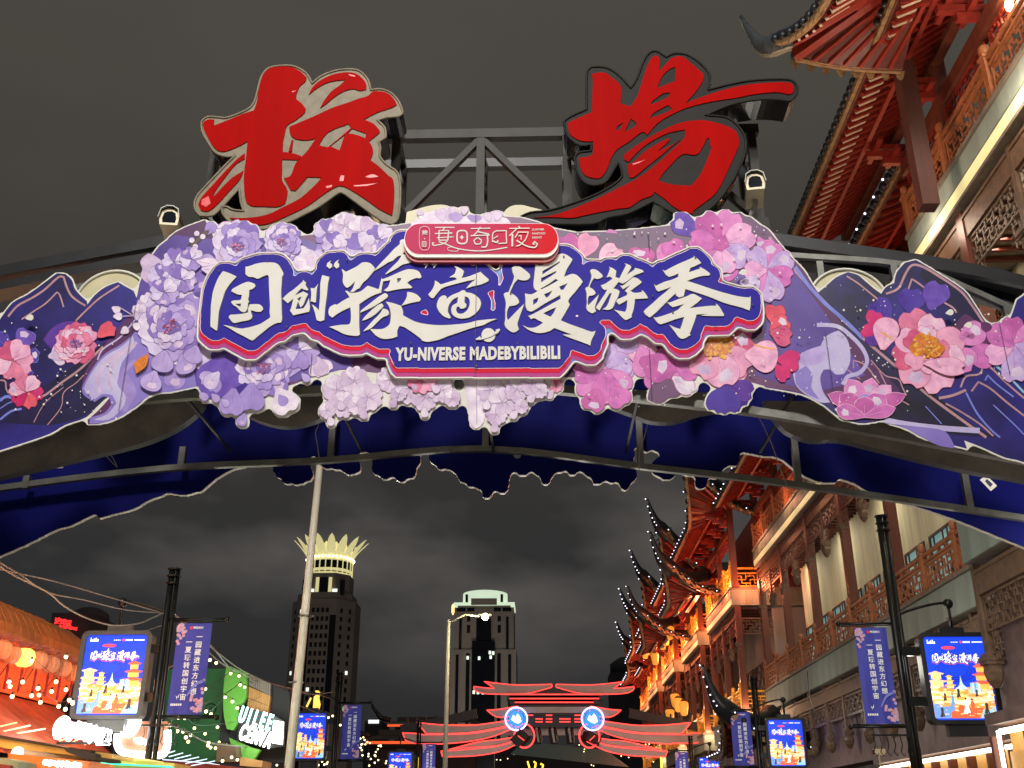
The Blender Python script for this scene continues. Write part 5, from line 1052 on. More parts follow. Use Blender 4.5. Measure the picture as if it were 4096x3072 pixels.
def hall(name, label, X, Y0, Y1, zA=ZA, zB=ZB, ze=16.35, over=1.8, near=False, style='plain', corner=True, farc=False, led=0, pitch=2.4, Xback=None, drop=1.0, topcol=None, sideY=True, ecorner=True, amt=1.25, cream=True, tipon=True, top=True, eY0=None, eY1=None):
    t = thing(name, label, 'building', (0, 0, 0), group='red timber halls along the right side of the street')
    Xb = Xback or X + 2.2
    gold = style == 'gold'
    # bodies of the storeys, set back behind the balconies
    MB().mat(m_grime).box((X + .5, Y0 + .05, 3.6), (Xb + 6, Y1, zA)).build('lintel_wall', t)
    MB().mat(m_woodd).box((X + 1.3, Y0 + .1, 0), (Xb + 6, Y1, 3.6)).build('ground_storey', t)
    wm = m_cwall if not gold else m_wwall
    MB().mat(wm).box((Xb, Y0 + .12, zA + .9), (Xb + 5.8, Y1 - .05, zB)).build('plaster_wall', t)
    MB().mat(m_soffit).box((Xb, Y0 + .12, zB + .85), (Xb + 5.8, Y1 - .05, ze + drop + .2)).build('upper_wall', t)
    slab(t, X, Y0, Y1, zA, .92, Xb + 5, cove=False)
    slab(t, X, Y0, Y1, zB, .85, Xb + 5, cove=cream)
    # windows of the middle storey
    nw = int((Y1 - Y0) / 2.4); ww = (Y1 - Y0) / max(1, nw)
    wme = cached(('win', round(ww, 2), gold), lambda: fret(ww * .8, 1.9, .38, .05, .03, 2, m_woodd))
    for i in range(nw):
        y = Y0 + (i + .5) * ww
        f = inst('window', wme, t, (Xb - .06, y, zA + 1.9)); inst('pane', cached(('pane', round(ww, 2), gold), lambda: MB().mat(m_winglass if not gold else m_wwall).box((0, -ww * .38, .05), (.02, ww * .38, 1.85)).mesh('pane')), f, (.035, 0, 0))
    storey_bits(t, X, Y0, Y1, pitch, zA + 1.0, zB - .02, 'gold' if gold else 'plain', Xb, near=near)
    hanging_bits(t, X, Y0, Y1, pitch, zA, 1.75, near, m_carve, m_carve)
    hanging_bits(t, X, Y0, Y1, pitch, zB, 1.75, near, m_carve if near else m_wood, m_carve)
    storey_bits(t, X, Y0, Y1, pitch, zB + .93, ze + drop - .1, 'gold' if gold else 'plain', Xb, near=near, colmat=m_wood)
    # underside of the middle balcony: dark slats
    slm = cached(('slats', round(Xb - X, 2)), lambda: MB().mat(m_soffit).box((.3, -.05, -.12), (Xb - X, .05, -.0)).mesh('slat'))
    for i in range(int((Y1 - Y0) / .45)): inst('ceiling_slat', slm, t, (X, Y0 + .2 + i * .45, zB))
    if not top: return t
    # near end wall: balcony returns
    if sideY:
        for z_, nm in ((zA, 'a'), (zB, 'b')):
            h_ = .92 if nm == 'a' else .85
            for k in range(3):
                o = inst('stone_panel', panel_me(.72, h_ - .08), t, (X + .37 + k * .73, Y0 - .003, z_ + .04), (0, 0, R(90)))
        rme = cached(('endrail', gold), lambda: fret(1.9, .72, .2, .04, .025, 3, m_gold if gold else m_rail))
        for z_ in (zA + 1.0, zB + .93):
            inst('railing_panel', rme, t, (X + 1.15, Y0 + .1, z_ + .06), (0, 0, R(90)))
            MB().mat(m_gold if gold else m_rail).box((X + .1, Y0 + .05, z_ + .95), (X + 2.1, Y0 + .15, z_ + 1.04)).build('handrail', t)
        inst('lattice_frieze', cached('endfr', lambda: fret(1.9, .8, .16, .035, .025, 5, m_carve)), t, (X + 1.15, Y0 + .2, zB - 1.35), (0, 0, R(90)))
    eave(t, X + .2, X + .2 - over, eY0 or Y0, eY1 or Y1, Xb + 4, ze, drop, ecorner, farc, space=.27 if near else .42, led=led, part_rafters=near, rw=1.0 if near else 1.5, amt=amt, tip=tipon)
    # brackets under the eave at each column
    br = cached('bracket', lambda: MB().mat(m_red).box((-.5, -.07, 0), (.1, .07, .16)).box((-.85, -.07, .2), (.1, .07, .36)).box((-.3, -.4, .16), (-.18, .4, .28)).box((-.7, -.5, .36), (-.58, .5, .46)).box((-1.2, -.05, .42), (.1, .05, .56)).mesh('bracket'))
    n = max(1, int(round((Y1 - Y0) / pitch))); w = (Y1 - Y0) / n
    for i in range(n + 1): inst('bracket_cluster', br, t, (X + .2, Y0 + i * w, ze + drop - 1.15))
    MB().mat(m_wood).box((X + .1, Y0, ze + drop - 1.5), (X + .35, Y1, ze + drop - 1.17)).build('eave_beam', t)
    hanging = cached(('topfr', round(w, 2), near), lambda: fret(w - .25, .55, .14 if near else .2, .035, .025, 4, m_red))
    for i in range(n): inst('lattice_frieze', hanging, t, (X + .2, Y0 + (i + .5) * w, ze + drop - 2.1))
    return t
# near hall (balcony face at x = 8.6), its corner pavilion, and the long hall beyond
t = hall('timber_hall', 'nearest dark red timber hall with amber railings, cut off by the right edge', 8.6, 9.0, 21.1, near=True, eY0=15.6, eY1=26.0, ecorner=False, sideY=False, led=0)
hp = thing('corner_roof', 'near flying roof corner with grey ridge tip and red rafters at the top right', 'roof', (0, 0, 0))
hp.scale = (1, -1, 1)
eave(hp, 7.5, 5.6, -15.6, -8.0, 7.6, 16.0, 1.1, True, False, space=.27, part_rafters=True, tip=True, amt=.75, reach=2.6, tipx=.25, rs=.62)
cl = thing('timber_column', 'tall square brown column standing in front of the nearest hall', 'column', (7.85, 18.0, 13.0))
MB().mat(m_woodd).box((-.17, -.17, 0), (.17, .17, 5.9)).build('shaft', cl); MB().mat(m_wood).box((-.2, -.2, 5.0), (.2, .2, 5.2)).build('collar', cl)
# long recessed hall, then corner pavilions one after the other
hall('timber_hall', 'long recessed timber hall with a lit cream strip, behind the nearest hall', 10.5, 21.4, 51.0, ze=16.35, over=1.8, corner=False, ecorner=False, sideY=False, led=.8, pitch=2.55)
PV = [(52.5, 61, 9.5, 'first glowing red pavilion with an upturned black corner, beyond the long hall'), (65, 73, 9.5, 'second glowing red pavilion along the right side, with a slimmer black corner'),
      (77, 85, 9.4, 'third glowing red pavilion along the right side of the street'), (89, 97, 9.4, 'fourth, more distant glowing pavilion in the right-hand row'), (103, 112, 10, 'farthest red pavilion, nearly lost behind the neon gate')]
for i, (a_, b_, x_, lab) in enumerate(PV):
    hall('corner_pavilion', lab, x_, a_, b_, zA=5.6, zB=11.7, ze=15.9 - .25 * i, over=1.9, style='gold', led=.75 + .15 * i, pitch=2.4, amt=2.5, Xback=x_ + 2.0)
    if i < len(PV) - 1: hall('link_hall', ('narrow', 'second narrow', 'third narrow', 'farthest narrow')[i] + ' lit hall set back between two glowing pavilions', 10.4, b_ + .05, PV[i + 1][0] - .05, zA=5.6, zB=11.7, ze=14.6, over=1.6, style='gold', corner=False, ecorner=False, sideY=False, led=.9, pitch=2.2)
# second, lower flying corners beside the pavilions
for (x_, y_, z_, s_, lab) in ((8.6, 57.5, 12.9, 1.0, 'low black flying eave under the first glowing pavilion roof'), (8.3, 70.0, 12.6, 1.0, 'low black flying eave under the second glowing pavilion roof'), (9.2, 46.0, 4.3, .7, 'dark curved eave with white lights above the second banner at right')):
    t = thing('flying_eave', lab, 'eave', (0, 0, 0), group='lower flying eaves on the right side')
    eave(t, x_, x_ - 1.5, y_, y_ + 5, x_ + 3, z_, .7, True, False, space=.4, led=.75, part_rafters=False, rw=1.4, amt=1.3)
# street-level shop fronts under the nearest and the long hall
for i, (x_, a_, b_, lab) in enumerate(((8.9, 11.0, 15.2, 'brightly lit shop front at the lower right corner'), (8.9, 15.6, 21.8, 'lit shop front behind the right-hand lamp post'), (10.8, 23.0, 36.0, 'lit shop front under the long hall'))):
    t = thing('lit_shop', lab, 'shop', (x_, (a_ + b_) / 2, 0)); h = (b_ - a_) / 2
    MB().mat(m_shopglow).box((.25, -h + .1, .3), (.3, h - .1, 3.3)).build('display_wall', t)
    MB().mat(m_shop).box((-.02, -h + .25, 3.22), (.03, h - .25, 3.32)).build('light_strip', t); MB().mat(m_shop).box((-.02, h - .2, .3), (.03, h - .12, 3.3)).build('light_strip', t)
    n = max(2, int((b_ - a_) / 1.3))
    for k in range(n + 1): MB().mat(m_wood).box((-.1, -h + k * 2 * h / n - .06, 0), (.12, -h + k * 2 * h / n + .06, 3.2)).build('mullion', t)
    MB().mat(m_grime).box((-.15, -h, 3.4), (.3, h, 3.62)).build('fascia', t)
    for k in range(n):
        MB().mat(m_shopglow).box((.1, -h + (k + .2) * 2 * h / n, 2.0), (.24, -h + (k + .8) * 2 * h / n, 2.9)).build('display_case', t)
m_wsign = M('white_sign_glow', (240, 255, 250), .5, var=0, emit=4.0, sample=False)
p = PX(3740, 2935, 17.5); t = thing('shop_sign', 'white glowing shop letters under the right-hand screen', 'sign', (8.45, p.y, p.z))
put_text('letters', 'EIN', .62, m_wsign, t, (0, 0, 0), .03, .012, rot=(R(90), 0, R(-62)))
# small extras on the fronts
for k, (px_, py_, X_, lab) in enumerate(((3515, 3010, 8.2, 'small yellowish camera under the second hexagonal pendant at right'),)):
    c = PXX(px_, py_, X_); t = thing('surveillance_camera', lab, 'camera', c); MB().mat(m_ivory).box((-.12, -.08, -.06), (.14, .08, .08)).box((-.02, -.02, -.3), (.02, .02, -.06)).build('housing', t); MB().mat(m_glass).box((-.15, -.06, -.05), (-.121, .06, .06)).build('lens_glass', t)
for X_, Y_, z_, lab in ((8.9, 45.5, 9.2, 'first yellow lantern of the hanging row'),): pass
ln_me = MB().mat(M('yellow_lantern_paper', (226, 170, 84), .5, var=.2, emit=.8, ecol=(230, 150, 50))).lathe([(.12, -.45), (.2, -.38), (.27, 0), (.3, .3), (.2, .38)], (0, 0, 0), 10).mesh('lantern_body')
cp_me = MB().mat(m_wood).lathe([(.22, .38), (.1, .5), (.03, .55)], (0, 0, 0), 8).mesh('lantern_cap')
LNL = ['topmost of the yellow lanterns','second yellow lantern from the top','third yellow lantern from the top','left one of a hanging pair of yellow lanterns','lower one of a hanging pair of yellow lanterns','sixth yellow lantern, beside the pair','yellow lantern at the upper left of the lower four','second of the lower four yellow lanterns','lowest left yellow lantern','lowest right yellow lantern']
for k, (px_, py_, X_) in enumerate(((2680,2530,8.4),(2662,2555,8.4),(2650,2573,8.4),(2590,2595,8.3),(2580,2612,8.3),(2620,2635,8.2),(2700,2800,8.4),(2712,2818,8.4),(2680,2862,8.3),(2735,2832,8.5))):
    c = PXX(px_, py_, X_); t = thing('hanging_lantern', LNL[k] + ' on the far pavilions', 'lantern', c, group='yellow lanterns on the far pavilions')
    inst('body', ln_me, t); inst('cap', cp_me, t)
# lamps of these buildings
WARM = (1.0, .62, .34); REDL = (1.0, .22, .08); CR = (1.0, .9, .66)
for y in (11, 15, 19.5): light('cove_lamp', 'AREA', (9.6, y, 13.1), 55, CR, .9, aim=(10.6, y, 8))
for y in (25, 31, 37, 43, 49): light('cove_lamp', 'AREA', (11.4, y, 13.0), 60, CR, 1.0, aim=(12.6, y, 8))
for y in (10.5, 15, 19.5): light('balcony_shop_light', 'POINT', (8.1, y, 13.4), 60, (1.0, .74, .56), .25)
for y in (12, 15.5, 19): light('balcony_shop_light', 'POINT', (6.4, y, 4.6), 75, (1.0, .95, .84), .4)  # added street-level points standing in for shop light, not on the balcony
light('eave_lamp', 'AREA', (4.6, 17.5, 12.5), 130, (1.0, .66, .46), .7, aim=(6.6, 17, 17))
for y in (25, 31, 37, 43, 49): light('balcony_shop_light', 'POINT', (9.9, y, 14.4), 70, (1.0, .40, .2), .25)
for y in (26, 33, 40, 47): light('balcony_shop_light', 'POINT', (8.6, y, 5.2), 85, (1.0, .94, .82), .4)  # shop light stand-ins again, at street level before the long hall
for i, (a_, b_, x_, lab) in enumerate(PV):
    for y in (a_ + 1, b_ - 1):
        light('eave_lamp', 'POINT', (x_ - .5, y, 13.0), 400, REDL, .2); light('balcony_shop_light', 'POINT', (x_ - .4, y, 8.0), 60, WARM, .2)
    light('end_lamp', 'POINT', (x_ + .8, a_ - .9, 12.6), 170, REDL, .2); light('end_lamp', 'POINT', (x_ + .3, a_ - .6, 6.6), 90, WARM, .2)
# ================================================================== LAMP POSTS WITH SCREENS AND BANNERS
m_post = M('black_lamp_post', (26, 30, 30), .35, .3, var=.3, scale=6)
m_frame = M('grey_screen_housing', (84, 90, 90), .5, .1, var=.12)
m_framed = M('dark_screen_housing', (40, 42, 46), .5, .1, var=.12)
def EM(name, c, e, **k): return M(name, c, .5, var=0, emit=e, sample=False, **k)
m_pblue = EM('screen_blue', (24, 62, 206), 1.25); m_pblue2 = EM('screen_deep_blue', (22, 36, 170), 1.1); m_pwhite = EM('screen_white', (244, 250, 252), 1.25); m_pred = EM('screen_red', (224, 70, 96), 1.2)
m_pgold = [EM('screen_gold_%d' % i, c, 1.2) for i, c in enumerate(((248, 214, 130), (236, 178, 84), (252, 236, 190), (244, 196, 150), (226, 150, 74)))]
m_pcy = [EM('screen_cyan_%d' % i, c, 1.1) for i, c in enumerate(((150, 206, 226), (196, 222, 244), (110, 150, 210)))]
m_pdk = EM('screen_dark', (70, 60, 60), .9); m_prd = EM('screen_vermilion', (224, 96, 60), 1.15); m_ppk = EM('screen_pink', (240, 190, 200), 1.1)
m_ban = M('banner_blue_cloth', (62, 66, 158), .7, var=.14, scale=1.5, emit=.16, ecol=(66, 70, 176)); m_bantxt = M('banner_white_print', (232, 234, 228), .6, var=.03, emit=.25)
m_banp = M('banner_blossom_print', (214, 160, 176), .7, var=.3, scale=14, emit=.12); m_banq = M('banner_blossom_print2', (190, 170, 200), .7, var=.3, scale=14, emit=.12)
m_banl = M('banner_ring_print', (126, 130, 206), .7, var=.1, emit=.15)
# poster built once; unit = metres, screen face 1.62 wide, 2.0 high, origin at its lower left corner
def small_title():
    b_ = MB().mat(m_pwhite); xs = [x for g in GW for lp in g for x, z in lp]; zs = [z for g in GW for lp in g for x, z in lp]
    x0, x1, z0 = min(xs), max(xs), min(zs); sc = 1.32 / (x1 - x0)
    f = lambda lp: [((x - x0) * sc + .15, (z - z0) * sc * 1.15 + 1.34) for x, z in lp]
    blob = G.outline(G.grow(m, 30 * pxm), .01); red_ = G.outline(G.shift(G.grow(m, 30 * pxm), 0, -20 * pxm), .01)
    b_.mat(m_prd).flat([f(lp) for lp in red_], -.003); b_.mat(m_pblue2).flat([f(lp) for lp in blob], -.006); b_.mat(m_pwhite)
    for g in GW: b_.flat([f(lp) for lp in g], -.009)
    return b_
def poster_mesh():
    b_ = small_title(); r = random.Random(5); y = -.002
    b_.mat(m_pred).flat([[(.62 + .19 * math.cos(a) * 1.0 + (.12 if math.cos(a) > 0 else -.12) * 0, 1.76 + .045 * math.sin(a)) for a in [i * math.pi / 8 for i in range(16)]]], -.004)
    b_.mat(m_pwhite)
    for i in range(4): b_.box((.72 + i * .05, -.004, 1.893), (.75 + i * .05, -.003, 1.915))
    b_.mat(m_pred).flat([[(.985 + .034 * math.cos(i * .785), 1.905 + .034 * math.sin(i * .785)) for i in range(8)]], -.003); b_.mat(m_pwhite)
    for i in range(4): b_.box((1.04 + i * .05, -.004, 1.885), (1.08 + i * .05, -.003, 1.925))
    b_.box((1.28, -.004, 1.892), (1.56, -.003, 1.918))
    for x, w_, h in ((.08, .02, .1), (.13, .02, .06), (.17, .03, .08), (.22, .02, .1), (.26, .03, .06)): b_.box((x, -.004, 1.87), (x + w_, -.003, 1.87 + h))
    b_.box((.08, -.004, 1.87), (.29, -.003, 1.89))
    b_.mat(m_pblue2)
    for k in range(3): b_.flat([[(.5 + (.35 + k * .1) * math.cos(a) + .2, 1.15 + (.16 + .05 * k) * math.sin(a)) for a in [i * math.pi / 10 for i in range(20)]], [(.5 + (.33 + k * .1) * math.cos(a) + .2, 1.16 + (.145 + .05 * k) * math.sin(a)) for a in [i * math.pi / 10 for i in range(20)]]], -.002 - .0003 * k)
    # pagodas, roofs and terraces of the printed old town
    yy = -.0025
    def pagoda(x, z, w, n, mt1, mt2):
        nonlocal yy
        for k in range(n):
            ww = w * (1 - k * .2); zz = z + k * w * .42
            yy -= .0002; b_.mat(mt1).flat([[(x - ww * .36, zz), (x + ww * .36, zz), (x + ww * .36, zz + w * .26), (x - ww * .36, zz + w * .26)]], yy)
            yy -= .0002; b_.mat(mt2).flat([[(x - ww * .62, zz + w * .30), (x - ww * .5, zz + w * .24), (x + ww * .5, zz + w * .24), (x + ww * .62, zz + w * .30), (x + ww * .3, zz + w * .36), (x, zz + w * .44), (x - ww * .3, zz + w * .36)]], yy)
    for z in (.75, .62, .5, .38):
        yy -= .0004; b_.mat(r.choice(m_pgold)).flat([[(0, 0), (1.62, 0), (1.62, z + .06), (1.2, z), (.8, z - .06), (.4, z), (0, z + .06)]], yy)
    for x, z, w, n in ((.18, .78, .46, 2), (1.38, .72, .5, 3), (.52, .74, .26, 3), (.1, .55, .3, 2), (1.45, .45, .4, 2), (1.1, .42, .44, 2), (.4, .4, .4, 2), (.75, .44, .34, 2), (1.3, .3, .3, 1), (.15, .35, .3, 2)):
        pagoda(x, z, w, n, r.choice(m_pgold), r.choice(m_pgold + [m_prd]))
    yy -= .0003; b_.mat(m_pcy[1]).flat([smooth([(.62, .7), (.76, .82), (.82, 1.06), (.86, .84), (1.0, .72)], 3, 60)], yy)
    for k in range(5): yy -= .0003; b_.mat(m_pcy[k % 3]).flat([[(1.04 + k * .05, .62), (1.1 + k * .05, .62), (1.1 + k * .05, .84 + .03 * (k % 2)), (1.05 + k * .05, .88)]], yy)
    yy -= .0003; b_.mat(m_pcy[2]).flat([smooth([(0, 0), (.5, 0), (.62, .2), (.5, .32), (.3, .28), (.1, .36), (0, .34)], 3)], yy)
    yy -= .0003; b_.mat(m_pcy[0]).flat([smooth([(1.2, 0), (1.62, 0), (1.62, .3), (1.45, .2), (1.3, .22)], 3)], yy)
    yy -= .0003; b_.mat(m_prd).flat([[(.4, 0), (1.15, 0), (1.3, .26), (1.0, .24), (.7, .34), (.62, .22), (.45, .16)]], yy)
    for i in range(60):
        x = r.uniform(.02, 1.56); z = r.uniform(.05, .78); w = r.uniform(.02, .1); yy -= .00015
        b_.mat(r.choice(m_pgold + m_pgold + [m_ppk, m_pwhite, m_prd])).box((x, yy, z), (min(1.6, x + w), yy + .0001, z + r.uniform(.008, .03)))
    for x, z, s_, mt in ((.33, .42, .24, m_pdk), (.52, .30, .32, m_pcy[2]), (.7, .5, .28, m_pdk), (.86, .1, .42, m_pwhite), (1.02, .08, .42, m_prd), (1.38, .1, .34, m_pdk), (.2, .02, .3, m_pdk), (1.18, .52, .22, m_pdk), (1.5, .5, .2, m_pwhite)):
        yy -= .0003; b_.mat(mt).flat([smooth([(x - s_ * .02, z + s_ * .82), (x - s_ * .12, z + s_ * .7), (x - s_ * .1, z + s_ * .45), (x - s_ * .26, z + s_ * .05), (x - s_ * .05, z), (x + s_ * .02, z + s_ * .1), (x + s_ * .2, z + s_ * .02), (x + s_ * .1, z + s_ * .4), (x + s_ * .14, z + s_ * .68), (x + s_ * .04, z + s_ * .82)], 2, 70)], yy)
        yy -= .0001; b_.mat(m_pdk if mt != m_pdk else m_ppk).flat([[(x + .045 * s_ * 1.6 * math.cos(i * .785), z + s_ * .9 + .07 * s_ * math.sin(i * .785)) for i in range(8)]], yy)
    return b_.mesh('poster_print')
POSTER = poster_mesh()
def rr(w, h, r, n=5, ox=0, oz=0):
    out = []
    for cx_, cz_, a0 in ((w / 2 - r, h / 2 - r, 0), (-w / 2 + r, h / 2 - r, 90), (-w / 2 + r, -h / 2 + r, 180), (w / 2 - r, -h / 2 + r, 270)):
        for k in range(n + 1): a = R(a0 + 90 * k / n); out.append((ox + cx_ + r * math.cos(a), oz + cz_ + r * math.sin(a)))
    return out
def banner_bits(t, w, h):
    n = 7; b_ = MB().mat(m_ban)
    vs = []; fs = []
    for i in range(n + 1):
        for j in range(9): vs.append((-w / 2 + w * i / n, .018 * math.sin(i * 1.9 + j * .5) , -h * j / 8))
    for i in range(n):
        for j in range(8): a_ = i * 9 + j; fs.append((a_, a_ + 1, a_ + 10, a_ + 9))
    b_.add(vs, fs).build('banner_cloth', t)
    s = w / .82; y = -.03
    fm = lambda: None
    for k, c in enumerate('一园藏进东方幻想'): put_text('printed_character', c, .155 * s, m_bantxt, t, (.15 * s, y, -.33 * s - k * .178 * s), .001, .0022 * s, shear=0)
    for k, c in enumerate('一夏玩转国创宇宙'): put_text('printed_character', c, .155 * s, m_bantxt, t, (-.08 * s, y, -.45 * s - k * .178 * s), .001, .0022 * s)
    put_text('printed_words', '豫园商城', .062 * s, m_bantxt, t, (.1 * s, y, -.11 * s), .001, .001)
    MB().mat(M('banner_red_seal', (214, 60, 70), .6, emit=.2)).flat([[(-.07 * s + .04 * s * math.cos(i * .628), -.11 * s + .04 * s * math.sin(i * .628)) for i in range(10)]], y).build('printed_seal', t)
    r = random.Random(4); bl = MB()
    for i in range(26):
        x = -w / 2 + .02 + abs(r.gauss(0, .11)) * s; z = -.03 - abs(r.gauss(0, .2)) * s
        if x > w / 2 - .03 or z < -.7: continue
        bl.mat(m_banp if i % 2 else m_banq).flat([[(x + .04 * s * math.cos(k * .9), z + .04 * s * math.sin(k * .9)) for k in range(7)]], y - .0004 * i)
    for i in range(40):
        x = w / 2 - .03 - abs(r.gauss(0, .13)) * s; z = -h + .06 + abs(r.gauss(0, .2)) * s
        if x < -w / 2 + .03: continue
        bl.mat(m_banp if i % 3 else m_banq).flat([[(x + .04 * s * math.cos(k * .9), z + .04 * s * math.sin(k * .9)) for k in range(7)]], y - .0004 * i)
    bl.mat(m_banl).flat([smooth([(w / 2 - .02, -h + .78 * s), (w / 2 - .25 * s, -h + .68 * s), (w / 2 - .42 * s, -h + .4 * s), (w / 2 - .38 * s, -h + .4 * s), (w / 2 - .22 * s, -h + .63 * s), (w / 2 - .02, -h + .71 * s)], 3)], y - .012)
    bl.mat(m_bantxt).flat([[(-w * .3, -h + .42 * s), (-w * .22, -h + .36 * s), (-w * .2, -h + .46 * s), (-w * .26, -h + .36 * s), (-w * .25, -h + .31 * s)]], y)
    for k in range(6): bl.box((-w * .42 + k * .045 * s, y - .001, -h + .19 * s), (-w * .42 + k * .045 * s + .03 * s, y, -h + .24 * s))
    bl.build('blossom_print', t)['kind'] = 'stuff'
def lamp_post(Y, px_pole, py_ref, scr, ban, side, name_bits, housing, rank):
    """side -1: left of the street (screen on the left of the post); +1: right. scr / ban = photo boxes of the screen frame and of the banner."""
    f = PX(px_pole, py_ref, Y); X = f.x
    t = thing('lamp_post', 'black twin-tube lamp post ' + name_bits, 'post', (X, Y, 0), group='black lamp posts along the street')
    top = PX(px_pole, rank, Y).z
    MB().mat(m_post).tube([(-.06, 0, 0), (-.06, 0, top)], [.09, .075], 10).build('pole', t); MB().mat(m_post).tube([(.085, .02, 0), (.085, .02, top - .02)], [.06, .05], 8).build('pole', t)
    for z in (top - .05, top - .22, top - .4): MB().mat(m_post).tube([(.0, 0, z), (.0, 0, z + .03)], .17, 8).build('clamp', t)
    z1 = PX(ban[0], ban[1], Y).z + .1; z2 = PX(ban[0], ban[3], Y).z - .07
    bx0, bx1 = PX(ban[0], ban[1] + 100, Y).x - X, PX(ban[2], ban[1] + 100, Y).x - X; e_ = (bx1 + .35) if side < 0 else (bx0 - .35)
    for z in (z1, z2):
        MB().mat(m_post).tube([(0, 0, z), (e_, 0, z)], .032, 8).ball((e_, 0, z), .065, 8, 6).build('banner_arm', t); MB().mat(m_post).tube([(0, 0, z - .05 if z == z1 else z + .05), (e_ * .97, 0, z - .05 if z == z1 else z + .05)], .016, 6).build('banner_arm', t)
    sx0, sx1 = PX(scr[0], scr[1], Y).x - X, PX(scr[2], scr[1], Y).x - X; sz1, sz0 = PX(scr[0], scr[1], Y).z, PX(scr[0], scr[3], Y).z
    cxs = (sx0 + sx1) / 2; W_ = abs(sx1 - sx0); H_ = sz1 - sz0
    ax = cxs + side * .05
    pts = [(0, 0, sz1 + .42), (ax * .35, 0, sz1 + .58), (ax * .75, 0, sz1 + .7), (ax, 0, sz1 + .72)]
    MB().mat(m_post).tube(smooth(pts, 4, 90, closed=False), .035, 8).ball((ax, 0, sz1 + .7), .12, 10, 8).tube([(ax, 0, sz1 + .7), (ax, 0, sz1 + .12)], .035, 8).build('curved_arm', t)
    for zz in (sz0 + H_ * .25, sz0 + H_ * .8): MB().mat(m_post).box((min(0, sx1 if side < 0 else sx0), -.06, zz - .1), (max(0, sx1 if side < 0 else sx0), .06, zz + .1)).build('bracket', t)
    s = thing('screen_box', 'bright blue and gold poster screen, ' + name_bits, 'screen', (X + cxs, Y - .02, sz0), group='poster screens on the lamp posts')
    hm = m_frame if housing else m_framed
    MB().mat(hm).prism([rr(W_, H_, .16, oz=H_ / 2), rr(W_ * .87, H_ * .91, .1, oz=H_ / 2)], -.16, -.10).prism([rr(W_, H_, .16, oz=H_ / 2)], -.0999, .14).box((-W_ * .17, -.08, H_ + .002), (W_ * .17, .08, H_ + .13)).build('housing', s)
    MB().mat(hm).box((-W_ * .26, -.1, -.26), (W_ * .26, .1, -.003)).build('lower_box', s)
    MB().mat(m_pblue).flat([rr(W_ * .868, H_ * .908, .1, oz=H_ / 2)], -.101).build('screen_face', s)
    inst('poster_print', POSTER, s, (-W_ * .42, -.104, H_ * .065), (0, 0, 0), (W_ * .84 / 1.62, 1, H_ * .87 / 2.0))
    b = thing('street_banner', 'narrow blue street banner, ' + name_bits, 'banner', (X + (bx0 + bx1) / 2, Y, z1 - .1), group='blue banners on the lamp posts')
    banner_bits(b, abs(bx1 - bx0), z1 - .1 - (z2 + .07))
    return X, top
P1 = lamp_post(25, 676, 2463, (343, 2528, 622, 2880), (700, 2494, 838, 2858), -1, 'nearest on the left side', True, 2272)
P2 = lamp_post(25, 3582, 2463, (3660, 2535, 3945, 2900), (3428, 2512, 3558, 2895), 1, 'nearest on the right side', False, 2060)
P3 = lamp_post(44, 1350, 2860, (1186, 2846, 1318, 3045), (1368, 2820, 1442, 3036), -1, 'second on the left, beyond the white pole', False, 2689)
P4 = lamp_post(44, 3027, 2860, (3055, 2872, 3212, 3074), (2928, 2848, 3008, 3062), 1, 'second on the right side', False, 2708)
P5 = lamp_post(64, 1675, 2960, (1552, 3005, 1656, 3130), (1688, 2976, 1740, 3120), -1, 'third on the left, before the neon gate', False, 2880)
P6 = lamp_post(64, 2764, 2990, (2786, 3026, 2890, 3150), (2705, 3008, 2757, 3150), 1, 'third on the right, before the neon gate', False, 2943)
# filigree shelves with planters on the first two posts
for (px_, py_, lab) in ((640, 2905, 'scrolled iron bracket on the left lamp post'), (3560, 2945, 'scrolled iron bracket on the right lamp post')):
    c = PX(px_, py_, 24.8); t = thing('iron_bracket', lab, 'bracket', c); b_ = MB().mat(m_post).box((-.42, -.05, 0), (.42, .05, .04))
    for k in range(6):
        x = -.38 + k * .15; b_.tube([(x, 0, 0), (x + .03, 0, -.18), (x - .02, 0, -.34), (x + .05, 0, -.42), (x + .08, 0, -.36)], .012, 5)
    b_.build('scroll_work', t)
# ================================================================== WHITE POLE, STREET LAMP
m_wpole = M('off_white_pole', (206, 202, 184), .4, var=.1, scale=2)
a_ = PX(1157, 3072, 22.5); b_ = PX(1290, 1750, 22.5)
t = thing('white_pole', 'tall off-white pole rising behind the arch, left of the middle', 'pole', (a_.x, 22.5, 0))
dz = b_.z - a_.z; dx_ = b_.x - a_.x; ext = (12.6 - a_.z) / dz
MB().mat(m_wpole).tube([(-dx_ * a_.z / dz, 0, 0), (dx_ * ext, 0, 12.6)], [.115, .06], 14).build('pole', t)
for py_ in (2465, 2730): c = PX(1225 if py_ < 2600 else 1185, py_, 22.5); MB().mat(m_steel).tube([(c.x - a_.x, 0, c.z - .02), (c.x - a_.x, 0, c.z + .02)], .125 if py_ < 2600 else .1, 12).bar((c.x - a_.x - .16, 0, c.z), (c.x - a_.x + .16, 0, c.z), .03).build('clamp_band', t)
a_ = PX(1785, 2860, 50); b_ = PX(1795, 2480, 50); h = PX(1941, 2467, 50)
t = thing('street_lamp', 'thin grey street lamp with its glowing head before the second tower', 'street lamp', (a_.x, 50, 0))
MB().mat(m_wpole).tube([(0, 0, 0), (0, 0, b_.z)], [.13, .09], 10).build('pole', t)
MB().mat(m_wpole).tube([(0, 0, b_.z - .15), (.8, 0, b_.z + .25), (h.x - a_.x - .3, 0, h.z + .02)], .05, 8).build('arm', t)
m_lampglow = M('sodium_lamp_glow', (255, 240, 160), .5, var=0, emit=14, sample=False)
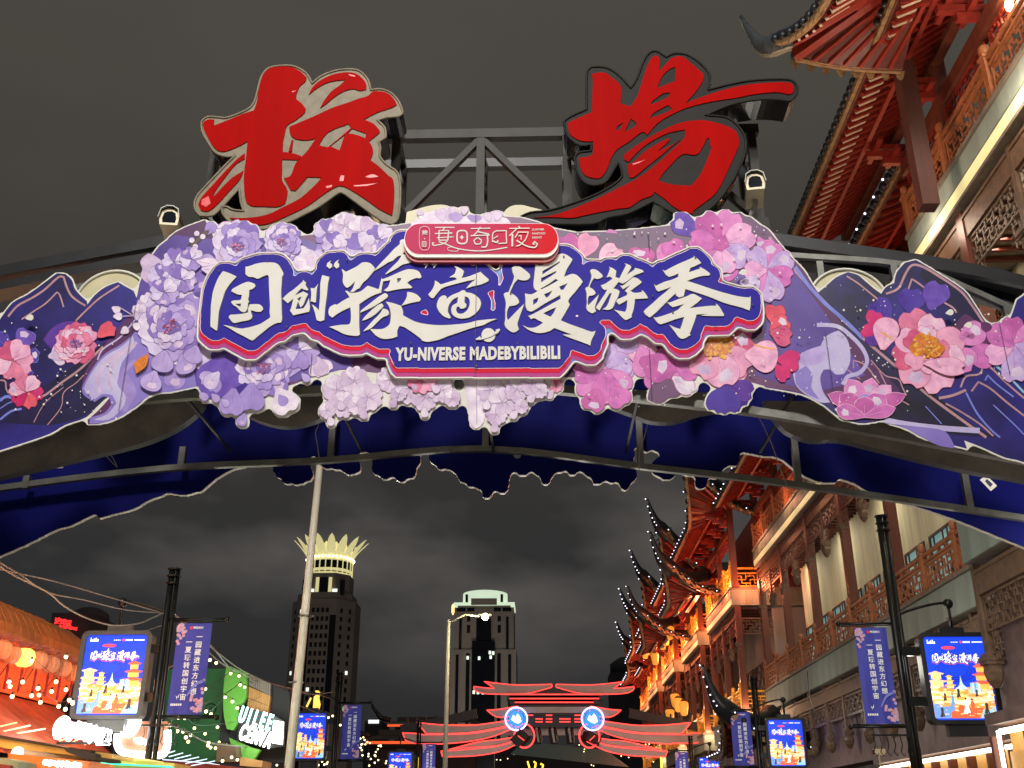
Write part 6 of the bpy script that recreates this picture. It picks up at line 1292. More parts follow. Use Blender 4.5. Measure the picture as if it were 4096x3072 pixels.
MB().mat(m_frame).box((h.x - a_.x - .35, -.12, h.z + .03), (h.x - a_.x + .3, .12, h.z + .11)).build('head', t); MB().mat(m_lampglow).ball((h.x - a_.x, -.1, h.z - .02), .17, 10, 6).build('glowing_lens', t)
light('street_lamp_light', 'POINT', (h.x, 49.2, h.z - .3), 300, (1, .85, .5), .2)
# ================================================================== LEFT SIDE: ORANGE HALL, LANTERNS
m_or = M('orange_lit_awning', (222, 92, 38), .6, var=.2, scale=1.2, emit=.5, ecol=(255, 76, 22), bump=.05)  # emission puts the orange light into the eave soffit
m_orr = M('orange_tin_roof', (170, 98, 46), .5, var=.25, scale=3, bump=.1)
m_terra = M('terracotta_sheet_roof', (190, 92, 62), .55, var=.3, scale=1.6, bump=.08)
t = thing('orange_hall', 'low market hall with a rounded orange roof and glowing orange eave at left', 'building', (-12, 18, 0))
prof = [(0, 5.55), (-.05, 5.8), (-.25, 6.12), (-.6, 6.36), (-1.1, 6.5), (-2.2, 6.55)]
y0_, y1_ = -6.0, 9.6
vs = []; n = 60
for i in range(n + 1):
    y = y0_ + (y1_ - y0_) * i / n; bmp = .0
    for x, z in prof: vs.append((x, y, z))
k6 = len(prof)
MB().mat(m_orr).add(vs, [(i * k6 + j, (i + 1) * k6 + j, (i + 1) * k6 + j + 1, i * k6 + j + 1) for i in range(n) for j in range(k6 - 1)]).build('roof_sheet', t)
rib_me = MB().mat(m_orr).tube([(x - .0, 0, z + .01) for x, z in prof], .016, 5).mesh('roof_rib')
for i in range(40): inst('roof_rib', rib_me, t, (0, y0_ + (y1_ - y0_) * (i + .5) / 44, 0))
MB().mat(m_orr).box((-.02, y0_, 5.42), (.06, y1_, 5.56)).build('gutter', t)
pm_ = MB().mat(m_or).add([(-.02, -.58, 5.42), (-.02, .58, 5.42), (-.55, .58, 4.45), (-.55, -.58, 4.45)], [(0, 3, 2, 1)]).box((-.56, -.58, 4.43), (-.5, .58, 4.5)).mesh('soffit_panel')
for i in range(13): inst('soffit_panel', pm_, t, (0, y0_ + .6 + i * 1.2, 0))
MB().mat(M('hall_end_wall', (60, 44, 40), .7)).box((-6, y1_ - .1, 0), (-.6, y1_, 6.4)).box((-6, y0_, 0), (-5.8, y1_, 6.4)).build('wall', t)
sv = MB().mat(m_terra).add([(-.58, -.6, 4.4), (-.58, .6, 4.4), (1.5, .6, 2.9), (1.5, -.6, 2.9)], [(0, 1, 2, 3)]).add([(-.58, .57, 4.43), (-.58, .6, 4.43), (1.5, .6, 2.93), (1.5, .57, 2.93)], [(0, 1, 2, 3), (3, 2, 1, 0)]).mesh('awning_sheet')
for i in range(13): inst('awning_sheet', sv, t, (0, y0_ + .6 + i * 1.2, 0))
for i, (px_, py_, qx, qy) in enumerate(((0, 2906, 67, 2890), (0, 2928, 120, 2902), (60, 2935, 180, 2915), (230, 2968, 262, 2955), (278, 2976, 320, 2952), (335, 2982, 370, 2958))):
    p = PXX(px_, py_, -11.2); q = PXX(qx, qy, -11.0); MB().mat(m_pgold[3]).bar(p - Vector((12, 18, 0)) + Vector((24, 0, 0)), q - Vector((12, 18, 0)) + Vector((24, 0, 0)), .03).build('neon_stick', t)
m_lan = M('faint_glow_lantern_silk', (196, 128, 92), .6, var=.15, scale=6, emit=.06, ecol=(230, 120, 60)); m_lanl = M('lit_lantern_silk', (255, 214, 110), .5, var=.1, emit=1.4, ecol=(255, 206, 90)); m_tas = M('red_tassel', (150, 26, 30), .7, var=.3, scale=20); m_pet = M('pink_lantern_flower', (196, 108, 92), .6, var=.3, scale=12)  # silk of the unlit lanterns also carries a faint warm emission
def lan_mesh(mt):
    b_ = MB(); n = 16; prof = [(.16, -.3), (.27, -.22), (.33, -.06), (.34, .06), (.29, .2), (.17, .29)]
    b_.mat(mt); vs = []; fs = []
    for r_, z in prof:
        for j in range(n * 2): a = math.pi * j / n; q = r_ * (1.0 if j % 2 else .93); vs.append((q * math.cos(a), q * math.sin(a), z))
    for i in range(len(prof) - 1):
        for j in range(n * 2): fs.append((i * 2 * n + j, i * 2 * n + (j + 1) % (2 * n), (i + 1) * 2 * n + (j + 1) % (2 * n), (i + 1) * 2 * n + j))
    fs.append(tuple(range(2 * n))); b_.add(vs, fs); return b_.mesh('silk_body')
LB = [lan_mesh(m_lan), lan_mesh(m_lanl)]
rl = random.Random(2); b_ = MB().mat(m_pet)
for i in range(26):
    a = rl.uniform(0, 6.28); r_ = rl.uniform(.1, .3); x, y = r_ * math.cos(a), r_ * math.sin(a); z = .27 + rl.uniform(0, .16)
    b_.add([(x - .07, y - .05, z), (x + .07, y - .04, z + .03), (x + .08, y + .06, z + .09), (x - .05, y + .06, z + .08)], [(0, 1, 2, 3)])
FLM = b_.mesh('flower_cap'); TSM = MB().mat(m_tas).tube([(0, 0, -.3), (0, 0, -.42), (0, 0, -.6), (0, 0, -1.1)], [.015, .05, .04, .05], 7).mesh('tassel')
LL_ = ('leftmost silk lantern, cut by the picture edge', 'second silk lantern from the left, partly lit', 'brightly lit yellow silk lantern in the row', 'silk lantern just right of the lit one', 'fifth silk lantern, with a long red tassel', 'sixth silk lantern under the orange eave', 'seventh silk lantern beside the screen', 'last silk lantern, half hidden by the screen')
for i, (px_, py_) in enumerate(((5, 2598), (42, 2617), (98, 2630), (152, 2640), (200, 2656), (248, 2673), (293, 2692), (318, 2700))):
    c = PXX(px_, py_, -11.5); t = thing('silk_lantern', LL_[i], 'lantern', c, group='silk lanterns under the orange eave')
    inst('silk_body', LB[1 if i == 2 else 0], t); inst('flower_cap', FLM, t); inst('tassel', TSM, t); t.scale = (.66, .66, .66)
c = PXX(98, 2630, -11.5); light('lantern_light', 'POINT', c + Vector((.5, -.3, .1)), 14, (1, .7, .3), .2)
# string of lights
m_bulb = M('warm_bulb', (255, 236, 170), .4, var=0, emit=3.6, sample=False); m_sock = M('bulb_socket', (14, 14, 14), .5, var=0)
BU = MB().mat(m_bulb).ball((0, 0, -.085), .044, 8, 6).mesh('bulb'); SO = MB().mat(m_sock).tube([(0, 0, 0), (0, 0, -.055)], .024, 6).mesh('socket')
m_cab = M('grey_cable', (134, 130, 122), .5, var=.1); m_cabd = M('dark_cable', (40, 36, 34), .5, var=.1)
def string(label, pts, Y, T_, sag=.12, mat=None, grp='strings of warm bulbs over the left side'):
    W3 = [PX(*T_([p])[0], Y[0] + (Y[1] - Y[0]) * i / max(1, len(pts) - 1)) for i, p in enumerate(pts)]
    o = W3[0]; t = thing('string_light', label, 'string light', o, group=grp); path = []
    for a, b in zip(W3[:-1], W3[1:]):
        d = (b - a).length
        for k in range(4): u = k / 4; path.append(a.lerp(b, u) - Vector((0, 0, sag * d * .35 * 4 * u * (1 - u) * .3)))
    path.append(W3[-1]); up = Vector((0, 0, .12))
    MB().mat(mat or m_cabd).tube([p - o + up for p in path], .0055, 4).build('wire', t)
    for p in W3: inst('socket', SO, t, p - o + up); inst('bulb', BU, t, p - o + up)
    return t
K2 = lambda p: [(x / 1.902, 2200 + y / 1.902) for x, y in p]
K3 = lambda p: [(600 + x / 1.903, 2200 + y / 1.903) for x, y in p]
string('string of warm bulbs crossing just below the lanterns', [(75, 1052), (170, 1017), (238, 857), (425, 1015), (500, 826)], (22, 23), K2)
string('string of warm bulbs sagging over the terracotta awning', [(66, 1018), (90, 1128), (238, 1122), (390, 1090), (500, 1075)], (21.5, 23), K2)
string('short string of warm bulbs left of the big screen', [(287, 1066), (305, 1172), (295, 1116), (445, 1202), (550, 1178)], (22, 23.5), K2)
string('string with small clear bulbs ending under the screen', [(495, 1225), (525, 1155), (550, 1172)], (22, 22.5), K2)
string('upper string of bulbs descending from the banner', [(455, 848), (503, 870), (613, 950), (678, 968), (825, 1068), (890, 1113), (1045, 1193)], (27, 38), K3, grp='strings of warm bulbs over the street edge')
string('string of bulbs before the lime green panel', [(420, 1068), (626, 1163), (663, 1213), (857, 1136)], (28, 34), K3, grp='strings of warm bulbs over the street edge')
string('string of small bulbs hanging in front of the green billboard', [(425, 1240), (463, 1260), (573, 1130), (685, 1036), (720, 1053)], (27, 33), K3, grp='strings of warm bulbs over the street edge')
string('string of bulbs just below the nearest banner', [(150, 1345), (215, 1288), (263, 1290), (337, 1366), (512, 1358), (692, 1326)], (26, 34), K3, grp='strings of warm bulbs over the street edge')
string('string of bulbs across the lower half of the green billboard', [(207, 1390), (250, 1394), (310, 1420), (418, 1408), (593, 1398)], (26, 34), K3, grp='strings of warm bulbs over the street edge')
string('tight cluster of bulbs low on the green billboard', [(272, 1438), (290, 1470), (445, 1478), (440, 1498), (460, 1513), (497, 1518), (524, 1473)], (26, 33), K3, grp='strings of warm bulbs over the street edge')
string('lowest string of bulbs above the red stall roof', [(551, 1615), (620, 1588), (664, 1606), (580, 1493), (615, 1493), (645, 1526)], (30, 36), K3, grp='strings of warm bulbs over the street edge')
string('pair of bulbs beside the second left lamp post', [(1358, 1283), (1390, 1270), (1448, 1340)], (42, 43), K3, grp='strings of warm bulbs over the street edge')
rb = random.Random(8)
for k, (x0, x1, z0, z1, n_, ya, yb, lab) in enumerate(((700, 820, 1480, 1620, 9, 34, 40, 'dense string of bulbs under the white glowing sign'), (800, 960, 1500, 1640, 10, 36, 44, 'dense string of bulbs left of the white pole foot'), (860, 1010, 1540, 1650, 9, 38, 46, 'dense string of bulbs at the foot of the white pole'), (1270, 1420, 1590, 1650, 8, 44, 50, 'string of bulbs under the second left screen'), (1590, 1700, 1430, 1560, 10, 52, 58, 'string of bulbs right of the second left banner'), (1600, 1760, 1490, 1640, 10, 52, 60, 'string of bulbs over the farthest stalls'), (1640, 1800, 1560, 1650, 9, 50, 60, 'lowest string of bulbs over the farthest stalls'))):
    pts = sorted((x0 + (x1 - x0) * rb.random(), z0 + (z1 - z0) * rb.random()) for _ in range(n_)); string(lab, pts, (ya, yb), K3, grp='strings of warm bulbs over the far stalls')
def cable(label, pts, Y, T_, r_=.014, mat=None):
    W3 = [PX(*q, Y[0] + (Y[1] - Y[0]) * i / max(1, len(pts) * 4 - 4)) for i, q in enumerate(T_(smooth(pts, 4, 90, closed=False)))]
    t = thing('cable', label, 'cable', W3[0], group='cables strung between the lamp posts'); MB().mat(mat or m_cab).tube([p - W3[0] for p in W3], r_, 5).build('strand', t)
cable('upper pale cable running down from the left picture edge to the nearest lamp post', [(-300, 40), (0, 145), (400, 235), (800, 350), (1260, 488)], (20, 25), K2)
cable('second pale cable crossing the upper one at the left edge', [(-200, -20), (0, 98), (150, 185), (360, 320), (640, 380), (950, 455), (1250, 480)], (20, 25), K2)
cable('sagging double cable behind the top of the big screen', [(0, 125), (120, 200), (360, 320), (480, 420), (640, 510), (850, 572), (1050, 560), (1150, 520), (1240, 480)], (21, 25), K2, .018)
cable('thin cable rising behind the screen to the lamp post', [(1110, 615), (1240, 570)], (25, 25), K2, .01)
cable('long cable from the nearest lamp post to the second left one', [(185, 488), (440, 700), (600, 890), (680, 930), (935, 1020), (1100, 1060), (1240, 1100), (1400, 1080)], (25, 44), K3, .02)
cable('second long cable just under the first', [(190, 492), (430, 760), (560, 870), (760, 970), (1000, 1110), (1150, 1190), (1300, 1250), (1400, 1270)], (25, 44), K3, .02)
cable('thin cable between banner and second lamp post', [(440, 720), (540, 800), (700, 915), (930, 1018), (1130, 1085), (1270, 1100), (1400, 1140)], (26, 44), K3, .014)
cable('cable behind the nearest banner to the green billboard', [(135, 900), (200, 870), (430, 780)], (26, 26), K3, .01)
cable('thin dark cable slanting over the green billboard', [(160, 1170), (420, 1060), (600, 935)], (27, 31), K3, .009, m_cabd)
cable('lower thin dark cable slanting over the green billboard', [(390, 1180), (600, 1075), (700, 1000)], (27, 32), K3, .009, m_cabd)
cable('bundle of cables sagging to the stalls from the nearest post', [(150, 1320), (300, 1400), (430, 1460), (600, 1490), (760, 1500), (1000, 1530)], (25, 36), K3, .02)
cable('thin hanging cable on the long hall front at right', [(1060, 700), (1090, 1000), (1170, 1170)], (33, 33), lambda p: T(2800, 2400, 2.469, p), .012, m_cabd)
cable('cable from the nearest right screen to the wall', [(1040, 370), (1150, 415), (1230, 455)], (25, 24), lambda p: T(3300, 2300, 2.15, p), .01, m_cabd)
# ================================================================== LIT SIGNS AND STALLS ON THE LEFT
m_sg = M('white_neon', (250, 255, 252), .5, var=0, emit=5.0, sample=False); m_sgc = M('cyan_neon', (190, 255, 246), .5, var=0, emit=3.6, sample=False); m_sgr = M('red_led', (255, 40, 40), .5, var=0, emit=3.0, sample=False)
Yc = 24.0; c = PX(255, 2920, Yc); t = thing('restaurant_sign', 'white glowing restaurant sign with a leaf emblem left of the screen foot', 'sign', c)
leaf = [(735,570),(790,530),(830,515),(870,540),(885,580),(925,610),(935,690),(915,770),(880,830),(850,840),(815,790),(780,780),(740,815),(700,810),(680,760),(685,660)]
Kz = lambda pts: [(x - c.x, z - c.z) for x, z in WP(T(0, 2700, 3.16, pts), Yc)]
MB().mat(m_sg).prism([Kz(smooth(leaf, 3, 60))], -.05, .05).build('leaf_emblem', t)
for k, ch in enumerate('春風松月樓'):
    q = Kz([(985 + 80 * k, 705 + 24 * k)])[0]; put_text('sign_letter', ch, .36, m_sg, t, (q[0], 0, q[1]), .03, .013)
MB().mat(m_sock).box((Kz([(690, 840)])[0][0], .1, Kz([(690, 840)])[0][1] - .05), (Kz([(1340, 900)])[0][0], .16, Kz([(690, 840)])[0][1])).build('support_rail', t)
light('sign_light', 'POINT', c + Vector((0, -.8, .2)), 40, (.95, 1, 1), .3)
Yd = 26.0; c = PX(570, 2940, Yd); t = thing('neon_bowl_sign', 'white neon bowl shaped sign behind the nearest lamp post', 'sign', c)
Kz = lambda pts: [(x - c.x, z - c.z) for x, z in WP(T(0, 2700, 3.16, pts), Yd)]
MB().mat(m_sg).tube([(x, 0, z) for x, z in Kz(smooth([(1490,740),(1480,850),(1520,950),(1640,1000),(1860,1010),(2040,1010),(2100,940),(2120,820),(2120,700)], 4, 90, closed=False))], .085, 8).build('neon_tube', t)
MB().mat(m_sg).prism([Kz(smooth([(1500,600),(1780,560),(1760,640),(1700,740),(1620,790),(1540,770)], 3, 60))], -.02, .06).build('lit_disc', t)
MB().mat(m_sg).prism([Kz(smooth([(1690,800),(1780,790),(1850,830),(1860,880),(1780,880),(1700,850)], 3, 60))], -.02, .06).build('lit_disc', t)
MB().mat(M('sign_backing_brown', (150, 112, 88), .6)).prism([Kz([(1500,580),(2110,580),(2110,980),(1560,980),(1500,900)])], .07, .12).build('backing', t)
light('sign_light', 'POINT', c + Vector((0, -1.0, 0)), 40, (.9, 1, 1), .3)
c = PX(250, 2500, 60); t = thing('red_led_sign', 'small red lit rooftop sign on a dark far building at left', 'sign', (c.x, 60, c.z))
for k, ch in enumerate('波司登'): put_text('sign_letter', ch, .58, m_sgr, t, (-.12 + .52 * k - .4, 0, .35 - .12 * k), .02, .012)
put_text('sign_letter', 'BOSIDENG', .36, m_sgr, t, (.55, 0, -.25), .02, .008, rot=(R(90), R(8), 0))
t.scale = (.64, .64, .64)
t = thing('far_building', 'dark stepped building carrying the small red sign at far left', 'building', (c.x, 61, 0))
mdk = M('dark_far_wall', (52, 50, 54), .8, var=.2, scale=.5)
MB().mat(mdk).box((-7, 0, 0), (1.2, 6, c.z - .9)).box((-1.2, 0, c.z - .89), (1.1, 4, c.z + .9)).build('wall', t); MB().mat(mdk).lathe([(1.2, 0), (1.1, .4), (.6, .7), (.1, .8)], (0, 2.5, c.z + .9), 12).build('dome', t)
wm_ = MB().mat(M('far_window_dark', (22, 24, 30), .3)).box((-.35, -.03, 0), (.35, 0, 1.1)).mesh('window')
for k in range(6):
    for j in range(2): inst('window', wm_, t, (-6.3 + k * 1.1, 0, c.z - 2.6 - j * 2.2))
# green billboard, lime panel and slatted shop
m_green = M('dark_green_board', (34, 86, 48), .55, var=.16, scale=.6, emit=.16, ecol=(30, 110, 50)); m_lime = M('lime_panel', (104, 170, 70), .5, var=.15, scale=.7, emit=.12, ecol=(90, 200, 60)); m_gink = M('green_board_print', (18, 48, 30), .5)  # emission brightens both boards, neither is a lamp
Yg = 34.0; c = PX(790, 2860, Yg)
Kz = lambda pts, Y=None: [(x - c.x, z - c.z) for x, z in WP([(650 + x / 3.16, 2640 + y / 3.16) for x, y in pts], Y or Yg)]
t = thing('green_billboard', 'large dark green billboard behind the nearest banner', 'billboard', c)
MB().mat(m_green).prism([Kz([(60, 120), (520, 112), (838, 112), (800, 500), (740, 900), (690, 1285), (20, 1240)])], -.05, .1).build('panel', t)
tb3 = MB().mat(m_gink)
ct = Kz([(615, 625)])[0]; tb3.tube([(ct[0] + .17 * math.cos(i * math.pi / 8), -.06, ct[1] + .17 * math.sin(i * math.pi / 8)) for i in range(16)], .025, 5, closed=True).build('printed_ring', t)
put_text('printed_letter', 'R', .22, m_gink, t, (ct[0], -.055, ct[1]), .003, .008)
put_text('printed_letter', '家', .17, m_gink, t, (Kz([(460, 765)])[0][0], -.055, Kz([(460, 765)])[0][1]), .003, .005); put_text('printed_letter', '探', .17, m_gink, t, (Kz([(375, 760)])[0][0], -.055, Kz([(375, 760)])[0][1]), .003, .005)
t = thing('lime_panel', 'curved lime green shop panel between the green billboard and the slatted wall', 'shop panel', c)
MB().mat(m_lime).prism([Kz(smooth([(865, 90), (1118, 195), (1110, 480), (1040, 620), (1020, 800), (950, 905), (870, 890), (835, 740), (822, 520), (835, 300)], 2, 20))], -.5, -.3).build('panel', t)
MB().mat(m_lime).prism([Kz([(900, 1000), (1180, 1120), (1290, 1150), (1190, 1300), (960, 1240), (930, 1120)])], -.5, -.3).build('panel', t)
MB().mat(mdk).prism([Kz([(850, 120), (835, 300), (780, 500), (700, 1290), (960, 1290), (870, 890), (830, 600)])], -.1, .0).build('dark_gap', t)
m_sl = M('greige_corrugated', (142, 128, 122), .55, var=.15, scale=4); m_slw = M('warm_lit_corrugated', (190, 140, 90), .55, var=.2, scale=4, emit=.12, ecol=(255, 170, 70))  # second sheet carries warm light in its colour and emission
t = thing('slatted_shop', 'greige corrugated shop front in three lit steps above the white sign', 'shop', c)
for (a0, b0, a1, b1, mt) in (((1120, 200), (1388, 310), (1112, 330), (1385, 460), m_sl), ((1112, 345), (1388, 465), (1105, 485), (1370, 590), m_slw), ((1105, 495), (1370, 595), (1090, 610), (1355, 720), m_slw)):
    for k in range(10):
        u0, u1 = k / 10, (k + .86) / 10
        L4 = [(a0[0] + (b0[0] - a0[0]) * u0, a0[1] + (b0[1] - a0[1]) * u0), (a0[0] + (b0[0] - a0[0]) * u1, a0[1] + (b0[1] - a0[1]) * u1), (a1[0] + (b1[0] - a1[0]) * u1, a1[1] + (b1[1] - a1[1]) * u1), (a1[0] + (b1[0] - a1[0]) * u0, a1[1] + (b1[1] - a1[1]) * u0)]
        MB().mat(mt).prism([Kz(L4)], -.2, .0).build('slat', t)
MB().mat(mdk).prism([Kz([(1085, 200), (1120, 195), (1390, 305), (1600, 400), (1600, 1300), (960, 1290), (1000, 700)])], .05, .4).build('wall', t)
t = thing('white_sign', 'dazzling white and cyan glowing block letter sign left of the white pole', 'sign', c)
MB().mat(m_sock).prism([Kz([(1040, 600), (1460, 720), (1600, 800), (1590, 1110), (1440, 1130), (1010, 1040)])], -.6, -.5).build('backing', t)
for k, ch in enumerate('UILEE'): q = Kz([(1085 + 82 * k, 725 + 24 * k)])[0]; put_text('sign_letter', ch, .66, m_sgc, t, (q[0], -.66, q[1]), .04, .02, sx=.44, rot=(R(90), R(14), 0))
for k, ch in enumerate('CENVA'): q = Kz([(1090 + 78 * k, 945 + 24 * k)])[0]; put_text('sign_letter', ch, .64, m_sg, t, (q[0], -.66, q[1]), .04, .02, sx=.44, rot=(R(90), R(14), 0))
MB().mat(m_sg).prism([Kz([(1480, 790), (1595, 810), (1580, 1090), (1460, 1070)])], -.8, -.65).build('lit_box', t)
light('sign_light', 'POINT', c + Vector((2.2, -2.0, -.2)), 120, (.75, 1, .85), .4)
# stalls below
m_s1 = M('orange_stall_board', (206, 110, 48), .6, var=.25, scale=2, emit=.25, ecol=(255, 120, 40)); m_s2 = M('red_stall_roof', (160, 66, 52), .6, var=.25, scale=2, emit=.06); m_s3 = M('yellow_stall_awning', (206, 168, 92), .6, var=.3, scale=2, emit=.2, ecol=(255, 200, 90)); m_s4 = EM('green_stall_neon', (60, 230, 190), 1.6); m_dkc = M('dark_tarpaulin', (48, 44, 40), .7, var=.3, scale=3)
def stall(label, pts_mats, Y, T_):
    c0_ = PX(*T_([pts_mats[0][0][0]])[0], Y); t = thing('market_stall', label, 'stall', c0_)
    for k, (pts, mt, nm) in enumerate(pts_mats):
        MB().mat(mt).prism([[(x - c0_.x, z - c0_.z) for x, z in WP(T_(pts), Y)]], -.1 - .12 * k, 1.0 - .12 * k).build(nm, t)
K1 = lambda p: T(0, 2700, 3.16, p)
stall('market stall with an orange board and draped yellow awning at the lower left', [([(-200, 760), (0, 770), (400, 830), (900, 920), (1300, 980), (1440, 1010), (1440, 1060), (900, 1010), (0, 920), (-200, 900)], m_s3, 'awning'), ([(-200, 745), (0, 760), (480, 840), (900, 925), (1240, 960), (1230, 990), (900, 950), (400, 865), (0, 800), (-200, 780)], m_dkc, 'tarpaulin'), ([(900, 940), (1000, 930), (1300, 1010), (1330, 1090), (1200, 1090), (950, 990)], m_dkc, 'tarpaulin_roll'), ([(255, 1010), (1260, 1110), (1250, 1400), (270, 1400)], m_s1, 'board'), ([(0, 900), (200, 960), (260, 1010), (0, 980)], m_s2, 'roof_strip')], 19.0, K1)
c = PX(73, 3013, 18.7); t = thing('grey_pipe', 'grey pipe with a round white end cap across the orange stall', 'pipe', c); q = PX(400, 3052, 19.4) - c
MB().mat(m_lg).tube([(0, 0, 0), q], .07, 10).build('pipe', t); MB().mat(m_pwhite).ball((0, -.02, 0), .11, 10, 8).build('end_cap', t)
stall('small green and red stall box at the lower left corner', [([(0, 1050), (80, 1050), (270, 1100), (250, 1400), (0, 1400)], M('sage_board', (140, 160, 130), .6, emit=.1), 'box'), ([(0, 1125), (200, 1150), (190, 1400), (0, 1400)], m_s2, 'front')], 18.0, K1)
o_ = PX(*K1([(0, 1050)])[0], 18.0); rs_ = random.Random(12)
for k in range(9):
    q = PX(112 + 17 * k, 3070 + 2 * k, 17.6) - o_; MB().mat(m_sg).prism([[(q.x + .055 * math.cos(i * .785) * rs_.uniform(.7, 1.2), q.z + .05 * math.sin(i * .785) * rs_.uniform(.7, 1.3)) for i in range(8)]], q.y, q.y + .03).build('lit_letter_top', t)
stall('stall roofs trimmed with green neon under the bowl sign', [([(1270, 1040), (1900, 1090), (2230, 1120), (2230, 1400), (1260, 1400)], m_s3, 'roof'), ([(1440, 1010), (1900, 1070), (1900, 1090), (1430, 1050)], m_pgold[0], 'light_strip'), ([(1260, 1100), (1850, 1145), (2212, 1160), (2212, 1176), (1250, 1130)], m_s4, 'neon_trim')], 24.5, K1)
stall('red roofed stall row below the green billboard', [([(60, 1265), (560, 1310), (1000, 1360), (1300, 1400), (0, 1420), (0, 1290)], m_s2, 'roof'), ([(30, 1255), (600, 1300), (600, 1312), (30, 1270)], m_pcy[1], 'light_strip')], 29.0, lambda p: [(650 + x / 3.16, 2640 + y / 3.16) for x, y in p])
stall('brown lit stall front under the lime panel', [([(700, 1040), (930, 1080), (960, 1290), (690, 1290)], M('brown_lit_wall', (110, 84, 66), .6, emit=.1), 'wall'), ([(1010, 1230), (1290, 1280), (1280, 1360), (1000, 1340)], m_slw, 'shutter')], 33.0, lambda p: [(650 + x / 3.16, 2640 + y / 3.16) for x, y in p])
t = thing('neon_sticks', 'thin pale neon rods fanning out beside the lamp post', 'neon rods', PX(700, 3000, 26)); o_ = PX(700, 3000, 26)
for k in range(6):
    q0 = PX(654 + 22 * k, 3018 + 9 * k, 26) - o_; q1 = PX(700 + 32 * k, 3004 + 8 * k, 26) - o_; MB().mat(m_pcy[1]).bar(q0, q1, .022).build('rod', t)
light('stall_light', 'POINT', (-9.5, 17.5, 3.4), 150, (1, .5, .2), .4); light('stall_light', 'POINT', (-10.2, 21, 5.0), 150, (1, .42, .18), .3); light('stall_light', 'POINT', (-9.0, 30, 3.0), 70, (1, .8, .5), .4)
light('stall_light', 'POINT', (-10.0, 25.5, 4.8), 130, (1, .36, .12), .3); light('stall_light', 'POINT', (-10.2, 23, 9.0), 110, (1, .7, .42), .4)
# lit tree-like kiosk behind the second screen
c = PX(1265, 2808, 47); c_ = c; t = thing('lit_dress_lantern', 'small yellow glowing figure lantern above the second left screen', 'lantern', c)
MB().mat(m_lanl).lathe([(.3, -.5), (.36, -.2), (.22, .3), (.3, .62), (.12, .8)], (0, 0, 0), 10).build('body', t); MB().mat(m_lanl).bar((-.75, 0, -.35), (-.45, 0, .3), .12).build('side_rod', t); t.scale = (.55, .55, .6)
# ================================================================== NEON GATE
YN = 68.0
m_pan = M('grey_gate_panel', (150, 148, 142), .5, var=.12, scale=.8); m_neon = M('red_neon_tube', (255, 70, 60), .4, var=0, emit=1.9, ecol=(255, 70, 66), sample=False); m_gblk = M('black_gate_steel', (24, 20, 24), .5); m_bluen = M('blue_neon', (50, 140, 220), .4, var=0, emit=1.0, sample=False); m_halo = M('lilac_neon', (220, 190, 255), .4, var=0, emit=3.6, sample=False)
gc = PX(2215, 3072, YN); ng = thing('neon_gate', 'grey gate of layered winged eaves outlined in red neon across the far street', 'gate', (gc.x, YN, 0))
KN = lambda pts: [(x - gc.x, z) for x, z in WP(T(1500, 2500, 1.58, pts), YN)]
def wing(pts, y=0.0, panel=True, closed=True, neon=True, mt=None):
    q = KN(smooth(pts, 4, 40, closed=closed))
    if panel: MB().mat(mt or m_pan).prism([q], y - .1, y + .15).build('eave_panel', ng)
    if neon: MB().mat(m_neon).tube([(x, y - .16, z) for x, z in q], .03, 6, closed=closed).build('neon_tube', ng)
mir = lambda pts: [(2262 - x, y_ + (x < 1131) * 12) for x, y_ in pts]
Wg = [([(690, 358), (760, 368), (900, 380), (1118, 376), (1118, 395), (1050, 415), (960, 435), (860, 440), (700, 436), (640, 420), (624, 400), (626, 390), (690, 398), (755, 402)], 0.0),
      ([(708, 542), (780, 538), (900, 518), (908, 530), (905, 575), (800, 588), (750, 575)], -.3),
      ([(272, 622), (420, 636), (600, 640), (760, 622), (905, 600), (905, 625), (760, 660), (600, 686), (450, 692), (330, 692)], -.5),
      ([(180, 686), (270, 690), (330, 697), (600, 690), (760, 665), (905, 632), (900, 645), (760, 705), (600, 740), (420, 756), (380, 752), (250, 752), (200, 735)], -.4),
      ([(660, 740), (800, 725), (930, 700), (935, 715), (800, 760), (700, 772), (560, 780), (470, 790)], -.2),
      ([(420, 800), (560, 790), (780, 768), (920, 720), (925, 740), (800, 800), (650, 828), (500, 835), (430, 835)], -.3)]
for pts, y in Wg: wing(pts, y); wing([(2262 - x, z_ + 12 * 0) for x, z_ in pts][::-1], y)
for (x0, x1, z_) in ((852, 1415, 467), (884, 1380, 491), (832, 1440, 441)):
    q = KN([(x0, z_), (x1, z_)]); MB().mat(m_neon).tube([(q[0][0], -.2, q[0][1]), (q[1][0], -.2, q[1][1])], .04, 6).build('neon_tube', ng)
    MB().mat(m_gblk).box((q[0][0], 0, q[0][1] - .35), (q[1][0], .5, q[0][1] + .3)).build('roof_tier', ng)
q = KN([(905, 520), (1360, 556)]); MB().mat(m_pan).box((q[0][0], -.2, q[1][1]), (q[1][0], .3, q[0][1])).build('lintel', ng)
for z_ in (572, 595, 613):
    for (x0, x1) in ((950, 1000), (1015, 1060), (1080, 1120), (1165, 1235), (1260, 1320)):
        if (x0 + z_) % 3 == 0: continue
        q = KN([(x0, z_), (x1, z_)]); MB().mat(m_neon).tube([(q[0][0], -.15, q[0][1]), (q[1][0], -.15, q[1][1])], .035, 6).build('neon_tube', ng)
q = KN([(930, 560), (1340, 645)]); b_ = MB().mat(m_gblk)
b_.box((q[0][0], .0, q[0][1] - .12), (q[1][0], .3, q[0][1])).box((q[0][0], .0, q[1][1]), (q[1][0], .3, q[1][1] + .5))
